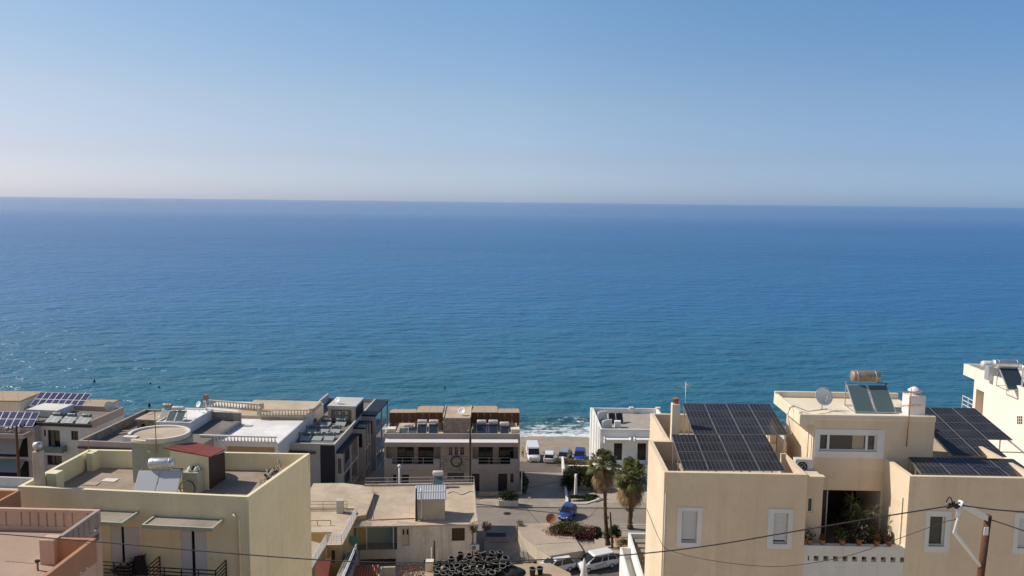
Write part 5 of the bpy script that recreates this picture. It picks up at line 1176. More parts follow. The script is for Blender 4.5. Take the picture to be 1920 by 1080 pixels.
mb = MB(F10); mb.block(-8, u10, 0, 6, 2, z10 - .1); mb.block(u10, u10 + 12, 1, 7, 2, z10 - 1.6); mb.build('wall', 'cream_pale', ch_); mb = MB(F10); mb.box(-8, u10 + .1, -.1, 6.1, z10 - .099, z10 + .12); mb.box(u10 + .1, u10 + 12, .95, 7, z10 - 1.598, z10 - 1.4); mb.build('roof_edge', 'tan_board', ch_)
antenna('tall thin aerial mast at the far left edge against the sea', ad(9, 795, 100), ad(9, 700, 100).z - ad(9, 795, 100).z, 0, 4, 30, r=.025)
antenna('thin aerial mast with a small white head behind the left blue array', ad(35, 768, 110), ad(35, 706, 110).z - ad(35, 768, 110).z, 0, 2, 90, r=.022)

# ================================================================== yellow house
PYa, PYb = ad(33, 912, 39.11), ad(465, 932, 38.0); zY = PYb.z; FY = Frame(PYa, math.degrees(math.atan2(PYb.y - PYa.y, PYb.x - PYa.x)))
WY = FY.loc(PYb)[0]; br = FY.onz(581, 850, zY); bl = FY.onz(166, 842, zY); zfY = zY - 1.05; zgY = 9
yh = thing('yellow_house', 'pale yellow house with walled flat roof, oval roofed stair tower and red roofed shed', 'house', FY.p(WY / 2, 0, zgY))
foot = [(0, 0), (WY, 0), br, bl]
dl = FY.rect(208, 988, 262, 1062, 0); dr = FY.rect(340, 996, 388, 1076, 0)
def wallpoly(mb, A, B, z0, z1, t=.2):                               # parapet wall between two roof corners, thickness inwards (left of A->B)
    A, B = Vector((*A, 0)), Vector((*B, 0)); d = (B - A).normalized(); n_ = Vector((-d.y, d.x, 0)) * t
    mb.prism([(A.x, A.y), (B.x, B.y), ((B + n_).x, (B + n_).y), ((A + n_).x, (A + n_).y)], z0, z1)
hdoor = [(dl[0], dl[1], dl[2], dl[3]), (dr[0], dr[1], dr[2] - .4, dr[3])]
hside = FY.onu(512, 1072, WY)
mb = MB(FY); mb.facade('f', 0, 0, WY, zgY, zfY, hdoor, .18)
for A, B in ((foot[1], foot[2]), (foot[2], foot[3]), (foot[3], foot[0])): mb.quad([(*A, zgY), (*B, zgY), (*B, zfY), (*A, zfY)])
mb.build('wall', 'yellow_wall', yh)
mb = MB(FY); wallpoly(mb, foot[0], foot[1], zfY, zY); mb.build('front_parapet', 'yellow_wall', yh)
mb = MB(FY); wallpoly(mb, foot[1], br, zfY, zY - .002); mb.build('right_parapet', 'yellow_wall', yh)
mb = MB(FY); wallpoly(mb, br, bl, zfY, zY - .004); mb.build('back_parapet', 'yellow_wall', yh)
mb = MB(FY); wallpoly(mb, bl, foot[0], zfY, zY - .006); mb.build('left_parapet', 'yellow_wall', yh)
mb = MB(FY); mb.face([mb.P(u, v, zfY + .008) for u, v in foot]); mb.build('roof', 'roof_brown', yh)
for u0, u1, v0, v1 in ((.2, .75, 1.9, 2.5), (.2, .55, br[1] - 1.7, br[1] - 1.0)): mb = MB(FY); mb.box(u0, u1, v0, v1, zfY, zY + .03); mb.build('pilaster', 'yellow_wall', yh)
mb = MB(FY); mb.box(WY - .02, WY + .05, -.05, .05, zgY, zY - .1); mb.build('corner_moulding', 'yellow_wall', yh)
# doors: two leaves each, dark gap between
for h, gaps in ((hdoor[0], (228, 232.5)), (hdoor[1], (359, 364.5))):
    a, b = FY.onv(gaps[0], 1020, 0)[0], FY.onv(gaps[1], 1020, 0)[0]
    mb = MB(FY); mb.box(h[0], h[1], .15, .2, h[2], h[3]); dd = mb.build('door_opening', 'dark_void', yh)
    for k, (u0, u1) in enumerate(((h[0], a), (b, h[1]))):
        mb = MB(FY); mb.box(u0 + .01, u1 - .005, .02, .07, h[2], h[3] - .02); mb.build('shutter_leaf', 'shutter_white', dd)
# canopies
for (xa, ya, xb, yb, xc, yc, xd, yd) in ((175, 957, 262, 958, 231, 980, 140, 977), (302, 962, 423, 972, 399, 991.5, 273, 979)):
    zc = FY.onv(xb - 20, yb, 0)[1]; c3 = FY.onz(xc, yc, zc); c4 = FY.onz(xd, yd, zc); ua, ub = c4[0], c3[0]; pv_ = min(c3[1], c4[1])
    ua = max(ua, .4)
    mb = MB(FY); mb.box(ua, ub, pv_, -.003, zc - .16, zc - .05); cn = mb.build('canopy', 'greenish', yh)
    mb = MB(FY); mb.parapet(ua, ub, pv_, -.004, zc - .049, zc + .03, .09, 0, 'flr'); mb.build('canopy_rim', 'greenish', cn)
    mb = MB(FY); mb.box(ua + .09, ub - .09, pv_ + .09, -.006, zc - .049, zc - .035); mb.build('canopy_top', 'concrete', cn)
# drain pipe with elbow
p1 = FY.onv(438, 964, -.1); p2 = FY.onv(448, 976, -.1)
mb = MB(FY); mb.tube([(p1[0], .02, p1[1]), (p1[0], -.12, p1[1]), (p2[0], -.12, p2[1]), (p2[0], -.12, zgY)], .06, 10); mb.build('drainpipe', 'yellow_wall', yh)
# balconies with dark railings
zr = FY.onv(303, 1043, 0)[1]; fl = FY.onz(276, 1063, zr); fr_ = FY.onz(401, 1073, zr); rb_ = FY.onv(427, 1053, 0)[0]; lb_ = FY.onv(303, 1043, 0)[0]
for (ul, ur, vp) in ((fl[0], fr_[0], fl[1]), (FY.onv(150, 1060, 0)[0], FY.onv(262, 1060, 0)[0], -.9)):
    mb = MB(FY); mb.box(ul - .02, ur + .02, vp - .02, -.004, zr - 1.15, zr - .95); bs = mb.build('balcony_slab', 'greenish', yh)
    mb = MB(FY); rail(mb, [(ul, -.05), (ul, vp), (ur, vp), (ur, -.05)], zr - .95, .95, 5, .9, .022); mb.build('balcony_railing', 'dark_iron', bs)
ul = FY.onv(245, 1050, -.6)[0]
bj = thing('covered_furniture', 'dark cloth covered furniture heaped on the left yellow balcony', 'furniture', FY.p(ul, -.5, zr - .95))
mb = MB(FY); rnd = random.Random(9)
for k in range(9):
    u = ul - .85 + .17 * k; mb.bar((u, -.2, zr - .95), (u + rnd.uniform(-.1, .1), -.85 + .06 * k, zr - .35 + .10 * k * rnd.uniform(.6, 1)), .22, .2)
mb.build('cover', 'cloth_dark', bj, bevel=.04)
mb = MB(FY); mb.tube([(ul + .3, -.4, zr - .9), (ul + .75, -.5, zr + .35)], .03, 6); mb.build('handle', 'dark_iron', bj)
# chimney column at the left corner
uc, zc = FY.onv(71, 845, .5); r_ = .2
chY = thing('plaster_chimney', 'stained plaster chimney column with a metal cowl at the yellow roof corner', 'chimney', FY.p(uc, .5, zfY))
mb = MB(FY); mb.box(uc - r_, uc + r_, .5 - r_, .5 + r_, zfY, zc); mb.build('column', 'beige_wall', chY, bevel=.04)
mb = MB(FY); mb.lathe(FY.p(uc, .5, zc), (0, 0, 1), [(0, .13), (.12, .13), (.12, .2), (.3, .24), (.42, .2), (.47, .05)], 14); mb.build('cowl', 'galv', chY)
# stair tower
vt = FY.onz(249, 905, zfY)[1]; ut0 = FY.onv(248, 860, vt)[0]; zTt = FY.onv(248, 829, vt)[1]; ut1 = FY.onv(338, 860, vt)[0]
poly = [(ut0, vt), (ut1 - .9, vt)] + [(ut1 - .9 + .9 * math.sin(R(a)), vt + 1.15 - 1.15 * math.cos(R(a))) for a in range(20, 181, 20)] + [(ut0, vt + 2.3)]
mb = MB(FY); mb.prism(poly, zfY, zTt); st = mb.build('stair_tower', 'greenish', yh)
cx, cy = FY.onz(299, 813.5, zTt + .15); ea = (FY.onz(358, 813, zTt + .15)[0] - FY.onz(238, 816, zTt + .15)[0]) / 2; eb = 1.42
el = [(cx + ea * math.cos(R(a)), cy + eb * math.sin(R(a))) for a in range(0, 360, 10)]; ei = [(cx + (ea - .16) * math.cos(R(a)), cy + (eb - .16) * math.sin(R(a))) for a in range(0, 360, 10)]
mb = MB(FY); mb.prism(el, zTt + .002, zTt + .16); ov = mb.build('oval_roof', 'cream_pale', st)
mb = MB(FY); n_ = len(el); o0 = [mb.P(*q, zTt + .161) for q in el]; o1 = [mb.P(*q, zTt + .27) for q in el]; i0 = [mb.P(*q, zTt + .161) for q in ei]; i1 = [mb.P(*q, zTt + .27) for q in ei]
for k in range(n_):
    j = (k + 1) % n_
    if 200 < k * 10 < 262: continue
    mb.face([o0[k], o0[j], o1[j], o1[k]]); mb.face([o1[k], o1[j], i1[j], i1[k]]); mb.face([i1[k], i1[j], i0[j], i0[k]])
mb.build('roof_rim', 'white_wall', ov)
mb = MB(FY); mb.prism(ei, zTt + .16, zTt + .168); mb.build('roof_surface', 'roof_tan', ov)
sp = FY.onz(234, 822, zTt + .1); mb = MB(FY); mb.box(sp[0] - .05, sp[0] + .75, sp[1] - .18, sp[1] + .18, zTt + .0, zTt + .24); mb.build('spout', 'white_wall', ov)
uu, zz = FY.onv(280, 846, vt); mb = MB(FY); mb.box(uu - .08, uu + .08, vt - .06, vt, zz - .05, zz + .05); mb.build('wall_lamp', 'white_paint', st)
# shed with red roof
vs_ = FY.onz(391, 919, zfY)[1]; us0 = FY.onv(320, 880, vs_)[0]; us1 = FY.onv(391, 880, vs_)[0]; Dk = 1.75
zB_ = FY.onv(394, 856, vs_ - .1)[1]; zA_ = FY.onv(312, 841, vs_ - .1)[1]
zC_ = FY.onv(422, 842, vs_ + Dk)[1]; uC_ = FY.onv(422, 842, vs_ + Dk)[0]; uD_ = FY.onv(366, 829, vs_ + Dk)[0]; zD_ = FY.onv(366, 829, vs_ + Dk)[1]
ur1 = us1 + .02
mb = MB(FY)
a = [mb.P(us0, vs_, zfY), mb.P(us1, vs_, zfY), mb.P(us1 + .1, vs_ + Dk, zfY), mb.P(us0, vs_ + Dk, zfY)]; b = [mb.P(us0, vs_, zA_ - .12), mb.P(us1, vs_, zB_ - .06), mb.P(us1 + .1, vs_ + Dk, zC_ - .12), mb.P(us0, vs_ + Dk, zD_ - .1)]
for k in range(4): mb.face([a[k], a[(k + 1) % 4], b[(k + 1) % 4], b[k]])
sd = mb.build('shed', 'yellow_wall', yh)
mb = MB(FY); A = [FY.onv(305, 839, vs_ - .1) + (vs_ - .1,), FY.onv(395, 856, vs_ - .1) + (vs_ - .1,), (uC_, zC_, vs_ + Dk), (uD_, zD_, vs_ + Dk)]
lo = [mb.P(u, v, z - .05) for u, z, v in A]; hi = [mb.P(u, v, z) for u, z, v in A]; mb.face(hi); mb.face(lo[::-1])
for k in range(4): mb.face([lo[k], lo[(k + 1) % 4], hi[(k + 1) % 4], hi[k]])
mb.build('shed_roof', 'red_sheet', sd)
mb = MB(FY); mb.quad([(us1 + .015, vs_ + .02, zfY + .02), (us1 + .115, vs_ + Dk - .02, zfY + .02), (us1 + .115, vs_ + Dk - .02, zC_ - .16), (us1 + .015, vs_ + .02, zB_ - .1)]); mb.build('shed_door', 'brown_dark', sd)
ub = FY.onv(357, 905, vs_ - .7)[0]; zbx = FY.onv(357, 886, vs_ - .7)[1]
mb = MB(FY); mb.box(ub - .42, ub + .42, vs_ - .75, vs_ - .02, zfY, zbx); mb.build('masonry_box', 'greenish', yh)
# roof things on the yellow house
Ph = FY.p(FY.onz(298, 926, zfY)[0], .55, zfY + .01); heater('silver water heater with two white collectors on the yellow house roof', (Ph.x + .72, Ph.y - .05, Ph.z), 4, 1.32, .29, 2, 1.08, 1.85, 47, 'tank_silver', 'collector_white', base=.2, tank_up=.1)
rnd = random.Random(3); up_, vp_ = FY.onz(506, 905, zfY)
jp = thing('scrap_heap', 'heap of broken timber and scrap against the right parapet of the yellow roof', 'scrap', FY.p(up_, vp_, zfY))
for k in range(44):
    a_ = FY.p(up_ + rnd.uniform(-.25, .35), vp_ + rnd.uniform(-1.3, 1.2), zfY + rnd.uniform(.03, .35)); d_ = Vector((rnd.uniform(-.5, .5), rnd.uniform(-.6, .6), rnd.uniform(-.05, .55)))
    mb = MB(); mb.bar(a_, a_ + d_, rnd.uniform(.05, .18), rnd.uniform(.04, .12), world=True); mb.build('timber', rnd.choice(['concrete', 'tan_board', 'charcoal', 'rubble', 'white_wall']), jp)
rnd = random.Random(6); jb = thing('box_clutter', 'dark clutter and white bags on the masonry box beside the red roofed shed', 'clutter', FY.p(ub, vs_ - .4, zbx))
for k in range(9):
    mb = MB(); c_ = FY.p(ub + rnd.uniform(-.35, .35), vs_ - .4 + rnd.uniform(-.2, .2), zbx + .08); mb.lathe(c_ - Vector((0, 0, .075)), (rnd.uniform(-.3, .3), 0, 1), [(0, .05), (.03, .1), (.12, .09), (.18 + rnd.uniform(0, .1), .02)], 7); mb.build('bundle', rnd.choice(['black_plastic', 'white_paint', 'charcoal']), jb)
mb = MB(FY); hc_ = FY.p(ub - .05, vs_ - .95, zfY + .42); mb.tube([hc_ + FY.U * (.42 * math.cos(a * math.pi / 10)) + Vector((0, 0, .42 * math.sin(a * math.pi / 10) + .02)) for a in range(21)], .03, 6, world=True, cap=False); tag(mb.build('hose_coil', 'black_plastic'), 'black hose coil leaning below the clutter on the yellow roof', 'hose')
u_ = FY.onv(294, 860, vt - .15)[0]; Pm = FY.p(u_, vt - .15, FY.onv(294, 850, vt - .15)[1]); antenna('rusty aerial pole strapped to the oval roofed stair tower', Pm, FY.onv(292, 768, vt - .15)[1] - Pm.z, -.02, 3, 80, mat='rusty', r=.03)
u_, v_ = FY.onz(522, 889, zfY); t_, tp_ = pole('thin_pole', 'thin pale pole standing at the right back of the yellow roof', FY.p(u_, v_, zfY), 1.35, .03, mat='light_grey')
u_, v_ = FY.onz(165, 880, zfY); t_, tp_ = pole('rusty_rod', 'thin rusty rod at the back left corner of the yellow roof', FY.p(bl[0] + .35, bl[1] - .5, zfY), ad(164, 815, FY.p(bl[0], bl[1], 0).y).z - zfY, .025, mat='rusty')

# ================================================================== salmon terrace at the lower left
zS = 28.2; A, B, C_, D_ = az(188, 955, zS), az(97, 1007, zS), az(180, 1009, zS), az(72, 1080, zS)
FS = Frame(A, math.degrees(math.atan2(-0.42, 4.74)) * .35); sl = thing('salmon_house', 'salmon pink house with slotted terrace parapets at the lower left corner', 'house', FS.p(-4, -3, 12))
a, b, c, d = FS.loc(A), FS.loc(B), FS.loc(C_), FS.loc(D_); zfS = zS - 1.0; t = .17
Ur_ = c[0]; vB = b[1]; vN = -12
mb = MB(FS); mb.facade('r', 0, vB, 0, 12, zfS); mb.facade('k', 0, -9, 0, 12, zfS); mb.facade('r', Ur_, vN, vB, 12, zfS); mb.facade('k', vB, 0, Ur_, 12, zfS); mb.build('wall', 'salmon', sl)
mb = MB(FS); mb.box(-9, -t, vN, -t, zfS - .05, zfS + .01); mb.box(-t, Ur_ - t, vN, vB - t, zfS - .05, zfS + .008); mb.build('terrace_floor', 'terracotta_floor', sl)
# back parapet with raised baluster slots, each baluster its own piece
mb = MB(FS); mb.box(-9, 0, -t, 0, zfS, zfS + .22); mb.box(-9, 0, -t, 0, zS - .13, zS); mb.box(-9, -5.7, -t + .01, -.01, zfS + .22, zS - .13); mb.build('back_parapet', 'salmon', sl)
k = 0; u = -5.7
while u < -.42:
    w_ = .30 if k % 7 != 4 else .62
    mb = MB(FS); mb.box(u, min(u + w_, -.35), -t + .02, -.02, zfS + .22, zS - .13); mb.build('baluster', 'salmon', sl); u += w_ + .085; k += 1
mb = MB(FS); mb.box(-.35, 0, -t, 0, zfS + .22, zS - .13); mb.box(-t, 0, vB + t, -t, zfS - .3, zfS + .2); mb.box(-t, 0, vB, -t, zS - .12, zS - .002); mb.build('side_parapet', 'pink_beige', sl)  # greyed pink: shade on this side of the salmon parapet put into its colour
v = -t - .35; k = 0
while v > vB + .1:
    mb = MB(FS); mb.box(-t + .02, -.02, v - .32, v, zfS + .2, zS - .12); mb.build('baluster', 'pink_beige', sl); v -= .39  # same greyed pink, side shade carried in the colour
mb = MB(FS); mb.box(-.03, Ur_, vB - t, vB, zfS, zS); mb.build('step_parapet', 'orange_wall', sl)  # orange puts warm bounced light into the salmon wall's colour
mb = MB(FS); mb.box(Ur_ - t, Ur_, vN, vB - t, zfS, zS - .003); mb.build('near_parapet', 'orange_wall', sl)  # same deep orange, bounce and outer side shade put into the colour
mb = MB(FS); mb.box(-.62, -.031, vB - .42, vB + .12, zfS, zS + .05); mb.build('pillar', 'salmon', sl)
for k, (x, y) in enumerate(((148, 1074), (160, 1065))):
    v_, z_ = FS.onu(x, y, Ur_); mb = MB(FS); mb.tube([(Ur_ - .05, v_, z_), (Ur_ + .1, v_, z_)], .035, 8); mb.build('drain_spout', 'white_paint', sl)
u_, v_ = FS.onz(71, 1070, zfS); tpipe = thing('standpipe', 'short rusty standpipe with a tap on the salmon terrace', 'pipe', FS.p(u_, v_, zfS)); mb = MB(FS); mb.tube([(u_, v_, zfS), (u_, v_, zfS + .35)], .04, 8); mb.build('pipe', 'rusty', tpipe); mb = MB(FS); mb.box(u_ - .08, u_ + .08, v_ - .05, v_ + .05, zfS + .35, zfS + .45); mb.build('tap', 'dark_iron', tpipe)
# orange roof piece and lilac roof beyond
PO = ad(38, 919, 37.2); FO = Frame(PO, -3); zO_ = PO.z
oh = thing('orange_parapet_house', 'orange parapet of a roof between the salmon terrace and yellow house', 'house', FO.p(-2, 0, 12))
mb = MB(FO); mb.facade('r', 0, -2.2, 0, 12, zO_ - .9); mb.facade('k', 0, -6, 0, 12, zO_ - .9); mb.box(-6, -.15, -2.2, -.15, zO_ - .95, zO_ - .9); mb.build('wall', 'salmon', oh)
mb = MB(FO); mb.box(-6, 0, -.15, 0, zO_ - .9, zO_); mb.box(-.15, 0, -2.2, -.15, zO_ - .9, zO_ - .002); mb.build('parapet', 'orange_wall', oh)
PL_ = ad(26, 896, 52); FL = Frame(PL_, -4); zL_ = PL_.z
lo_ = thing('lilac_roof_house', 'low pale lilac parapet roof beyond the left corner of the yellow house', 'house', FL.p(0, 0, 8))
mb = MB(FL); mb.block(-8, 2.2, -3.0, .2, 8, zL_ - .7); mb.build('wall', 'light_grey', lo_); mb = MB(FL); mb.parapet(-8, 2.2, -3.0, .2, zL_ - .7, zL_, .18); mb.build('parapet', 'light_grey', lo_)

# ================================================================== bungalow with the tan roof
F13 = Frame(az(667, 985, 8.8), 4.4); zB3 = 8.8; W13 = F13.onz(893, 979, zB3)[0]; V13 = 11.3; zg13 = 4.2
bg_ = thing('tan_roof_bungalow', 'weathered old house with broad tan flat roof, blue grey porch and barred window', 'house', F13.p(W13 / 2, 0, zg13))
hw = F13.rect(847, 990, 871.5, 1014, 0); hp = F13.rect(669, 989, 745, 1031, 0); hdr = F13.rect(752, 990, 768, 1024, 0); hlo = F13.rect(672, 1048, 742, 1075, 0); hlw = F13.rect(795, 1050, 812, 1066, 0)
mb = MB(F13); mb.facade('f', 0, 0, W13, zg13, zB3 - .15, [hw], .15); 
mb = MB(F13)
hh_ = [hw, hdr, hlw]
mb.facade('f', 0, hp[1], W13, zg13, zB3 - .15, hh_, .15); mb.facade('f', 0, 0, hp[1], hp[3], zB3 - .15); mb.facade('f', 0, 0, hp[1], zg13, hp[2], [(hlo[0], hlo[1], zg13 + .02, hlo[3])], 1.5)
mb.facade('l', 0, 0, V13, zg13, zB3 - .15); mb.facade('r', W13, 0, V13, zg13, zB3 - .15); mb.facade('k', V13, 0, W13, zg13, zB3 - .15); mb.build('wall', 'lime_wall', bg_)
mb = MB(F13); mb.box(.02, hp[1], 1.6, 1.7, zg13, zB3 - .2); mb.box(hp[1] - .02, hp[1] + .0, .0, 1.6, hp[2], hp[3]); mb.build('porch_back_wall', 'collector_pale', bg_)
mb = MB(F13); mb.box(.02, hp[1], .01, 1.6, hp[2] - .12, hp[2]); mb.build('porch_floor', 'concrete', bg_)
zpp = F13.onv(700, 1031, -.1)[1]; zpb = F13.onv(700, 1048, -.1)[1]
mb = MB(F13); mb.box(F13.onv(675, 1040, -.1)[0], F13.onv(743, 1040, -.1)[0], -.15, -.003, zpb, zpp); mb.build('porch_parapet', 'beige_wall', bg_)
for x in (687, 737.5):
    u_ = F13.onv(x, 1005, .1)[0]; mb = MB(F13); mb.tube([(u_, .12, hp[2]), (u_, .12, hp[3])], .06, 8); mb.build('porch_column', 'white_wall', bg_)
window(bg_, F13, 'f', hw, 0, .15, 'wood', 'brown_dark', .06, 3, 2); dd = window(bg_, F13, 'f', hdr, 0, .15, 'beige_wall', 'beige_wall', .08, 0, name='door')
for k in (0, 1):
    a0 = hdr[0] + .17 + k * (hdr[1] - hdr[0]) * .46; mb = MB(F13); mb.box(a0, a0 + .16, .10, .118, hdr[3] - .75, hdr[3] - .2); mb.build('door_light', 'glass', dd)
window(bg_, F13, 'f', hlw, 0, .15, 'charcoal', 'dark_void', .05, 1)
mb = MB(F13); mb.box(-.3, W13 + .15, -.3, V13 + .1, zB3 - .15, zB3); mb.build('roof', 'roof_tan', bg_)
mb = MB(F13); mb.box(-.3, W13 + .15, V13 - .1, V13 + .1, zB3 + .001, zB3 + .2); mb.box(W13 - .02, W13 + .14, .2, V13 - .1, zB3 + .001, zB3 + .12); mb.build('kerb', 'beige_wall', bg_)
mb = MB(F13); rail(mb, [(-.2, V13), (W13 + .05, V13), (W13 + .05, 1.0)], zB3 + .1, .85, 2, 2.6, .022); mb.build('roof_railing', 'galv', bg_)
# roof box with corrugated cover
ub0, vb0 = F13.onz(779, 975, zB3); ub1, vb1 = F13.onz(834, 977, zB3); zbx = F13.onv(805, 937, vb0)[1]
rb2 = thing('roof_store', 'small plastered roof store with sloping corrugated cover on the tan roof', 'store', F13.p((ub0 + ub1) / 2, vb0, zB3))
mb = MB(F13); mb.box(ub0, ub1, vb0, vb0 + 2.3, zB3 + .002, zbx); mb.build('wall', 'beige_wall', rb2)
mb = MB(F13); nq = 26; prev = None                                     # corrugated sheet
z_f, z_b = zbx + .08, zbx + .62
for k in range(nq + 1):
    u = ub0 - .12 + (ub1 - ub0 + .24) * k / nq; dz = .035 * (k % 2); cur = (mb.P(u, vb0 - .15, z_f + dz), mb.P(u, vb0 + 2.6, z_b + dz - .0))
    if prev: mb.face([prev[0], cur[0], cur[1], prev[1]])
    prev = cur
mb.build('corrugated_cover', 'corrugated', rb2)
mb = MB(F13); mb.box(ub0 + .02, ub1 - .02, vb0 + 1.2, vb0 + 2.28, zbx + .001, zbx + .42); mb.build('upper_wall', 'beige_wall', rb2)
for k, (x, lb) in enumerate(((780.5, 'dark'), (790, 'pale'))):
    u_ = F13.onv(x, 940, vb0 - .25)[0]; zt_ = F13.onv(x, 916, vb0 - .25)[1]; t_, tp_ = pole('flue_pipe', ('dark soot black' if k == 0 else 'pale galvanised') + ' flue pipe in front of the roof store', F13.p(u_, vb0 - .25, zB3), zt_ - zB3, .12, mat='black_plastic' if k == 0 else 'galv')
u_, v_ = F13.onz(821, 918, zB3); heater('water heater with green glass collector at the back of the tan roof', F13.p(u_, v_, zB3 + .01), 4.4, 1.25, .3, 1, 1.15, 1.5, 48, 'tank_white', 'collector_green', base=.1)
u_, v_ = F13.onz(700, 974, zB3); antenna('spindly rusty aerial on the left of the tan roof', F13.p(u_, v_, zB3), F13.onv(700, 903, v_)[1] - zB3, 0, 6, 10, mat='rusty', r=.03, booms=2)
u_, zq = F13.onv(889, 1033, -.35); ac_unit('old air conditioner low on the front wall of the tan roof house', F13.p(u_ + .1, -.36, zq), 4.4, .85, .62, .32)
mb = MB(F13); a0 = W13 - .35; mb.tube([(a0, -.06, zB3 - .2), (a0, -.06, zg13 + .9), (a0 - .8, -.06, zg13 + .8)], .05, 8); mb.build('drainpipe', 'dark_iron', bg_)
shrub('creeper', 'grey dried creeper hanging at the right corner of the tan roof', 'creeper', F13.p(W13 - .25, -.05, zB3 - .45), (.55, .35, .6), 420, .14, 'olive_leaf', 31); shrub('creeper', 'brown dried creeper spilling off the road end of the tan roof', 'creeper', F13.p(W13 + 1.1, 1.2, zB3 - .9), (.55, .5, .5), 420, .16, 'dry_leaf', 32)
# tiled lean-to and low walls in front
PT = ad(668, 1061, 72); FT = Frame(PT, 3); zT_ = PT.z; wT = FT.onv(711, 1061, 0)[0]
tl_ = thing('tiled_lean_to', 'small lean-to roofed with bright red pantiles below the porch', 'lean-to', FT.p(wT / 2, 0, 4.4))
for k in range(9):
    u = wT * (k + .5) / 9; mb = MB(FT); a_, b_ = FT.p(u, .0, zT_), FT.p(u, -1.7, zT_ - .75); mb.tube([a_, a_.lerp(b_, .5), b_], wT / 18 * .95, 8, world=True); mb.build('tile_row', 'roof_tile', tl_)
mb = MB(FT); mb.box(0, wT, -1.6, 0, 4.3, zT_ - .95); mb.build('wall', 'beige_wall', tl_)
PW = ad(712, 1066, 72.5); FW = Frame(PW, 4); wW = FW.onv(741, 1062, 0)[0]
mb = MB(FW); mb.box(0, wW, 0, .2, 4.3, PW.z + .1); mb.box(0, .2, -2, -.003, 4.3, PW.z + .1); tag(mb.build('garden_wall', 'beige_wall'), 'low beige garden wall right of the red pantiles', 'wall')
shrub('red_shrub', 'dusty red leaved shrub beside the old house at the bottom', 'shrub', ad(775, 1076, 70), (1.5, .9, .9), 900, .16, 'red_shrub', 37)

# ================================================================== terrace house with white railings, behind the yellow house
zTH = 9.3; n1, n2, n3 = az(640, 1023, zTH), az(668, 968, zTH), az(612, 1022, zTH); FH = Frame(n3, 3); uR = FH.loc(n1)[0]; vR2 = FH.loc(n2)[1]; uR2 = FH.loc(n2)[0]; vK = FH.onz(600, 906, zTH)[1]
th = thing('railed_terrace_house', 'ochre house with pale roof terrace and white railings, right behind the yellow house', 'house', FH.p(0, 0, 4.4))
fp = [(-4.5, 3), (0, 3), (0, 0), (uR, 0), (uR2, vR2), (uR2 + .9, vR2 + .4), (uR2 + 1.0, vK - 2.6), (uR2 - .6, vK - .8), (-1.0, vK), (-4.5, vK)]
mb = MB(FH); mb.prism(fp, 4.2, zTH - .12, top=False); mb.build('wall', 'ochre', th); mb = MB(FH); mb.prism([(u + (.06 if u > 0 else 0), v) for u, v in fp], zTH - .119, zTH); mb.build('terrace', 'roof_tan', th)
mb = MB(FH); rail(mb, [(0, 0.05), (uR - .03, .05), (uR2 - .03, vR2)], zTH, 1.0, 5, 1.1, .022, .22); mb.build('right_railing', 'white_paint', th)
nl = FH.onz(575, 1082, zTH); mb = MB(FH)
for k in range(6): pass
rail(mb, [(0, .05), (nl[0], nl[1])], zTH, 1.0, 5, 1.0, .022, .22); mb.build('left_railing', 'white_paint', th)
mb = MB(FH); A2 = Vector((nl[0], nl[1], 0)); d_ = (Vector((0, 0, 0)) - A2).normalized(); n_ = Vector((d_.y, -d_.x, 0)); mb.prism([(0, 0), (nl[0], nl[1]), (nl[0] - 1.4, nl[1]), (-1.6, 1.0)], zTH - .2, zTH - .004); mb.build('outer_landing', 'concrete_pale', th)
mb = MB(FH); mb.prism([(-.06, -.02), (nl[0] - .06, nl[1]), (nl[0] - .3, nl[1]), (-.3, -.02)], 4.2, zTH - .21); mb.build('landing_wall', 'ochre', th)
hdo = FH.rect(622, 1032, 628, 1054, 0); mb = MB(FH); mb.box(hdo[0], hdo[1], -.03, -.003, hdo[2], hdo[3]); mb.build('slit_window', 'brown_dark', th)
va_, = (FH.onz(620, 957, zTH)[1],); mb = MB(FH); rail(mb, [(-4.4, va_), (uR2 - 1.2, va_)], zTH, 1.0, 3, 2.2, .02); mb.build('inner_railing', 'rusty', th)
mb = MB(FH); mb.box(-4.4, uR2 - .5, va_ + .15, va_ + .35, zTH, zTH + .22); mb.build('roof_step', 'cream_pale', th)
vp_ = FH.onz(600, 985, zTH)[1]; mb = MB(FH); rail(mb, [(-4.4, vp_), (FH.onz(620, 985, zTH)[0], vp_)], zTH, .5, 1, 1.5, .03); tag(mb.build('low_metal_frame', 'rusty'), 'low rusty metal frame lying across the pale terrace', 'frame')
u_, v_ = FH.onz(637, 963, zTH); mb = MB(FH); mb.box(u_ - .35, u_ + .35, v_, v_ + .6, zTH, zTH + 1.3); mb.box(u_ - .4, u_ + .4, v_ - .05, v_ + .65, zTH + 1.303, zTH + 1.4); tag(mb.build('meter_cabinet', 'light_grey', bevel=.02), 'upright grey cabinet standing on the pale railed terrace', 'cabinet')
Pc = ad(607, 1068, 66); mb = MB(Frame(Pc, 0)); zc = Pc.z; A = [(-.6, 0, zc + .7), (.55, .5, zc + .9), (.65, -1.2, zc - .2), (-.5, -1.6, zc - .5)]; lo = [mb.P(u, v, z - .05) for u, v, z in A]; hi = [mb.P(*q) for q in A]; mb.face(hi); mb.face(lo[::-1])
for k in range(4): mb.face([lo[k], lo[(k + 1) % 4], hi[(k + 1) % 4], hi[k]])
tr_ = thing('red_canopy', 'dark red sloping canopy beside the ochre wall', 'canopy', (Pc.x, Pc.y, 5)); mb.build('sheet', 'canopy_red', tr_); mb = MB(Frame(Pc, 0)); mb.tube([(-.5, -1.5, 5), (-.5, -1.5, zc - .5)], .04, 6); mb.tube([(.6, -1.1, 5), (.6, -1.1, zc - .25)], .04, 6); mb.build('posts', 'dark_iron', tr_)
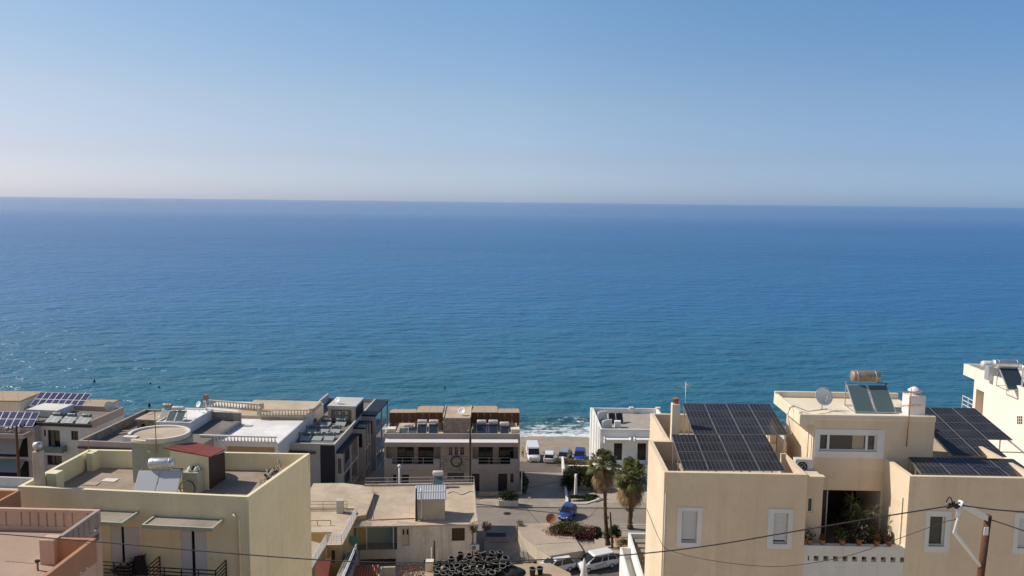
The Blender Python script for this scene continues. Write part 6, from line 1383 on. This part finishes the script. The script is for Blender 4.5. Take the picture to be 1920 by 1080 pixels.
# outside stair with solid white parapet beside it
q1_, q2_ = ad(668, 1020, 73), ad(640, 1085, 64); es = thing('outside_stair', 'outside stair with pale sloping rail and blue sheeting by the ochre house', 'stair', (q1_.x, q1_.y, 4.4))
mb = MB()
for k in range(9):
    c_ = q1_.lerp(q2_, k / 8); mb.box(c_.x - 1.0, c_.x, c_.y - .55, c_.y + .55, 4.2, c_.z - 1.1)
mb.build('steps', 'concrete', es)
mb = MB(); mb.bar(q1_, q2_, .08, .08, world=True); mb.bar(q1_ - Vector((0, 0, .35)), q2_ - Vector((0, 0, .35)), .05, .05, world=True); mb.bar(q1_ - Vector((0, 0, 1.0)), q1_, .08, world=True); mb.build('handrail', 'white_paint', es)
mb = MB(); mb.quad([q1_ - Vector((-.02, 0, .4)), q2_ - Vector((-.02, 0, .4)), q2_ - Vector((-.02, 0, 1.3)), q1_ - Vector((-.02, 0, 1.3))], world=True); mb.build('blue_sheeting', 'blue_cloth', es)
mb = MB(); P_ = ad(664, 1010, 75.5); mb.quad([P_ + Vector((-.9, 0, .25)), P_ + Vector((.35, 0, .35)), P_ + Vector((.5, -.3, -.45)), P_ + Vector((-.2, -.3, -.55))], world=True); mb.quad([P_ + Vector((-.9, .02, .25)), P_ + Vector((-.2, -.28, -.55)), P_ + Vector((.5, -.28, -.45)), P_ + Vector((.35, .02, .35))], world=True); tag(mb.build('green_cloth', 'teal_cloth'), 'green cloth hung out beside the blue grey porch', 'cloth')

# ================================================================== yard, low roof, planter by the road
zY4 = 6.3
def hpoly(pts, z): return [(az(x, y, z).x, az(x, y, z).y) for x, y in pts]
lr = thing('low_concrete_house', 'low house with cracked pale concrete roof between the yard and the parked cars', 'house', (6, 84, 4.4))
pl = hpoly([(978, 1000), (1006, 1024), (1032, 1041), (1092, 1032), (1070, 997), (1027, 981), (969, 983)], zY4)
mb = MB(); mb.prism(pl, 4.0, zY4 - .14, top=False); mb.build('wall', 'beige_wall', lr)
mb = MB(); cxx = sum(p[0] for p in pl) / len(pl); cyy = sum(p[1] for p in pl) / len(pl); pl2 = [(cxx + (x - cxx) * 1.02, cyy + (y - cyy) * 1.02) for x, y in pl]; mb.prism(pl2, zY4 - .139, zY4); mb.build('roof', 'concrete_pale', lr)
mb = MB(); e0, e1 = az(1003, 1021, zY4), az(1086, 1016, zY4); mb.bar(e0 + Vector((0, 0, .01)), e1 + Vector((0, 0, .01)), .06, .03, world=True); mb.build('roof_joint', 'concrete', lr)
yd = hpoly([(908, 1058), (1000, 1062), (1000, 1030), (985, 1004), (980, 986), (908, 985)], 4.62); mb = MB(); mb.prism(yd, 4.0, 4.62); struct(mb.build('yard', 'concrete'))
for k, (x, y, w_, d_, lb, mt_) in enumerate(((930, 1003, 2.2, .9, 'dark rubber mat nearest the road in the yard', 'charcoal'), (932, 1014, 2.6, .7, 'long dark plank pile lying across the yard', 'rubble'), (925, 1042, 1.2, .9, 'grey board lying at the near side of the yard', 'roof_grey'))):
    c = az(x, y, 4.63); mb = MB(); mb.box(c.x - w_ / 2, c.x + w_ / 2, c.y - d_ / 2, c.y + d_ / 2, 4.625, 4.70 + .05 * k); tag(mb.build('yard_board', mt_, bevel=.02), lb, 'board')
c = az(990, 1046, 4.63); mb = MB(); rnd = random.Random(2); ring = [(c.x + 1.9 * math.cos(a * .524) * rnd.uniform(.8, 1.1), c.y + 1.3 * math.sin(a * .524) * rnd.uniform(.8, 1.1)) for a in range(12)]; mb.prism(ring, 4.63, 4.75); tag(mb.build('tarpaulin', 'roof_grey'), 'dark grey tarpaulin spread beside the low concrete roof', 'tarpaulin')
c = az(974, 1012, 4.63); gp = thing('gate_pillar', 'rough tan stone pillar with a plant on top in the yard', 'pillar', (c.x, c.y, 4.6)); mb = MB(); mb.box(c.x - .35, c.x + .35, c.y - .3, c.y + .3, 4.6, 6.4); mb.build('pillar', 'rubble', gp); mb = MB(); leaves(mb, (c.x, c.y, 6.65), (.4, .35, .3), 160, .14, 4, shell=.1); mb.build('plant', 'olive_leaf', gp)
# planter with bougainvillea
pp = hpoly([(1086, 1040), (1116, 1035), (1114, 1010), (1078, 1000)], 5.9); plt = thing('planter_wall', 'brown rendered planter wall with a white coping beside the parked cars', 'planter', (pp[0][0], pp[0][1], 4.2))
mb = MB(); mb.prism(pp, 3.6, 5.75); mb.build('wall', 'salmon', plt); mb = MB(); mb.prism([(x * 1.003, y) for x, y in pp], 5.751, 5.9); mb.build('coping', 'concrete_pale', plt)
c = az(1068, 1002, 6.4); shrub('bougainvillea', 'green bougainvillea with red bracts along the planter by the road', 'shrub', (c.x + .2, c.y + .3, 6.5), (2.9, 1.3, .85), 5200, .19, 'leaf_green', 51, extra=('bougain', 900), clumps=9)
c = az(1103, 1003, 6.2); shrub('bougainvillea', 'dense red and green bougainvillea at the right end of the planter', 'shrub', (c.x + .1, c.y + .2, 6.35), (1.3, 1.0, .8), 2400, .18, 'leaf_dark', 52, extra=('bougain', 700), clumps=5)
c = az(1033, 982, 6.6); mb = MB(); d_ = Vector((-.1, -.9, .35)).normalized(); mb.lathe((c.x, c.y, 7.2), d_, [(0, .06), (.04, .35), (.10, .52), (.13, .55), (.11, .53), (.05, .3), (.03, .02)], 18); mb.tube([(c.x, c.y + .1, 6.3), (c.x, c.y + .05, 7.2)], .05, 8, world=True); tag(mb.build('terracotta_dish', 'clay'), 'round terracotta coloured dish on a post by the bougainvillea', 'dish')
c = az(1150, 1016, 4.2); shrub('garden_bush', 'loose green bush at the foot of the palms beside the car', 'shrub', (c.x, c.y, 5.2), (1.0, .9, 1.1), 1500, .22, 'leaf_green', 55, clumps=5)
c = az(1165, 1022, 4.2); shrub('garden_bush', 'small scrubby bush in the red soil bed by the white stair', 'shrub', (c.x, c.y, 4.5), (.8, .6, .6), 500, .18, 'olive_leaf', 56, clumps=3)

# ================================================================== palms, street planting, kerbs
fan_palm('slender fan palm before the white beach house, left of the two palms', az(1140, 1022, 3.6), ad(1131, 866, az(1140, 1022, 3.6).y), 3, 62, 46, 1.05)
fan_palm('stouter fan palm with shaggy brown skirt close to the cream house', (az(1182, 990, 3.3)), ad(1183, 888, az(1182, 990, 3.3).y), 5, 80, 120, 1.25)
c = az(954, 950, 3.2); pb = thing('street_planter', 'long pale stone planter with a dark shrub on the pavement by the apartments', 'planter', (c.x, c.y + .6, 3.33))
a_, b_ = az(935, 950, 3.33), az(972, 950, 3.33); mb = MB(); mb.box(a_.x, b_.x, a_.y + .1, a_.y + 1.2, 3.33, 4.05); mb.build('trough', 'lime_wall', pb, bevel=.04); mb = MB(); leaves(mb, ((a_.x + b_.x) / 2, a_.y + .7, 4.55), (1.35, .6, .75), 1500, .2, 61, shell=.1); mb.build('shrub', 'leaf_dark', pb)
# apartment forecourt wall, right of the doors
F4b = F4; mb = MB(F4); a0 = F4.onv(898, 930, -2)[0]; mb.box(a0, W4 + .1, -2.2, -2.0, 3.2, F4.onv(930, 922, -2.1)[1]); tag(mb.build('forecourt_wall', 'pink_beige'), 'low beige wall in front of the apartment doors', 'wall')
# hedged plot between lane and beach house
z_h = 3.0; k0, k1 = az(1053, 872, 2.2), az(1062, 945, 3.2)
hw_ = thing('plot_wall', 'pale rendered wall bounding the hedged plot beside the lane', 'wall', (k1.x, k1.y, 3.0))
mb = MB(); mb.prism([(k0.x - .05, k0.y), (k0.x + .25, k0.y), (k1.x + .25, k1.y), (k1.x - .05, k1.y)], 1.8, 3.55); mb.build('side', 'white_wall', hw_)
b0 = az(1056, 880, 2.6); b1 = az(1104, 880, 2.6); mb = MB(); mb.box(b0.x, b1.x + 1.5, b0.y - 4.2, b0.y - 3.9, 2.2, 4.6); mb.build('back', 'cream_pale', hw_)
mb = MB(); rail(mb, [(b0.x + .4, b0.y - 4.3), (b1.x, b0.y - 4.3)], 4.6, .9, 1, 1.5, .03); mb.build('railing', 'rusty', hw_)
f0, f1, f2 = az(1062, 947, 3.2), az(1098, 947, 3.2), az(1132, 936, 3.2); mb = MB()
for A_, B_ in ((f0, f1), (f1, f2)): mb.bar((A_.x, A_.y, 3.32), (B_.x, B_.y, 3.32), .25, .3, world=True)
mb.build('kerb', 'white_wall', hw_)
c = az(1080, 915, 3.2); hd_ = shrub('ivy_hedge', 'big dark ivy hedge with brown tips filling the plot beside the lane', 'hedge', (c.x + .2, c.y + 1.0, 4.5), (2.1, 2.0, 1.5), 9000, .2, 'leaf_dark', 71, extra=('dry_leaf', 500), clumps=14)
c = az(1112, 918, 3.2); shrub('ivy_hedge', 'rounded dark hedge nearest the white beach house', 'hedge', (c.x, c.y + .9, 4.4), (1.7, 1.6, 1.5), 6500, .2, 'leaf_dark', 72, extra=('dry_leaf', 250), clumps=10)
c = az(1092, 938, 3.2); shrub('low_hedge', 'low clipped green hedge along the kerb in front of the ivy', 'hedge', (c.x, c.y, 3.65), (2.3, .6, .45), 3200, .17, 'leaf_green', 73, clumps=8)
c = az(1075, 873, 2.3); shrub('beach_grass_bush', 'straggly olive green bushes behind the parked beach cars', 'shrub', (c.x + .6, c.y, 2.7), (3.2, .8, .6), 2400, .22, 'olive_leaf', 74, clumps=9)
c = ad(1079, 932, az(1079, 932, 3.3).y); t_, tp_ = pole('white_column', 'round white column standing in front of the ivy hedge', (c.x, c.y, 3.2), ad(1079, 889, c.y).z - 3.2, .22, mat='white_clean')
c = az(983, 935, 3.2); 
for k, (x, y, s_) in enumerate(((983, 925, .8), (985, 908, .7), (979, 893, .6))):
    q = az(x, y, 3.1); shrub('potted_bush', ['nearest', 'middle', 'farthest'][k] + ' dark leafy pot bush along the side of the centre apartments', 'shrub', (q.x, q.y, gz(q.y) + s_), (.5, .6, s_), 420, .2, 'leaf_dark', 80 + k)
q = az(724, 905, 3.0); shrub('garden_tree', 'small bright green tree in the gap between the grey block and the apartments', 'tree', (q.x + .6, q.y + 14, 3.2), (1.6, 2.5, 1.9), 2600, .26, 'leaf_green', 90, clumps=7)
q = az(715, 870, 2.3); shrub('garden_tree', 'darker small tree farther back in the gap by the grey block', 'tree', (q.x, q.y + 6, 3.2), (1.3, 1.6, 1.5), 1500, .26, 'olive_leaf', 91, clumps=5)
q = ad(550, 764, 127); shrub('tamarisk_tree', 'feathery olive tamarisk top showing above the roof balustrade', 'tree', (q.x, q.y, q.z - .2), (2.4, 1.6, 1.3), 2200, .3, 'olive_leaf', 92, clumps=8)
for k in range(3): pass
# beach clutter: low wall behind the car park, seen between the blocks
mb = MB(); q0, q1_ = az(706, 812, 1.6), az(722, 812, 1.6); mb.box(q0.x - 3, q1_.x + 1, q0.y, q0.y + .3, .6, 2.3); tag(mb.build('beach_wall', 'white_wall'), 'low white beach wall glimpsed between the grey block and the apartments', 'wall')

# ================================================================== white stair house against the cream house
PS = ad(1178, 999, 58); FSW = Frame(PS, -1); zsw = PS.z
sw = thing('white_stair_house', 'narrow white walled stair house squeezed against the left of the cream house', 'house', FSW.p(1, -3, 6))
mb = MB(FSW); mb.block(0, 2.1, -7, 0, 5, zsw - .9); mb.build('wall', 'white_wall', sw)
mb = MB(FSW); mb.parapet(0, 2.1, -7, 0, zsw - .9, zsw, .16, 0, 'lk'); mb.build('parapet', 'white_clean', sw)
P2s = FSW.onu(1164, 1026, -.75); zs2 = ad(1164, 1026, 56.5).z; 
mb = MB(FSW); mb.block(-.8, -.003, -8, -1.5, 5, zs2 - .8); mb.build('lower_wall', 'white_wall', sw); mb = MB(FSW); mb.parapet(-.8, -.004, -8, -1.5, zs2 - .8, zs2, .13, 0, 'lk'); mb.build('lower_parapet', 'white_clean', sw)
mb = MB(FSW)
for k in range(8): mb.box(.3, 1.2, -1.2 - .55 * k, -.65 - .55 * k, zsw - .899, zsw - .2 - .13 * k)
mb.build('steps', 'concrete', sw)
mb = MB(FSW); mb.box(1.25, 2.0, -5.5, -1.0, zsw - .899, zsw + .5); mb.build('orange_stained_wall', 'ochre', sw)
mb = MB(FSW); mb.tube([(2.2, -4, 6), (2.2, -4, zsw + 1.8)], .05, 8); mb.build('pipe', 'galv', sw)

# ================================================================== flat roof with nursery pots
zp_ = ad(1000, 1058, 64).z; rf_ = hpoly([(795, 1090), (1075, 1090), (1069, 1074), (1031, 1055.5), (957, 1059), (800, 1062)], zp_)
pr_ = thing('pot_store_house', 'house with plain beige flat roof stacked with black plant pots', 'house', (sum(p[0] for p in rf_) / 6, sum(p[1] for p in rf_) / 6, 6))
mb = MB(); mb.prism(rf_, 5.0, zp_ - .1, top=False); mb.build('wall', 'beige_wall', pr_); mb = MB(); mb.prism(rf_, zp_ - .099, zp_); mb.build('roof', 'tan_board', pr_)
mb = MB(); q = az(806, 1068, zp_); mb.box(q.x - .35, q.x + .3, q.y - .4, q.y + .4, zp_, zp_ + .75); mb.build('roof_pillar', 'cream_pale', pr_)
pm = bpy.data.meshes.new('plant_pot'); mb = MB(); mb.lathe((0, 0, 0), (0, 0, 1), [(0, .15), (.42, .2), (.42, .225), (.47, .225), (.47, .19), (.40, .185), (.1, .14)], 14)
n_ = 14
for i, f_ in enumerate(mb.f): mb.mi[i] = 1 if n_ * 1 <= i < n_ * 4 else 0
proto = mb.build('plant_pot', ['black_plastic', 'pot_rim']); tag(proto, 'x', 'plant pot', 'black plant pots on the beige roof')
rnd = random.Random(17); spots = []
for row, (y, x0, x1, lift) in enumerate(((1063, 862, 935, .62), (1066, 845, 948, .38), (1069, 822, 960, .22), (1074, 815, 965, .08), (1080, 818, 940, 0), (1086, 818, 935, 0))):
    x = x0 + rnd.uniform(0, 4)
    while x < x1: spots.append((x, y + rnd.uniform(-1.5, 1.5), lift, row)); x += 12.6 + rnd.uniform(-1, 3)
spots += [(998, 1079, 0, 4), (1013, 1077, 0, 4)]
def pot_label(x, row):
    return 'black plant pot in the ' + ['topmost', 'second', 'third', 'fourth', 'fifth', 'nearest'][row] + ' row of the pot heap'
cnt = {}
for k, (x, y, lift, row) in enumerate(spots):
    o = proto if k == 0 else proto.copy()
    if k: col.objects.link(o)
    q = az(x, y, zp_); o.location = (q.x, q.y, zp_ + lift + .005 + .1 * (lift > 0) * rnd.random()); tl = .42 if lift > 0 else .12
    o.rotation_euler = (rnd.uniform(-tl, tl), rnd.uniform(-tl, tl), rnd.uniform(0, 6)); s_ = rnd.uniform(1.05, 1.4); o.scale = (s_, s_, s_)
    i = cnt.get(row, 0); cnt[row] = i + 1; o['_row'] = row; o['_i'] = i
ords = ['leftmost', 'second', 'third', 'fourth', 'fifth', 'sixth', 'seventh', 'eighth', 'ninth', 'tenth', 'eleventh', 'twelfth', 'thirteenth', 'fourteenth']
for o in [o for o in bpy.data.objects if '_row' in o.keys()]:
    row, i = o['_row'], o['_i']; o['label'] = ('%s black plant pot from the left in the %s row of the pot heap' % (ords[min(i, 13)], ['topmost', 'second', 'third', 'fourth', 'fifth', 'nearest'][row])).replace('leftmost black plant pot from the left', 'leftmost black plant pot'); del o['_row']; del o['_i']
bpy.data.objects[proto.name]
lone = sorted([o for o in bpy.data.objects if o.name.startswith('plant_pot') and o.data == proto.data], key=lambda o: -o.location.x)[:2]
lone[0]['label'] = 'lone black plant pot standing at the right end of the beige roof'; lone[1]['label'] = 'black plant pot with pale rim just left of the lone right end pot'
# dark soil heap with pots around it
q = az(950, 1073, zp_); mb = MB(); mb.lathe((q.x, q.y, zp_ + .002), (0, 0, 1), [(0, 1.25), (.2, 1.0), (.38, .7), (.52, .3), (.56, .05)], 16)
for i, v in enumerate(mb.v): mb.v[i] = Vector((q.x + (v.x - q.x) * 1.3, v.y, v.z + .22 * noise.noise(v * 3.1) if v.z > zp_ + .05 else v.z))
tag(mb.build('soil_heap', 'rubber', smooth=True), 'low heap of dark netting behind the black plant pots', 'heap')

mq = az(951, 963, 3.2); mb = MB(); mb.lathe((mq.x, mq.y, 3.208), (0, 0, 1), [(0, .5), (.006, .5)], 16); tag(mb.build('manhole_cover', 'dark_iron'), 'dark manhole cover in the road near the street planter', 'manhole')
mq = az(1190, 957, 3.2); mb = MB(); mb.lathe((mq.x - .6, mq.y, 3.208), (0, 0, 1), [(0, .55), (.006, .55)], 16); tag(mb.build('manhole_cover', 'charcoal'), 'dark drain cover in the road behind the right palm', 'manhole')
for k, (xa, ya, xb, yb) in enumerate(((985, 952, 1015, 985), (1120, 953, 1100, 975))):
    pa, pb_ = az(xa, ya, 3.2), az(xb, yb, 3.2); mb = MB(); mb.bar((pa.x, pa.y, 3.208), (pb_.x, pb_.y, 3.208), .1, .006, world=True); struct(mb.build('road_crack', 'asphalt'))

# ================================================================== vehicles and people
def on_ground(x, y, z): q = az(x, y, z); return (q.x, q.y, gz(q.y) + .03)
q = az(1000, 866, 2.1); car('white van with windscreen to the camera, leftmost on the beach parking', (q.x, q.y + 2.4, gz(q.y + 2.4) + .03), 3, 5.0, 2.0, 2.25, 'car_white', 'van', 'vehicles on the beach parking')
q = az(1031, 869, 2.1); car('white hatchback seen from behind, next to the van', (q.x, q.y + 2.0, gz(q.y + 2) + .03), 176, 4.0, 1.75, 1.5, 'car_white', 'hatch', 'vehicles on the beach parking')
q = az(1061, 866.5, 2.1); car('silver car between the white hatchback and the blue car', (q.x - .2, q.y + 1.9, gz(q.y + 2) + .03), -12, 4.1, 1.75, 1.45, 'car_silver', 'hatch', 'vehicles on the beach parking')
q = az(1089, 866, 2.1); car('bright blue car parked beside the white beach house', (q.x, q.y + 2.0, gz(q.y + 2) + .03), -8, 4.2, 1.78, 1.5, 'car_blue', 'hatch', 'vehicles on the beach parking')
q = az(1065, 978, 3.2); car('small blue car driving along the road', (q.x, q.y + 1.3, 3.215), -24, 3.3, 1.62, 1.5, 'car_blue_mid', 'hatch', None)
q = az(1119, 1074, 4.45); car('white people carrier with faint red lettering on its door', (q.x, q.y + .9, gz(q.y + .9) + .06), -66, 4.35, 1.8, 1.66, 'car_white', 'mpv', 'white cars in the alley', text=1)
q = az(1042, 1081, 4.45); car('white hatchback half hidden behind the beige roof', (q.x, q.y + .9, gz(q.y + .9) + .06), -66, 4.0, 1.75, 1.5, 'car_white', 'hatch', 'white cars in the alley')
q = az(1071, 866, 2.1); person('person in dark blue standing between the silver and blue cars', (q.x + .05, q.y + 1.2, gz(q.y + 1.2) + .03), 1.72, [(0, (.02, .02, .02)), (.05, (.03, .04, .08)), (.52, (.05, .09, .17)), (.84, (.4, .25, .17)), (.93, (.02, .015, .01))], yaw=40)
q = az(980, 853, 2.1); person('person in a yellow top and dark trousers at the corner of the apartments', (q.x, q.y, gz(q.y) + .03), 1.7, [(0, (.02, .02, .02)), (.05, (.02, .02, .025)), (.52, (.5, .36, .08)), (.84, (.4, .25, .17)), (.93, (.02, .015, .01))], yaw=-30)
for k, (x, y, lb) in enumerate(((177, 716, 'swimmer standing out farthest left in the sea'), (282, 719, 'swimmer in the sea right of the left solar array'), (298, 726, 'swimmer low in the water just nearer than its neighbour'), (280, 761, 'dark figure standing in the shallows above the stone parapet'), (834, 727, 'distant swimmer in the sea above the centre apartments'))):
    q = az(x, y, .1); mb = MB(); hh_ = .8 if k in (0, 3) else .38
    mb.lathe((q.x, q.y, -.3), (0, 0, 1), [(0, .2), (.3 + hh_ * .3, .24), (.3 + hh_ * .62, .2), (.3 + hh_ * .68, .07), (.3 + hh_ * .74, .09), (.3 + hh_ * .88, .12), (.3 + hh_, .06), (.32 + hh_, .01)], 10); tag(mb.build('person', 'cloth_dark'), lb, 'person', 'people in the sea')

# ================================================================== poles and overhead cables
q = ad(881, 900, 97.9); t_, tp_ = pole('utility_pole', 'dark wooden utility pole in front of the centre apartments', (q.x, 97.9, 3.3), ad(882, 801, 97.9).z - 3.3, .17); mb = MB(); mb.bar(tp_ + Vector((-.4, 0, -.5)), tp_ + Vector((.45, 0, -.1)), .1, world=True); mb.bar(tp_ + Vector((0, 0, -1.3)), tp_ + Vector((.35, -.3, .3)), .06, world=True); mb.build('bracket', 'galv', t_)
q = ad(36, 900, 92); t_, tp_ = pole('utility_pole', 'dark wooden utility pole with a crossarm at the far left', (q.x, 92, 3.3), ad(37, 801, 92).z - 3.3, .2); mb = MB(); mb.bar(tp_ + Vector((-1.0, 0, -.35)), tp_ + Vector((1.0, .2, .15)), .12, world=True); mb.build('crossarm', 'wood_pole', t_)
for k in range(5): c = tp_ + Vector((-.9 + .45 * k, .04 * k, -.25 + .1 * k)); mb = MB(); mb.lathe(c, (0, 0, 1), [(0, .05), (.1, .09), (.2, .06), (.3, .03)], 8); mb.build('insulator', 'dark_iron', t_)
q = ad(749, 905, 93.5); sl_ = thing('street_lamp', 'white street lamp post behind the tan roof', 'lamp post', (q.x, 93.5, 3.3)); zt_ = ad(749, 876, 93.5).z; mb = MB(); mb.tube([(q.x, 93.5, 3.3), (q.x, 93.5, zt_)], .1, 8, world=True); mb.build('post', 'white_paint', sl_); mb = MB(); mb.lathe((q.x, 93.5, zt_), (0, 0, 1), [(0, .12), (.05, .2), (.25, .22), (.35, .1)], 10); mb.build('lantern', 'white_paint', sl_)
q = ad(978, 905, 101.5); t_, tp_ = pole('drain_post', 'thin white post at the right corner of the apartments', (q.x, 101.5, 3.2), ad(976, 857, 101.5).z - 3.2, .07, mat='white_paint')
q = ad(814, 1060, 70); t_, tp_ = pole('short_pole', 'short dark pole with two pale posts in front of the old house', (q.x, 70, 5.0), ad(813, 1014, 70).z - 5.0, .13)
for dx in (-.22, .3): mb = MB(); mb.tube([(q.x + dx, 69.9, 5.0), (q.x + dx, 69.9, tp_.z - .6)], .05, 6, world=True); mb.build('side_post', 'light_grey', t_)
q = az(1141, 1022, 3.6); t_, tp_ = pole('wooden_post', 'reddish wooden post close beside the slender palm', (az(1147, 1024, 3.6).x + .0, az(1147, 1024, 3.6).y - .6, 3.6), 4.2, .13, (-.35, 0))
q = ad(1099, 1082, 66); ps_ = thing('closed_parasol', 'closed white parasol standing in front of the parked people carrier', 'parasol', (q.x, 66, 6.5)); mb = MB(); zt_ = ad(1094, 1048, 66).z; mb.tube([(q.x - .2, 66, 6.5), (q.x - .2, 66, zt_ + .1)], .03, 6, world=True); mb.build('pole', 'white_paint', ps_); mb = MB(); mb.lathe((q.x - .2, 66, zt_ - 2.2), (0, 0, 1), [(0, .42), (.7, .34), (1.5, .2), (2.1, .09), (2.2, .03)], 10); mb.build('fabric', 'white_wall', ps_)
# the near pole at lower right with its bracket
Dp = 24.0; b_ = ad(1838, 1085, Dp); t_p = ad(1853, 966, Dp); base = Vector((b_.x - .06, Dp, 17)); d_ = (t_p - b_).normalized(); base = b_ - d_ * ((b_.z - 17) / d_.z)
np_ = thing('utility_pole', 'near leaning brown wooden pole with pale bracket at the lower right', 'pole', base); mb = MB(); mb.tube([base.lerp(t_p, k / 8) for k in range(9)], [.135 - .004 * k for k in range(9)], 14, world=True); mb.build('shaft', 'wood_pole', np_)
a1_, a2_, a3_, a4_ = ad(1851, 972, Dp), ad(1800, 943, Dp - .5), ad(1790, 998, Dp - .5), ad(1839, 1062, Dp)
mb = MB(); mb.bar(a1_, a2_, .15, .17, world=True); mb.build('bracket_arm', 'white_clean', np_); mb = MB(); mb.tube([a2_ + Vector((0, 0, -.02)), ad(1797, 962, Dp - .5), a3_, a4_], .065, 8, world=True); mb.build('bracket_stay', 'white_clean', np_)
for k in range(6): c = ad(1778 + 5 * k, 950 - 1.5 * (k % 3), Dp - .5); mb = MB(); mb.lathe(c, (.3, .2 * (k % 3), 1), [(-.06, .04), (0, .07), (.06, .04), (.12, .02)], 8); mb.build('insulator', 'dark_iron', np_)
mb = MB(); c = ad(1795, 945, Dp - .5); mb.tube([c + Vector((-.35 + .05 * k, 0, .18 * math.sin(k * .8) + .05)) for k in range(9)], .018, 6, world=True); mb.tube([c, c + Vector((.12, 0, -.2)), c + Vector((.1, 0, -.42)), c + Vector((-.05, 0, -.5))], .016, 6, world=True); mb.build('jumper_wires', 'wire', np_)
mb = MB(); c = ad(1849, 996, Dp - .17); mb.box(c.x - .07, c.x + .07, c.y - .01, c.y + .01, c.z - .13, c.z + .13); mb.build('number_tag', 'white_paint', np_)
def through(pts): return [ad(x, y, d) for x, y, d in pts]
def spline(P, n=10):
    P = [Vector(p) for p in P]; out = []; Q = [P[0] * 2 - P[1]] + P + [P[-1] * 2 - P[-2]]
    for i in range(1, len(Q) - 2):
        for k in range(n):
            t = k / n; out.append(.5 * ((2 * Q[i]) + (Q[i + 1] - Q[i - 1]) * t + (2 * Q[i - 1] - 5 * Q[i] + 4 * Q[i + 1] - Q[i + 2]) * t * t + (3 * Q[i] - Q[i - 1] - 3 * Q[i + 1] + Q[i + 2]) * t ** 3))
    return out + [P[-1]]
def wire_(label, pts, r): mb = MB(); mb.tube(spline(through(pts)), r, 6, world=True); return tag(mb.build('power_cable', 'wire'), label, 'cable', 'overhead cables')
wire_('thick black cable sagging across the picture to the near pole', [(-40, 998, 31), (195, 1017, 30.2), (400, 1035, 29.4), (620, 1051, 28.6), (800, 1055, 27.9), (1000, 1050, 27.1), (1180, 1040, 26.4), (1330, 1023, 25.6), (1480, 998, 24.9), (1640, 971, 24.2), (1785, 948, 23.5)], .021)
wire_('thinner cable hanging in a deep sag across the cream house front', [(1213, 955, 31.8), (1240, 1018, 31.3), (1262, 1034, 31), (1330, 1050, 29.5), (1420, 1061, 28), (1490, 1060, 27), (1590, 1042, 26), (1690, 1008, 25), (1770, 979, 24), (1793, 975, 23.5)], .011)
wire_('cable running off right from the bracket end to the frame edge', [(1800, 947, 23.5), (1860, 955, 23), (1925, 960, 22.5), (2000, 963, 22)], .022)
wire_('cable running off right from the pole top to the frame edge', [(1856, 974, 24), (1890, 985, 23.3), (1930, 999, 22.6), (2000, 1025, 22)], .02)
wire_('long thin cable slanting up across the tan roof to the apartments', [(560, 962, 80), (660, 968, 82), (770, 959, 85), (860, 945, 88), (960, 922, 92), (1050, 902, 96)], .03)

# ================================================================== odds and ends lying on the roofs
rnd = random.Random(23)
q = F7.onz(226, 812, zr7); tb_ = thing('board_stack', 'tan boards scattered on the dark sunken roof', 'boards', F7.p(*q, zr7))
for k in range(7):
    a_ = F7.p(q[0] + rnd.uniform(-1.2, 1.4), q[1] + rnd.uniform(-.8, 1.4), zr7 + .04 + .03 * k); d_ = Vector((rnd.uniform(.6, 1.1), rnd.uniform(-.3, .5), rnd.uniform(0, .06))); mb = MB(); mb.bar(a_ - d_, a_ + d_, .28, .03, world=True); mb.build('board', rnd.choice(['tan_board', 'rubble', 'concrete_pale']), tb_)
a_, b_ = F13.onz(690, 976, zB3), F13.onz(778, 973, zB3); mb = MB(F13); mb.tube([(a_[0], a_[1], zB3 + .05), ((a_[0] + b_[0]) / 2, a_[1] + .12, zB3 + .05), (b_[0], b_[1], zB3 + .05)], .05, 7); tag(mb.build('loose_pipe', 'rusty'), 'long rusty pipe lying along the front of the tan roof', 'pipe')
a_ = F13.onz(860, 925, zB3); mb = MB(F13); mb.tube([(a_[0] - 1.2 + .3 * k, a_[1] + .5 * math.sin(k * .9), zB3 + .03) for k in range(12)], .03, 6); tag(mb.build('hose', 'black_plastic'), 'dark hose snaking over the back of the tan roof', 'hose')
a_ = F6.onz(464, 800, zr6 + .03); mb = MB(F6); mb.box(a_[0] - .5, a_[0] + .5, a_[1] - .15, a_[1] + .15, zr6 + .031, zr6 + .16); mb.box(a_[0] - .9, a_[0] - .6, a_[1] + .1, a_[1] + .4, zr6 + .031, zr6 + .3); tag(mb.build('roof_hatch', 'light_grey'), 'small grey hatch on the white roof terrace', 'hatch')
a_ = F4.onv(745, 812, 2.6); mb = MB(F4); mb.tube([(1.2, 3.2, zr4 + .06), (4.2, 3.0, zr4 + .06), (4.6, 1.6, zr4 + .06)], .05, 6); tag(mb.build('roof_pipe', 'black_plastic'), 'bent dark pipe on the left of the centre apartment roof', 'pipe')
for k, (x, y, lb, mt_) in enumerate(((205, 905, 'pale flat slab lying on the yellow roof floor', 'white_wall'), (170, 912, 'second pale slab nearer the yellow front parapet', 'concrete_pale'))):
    u_, v_ = FY.onz(x, y - 4, zfY); mb = MB(FY); mb.box(u_ - .35, u_ + .45, v_ - .25, v_ + .25, zfY + .009, zfY + .05); tag(mb.build('roof_slab_piece', mt_, bevel=.01), lb, 'slab')
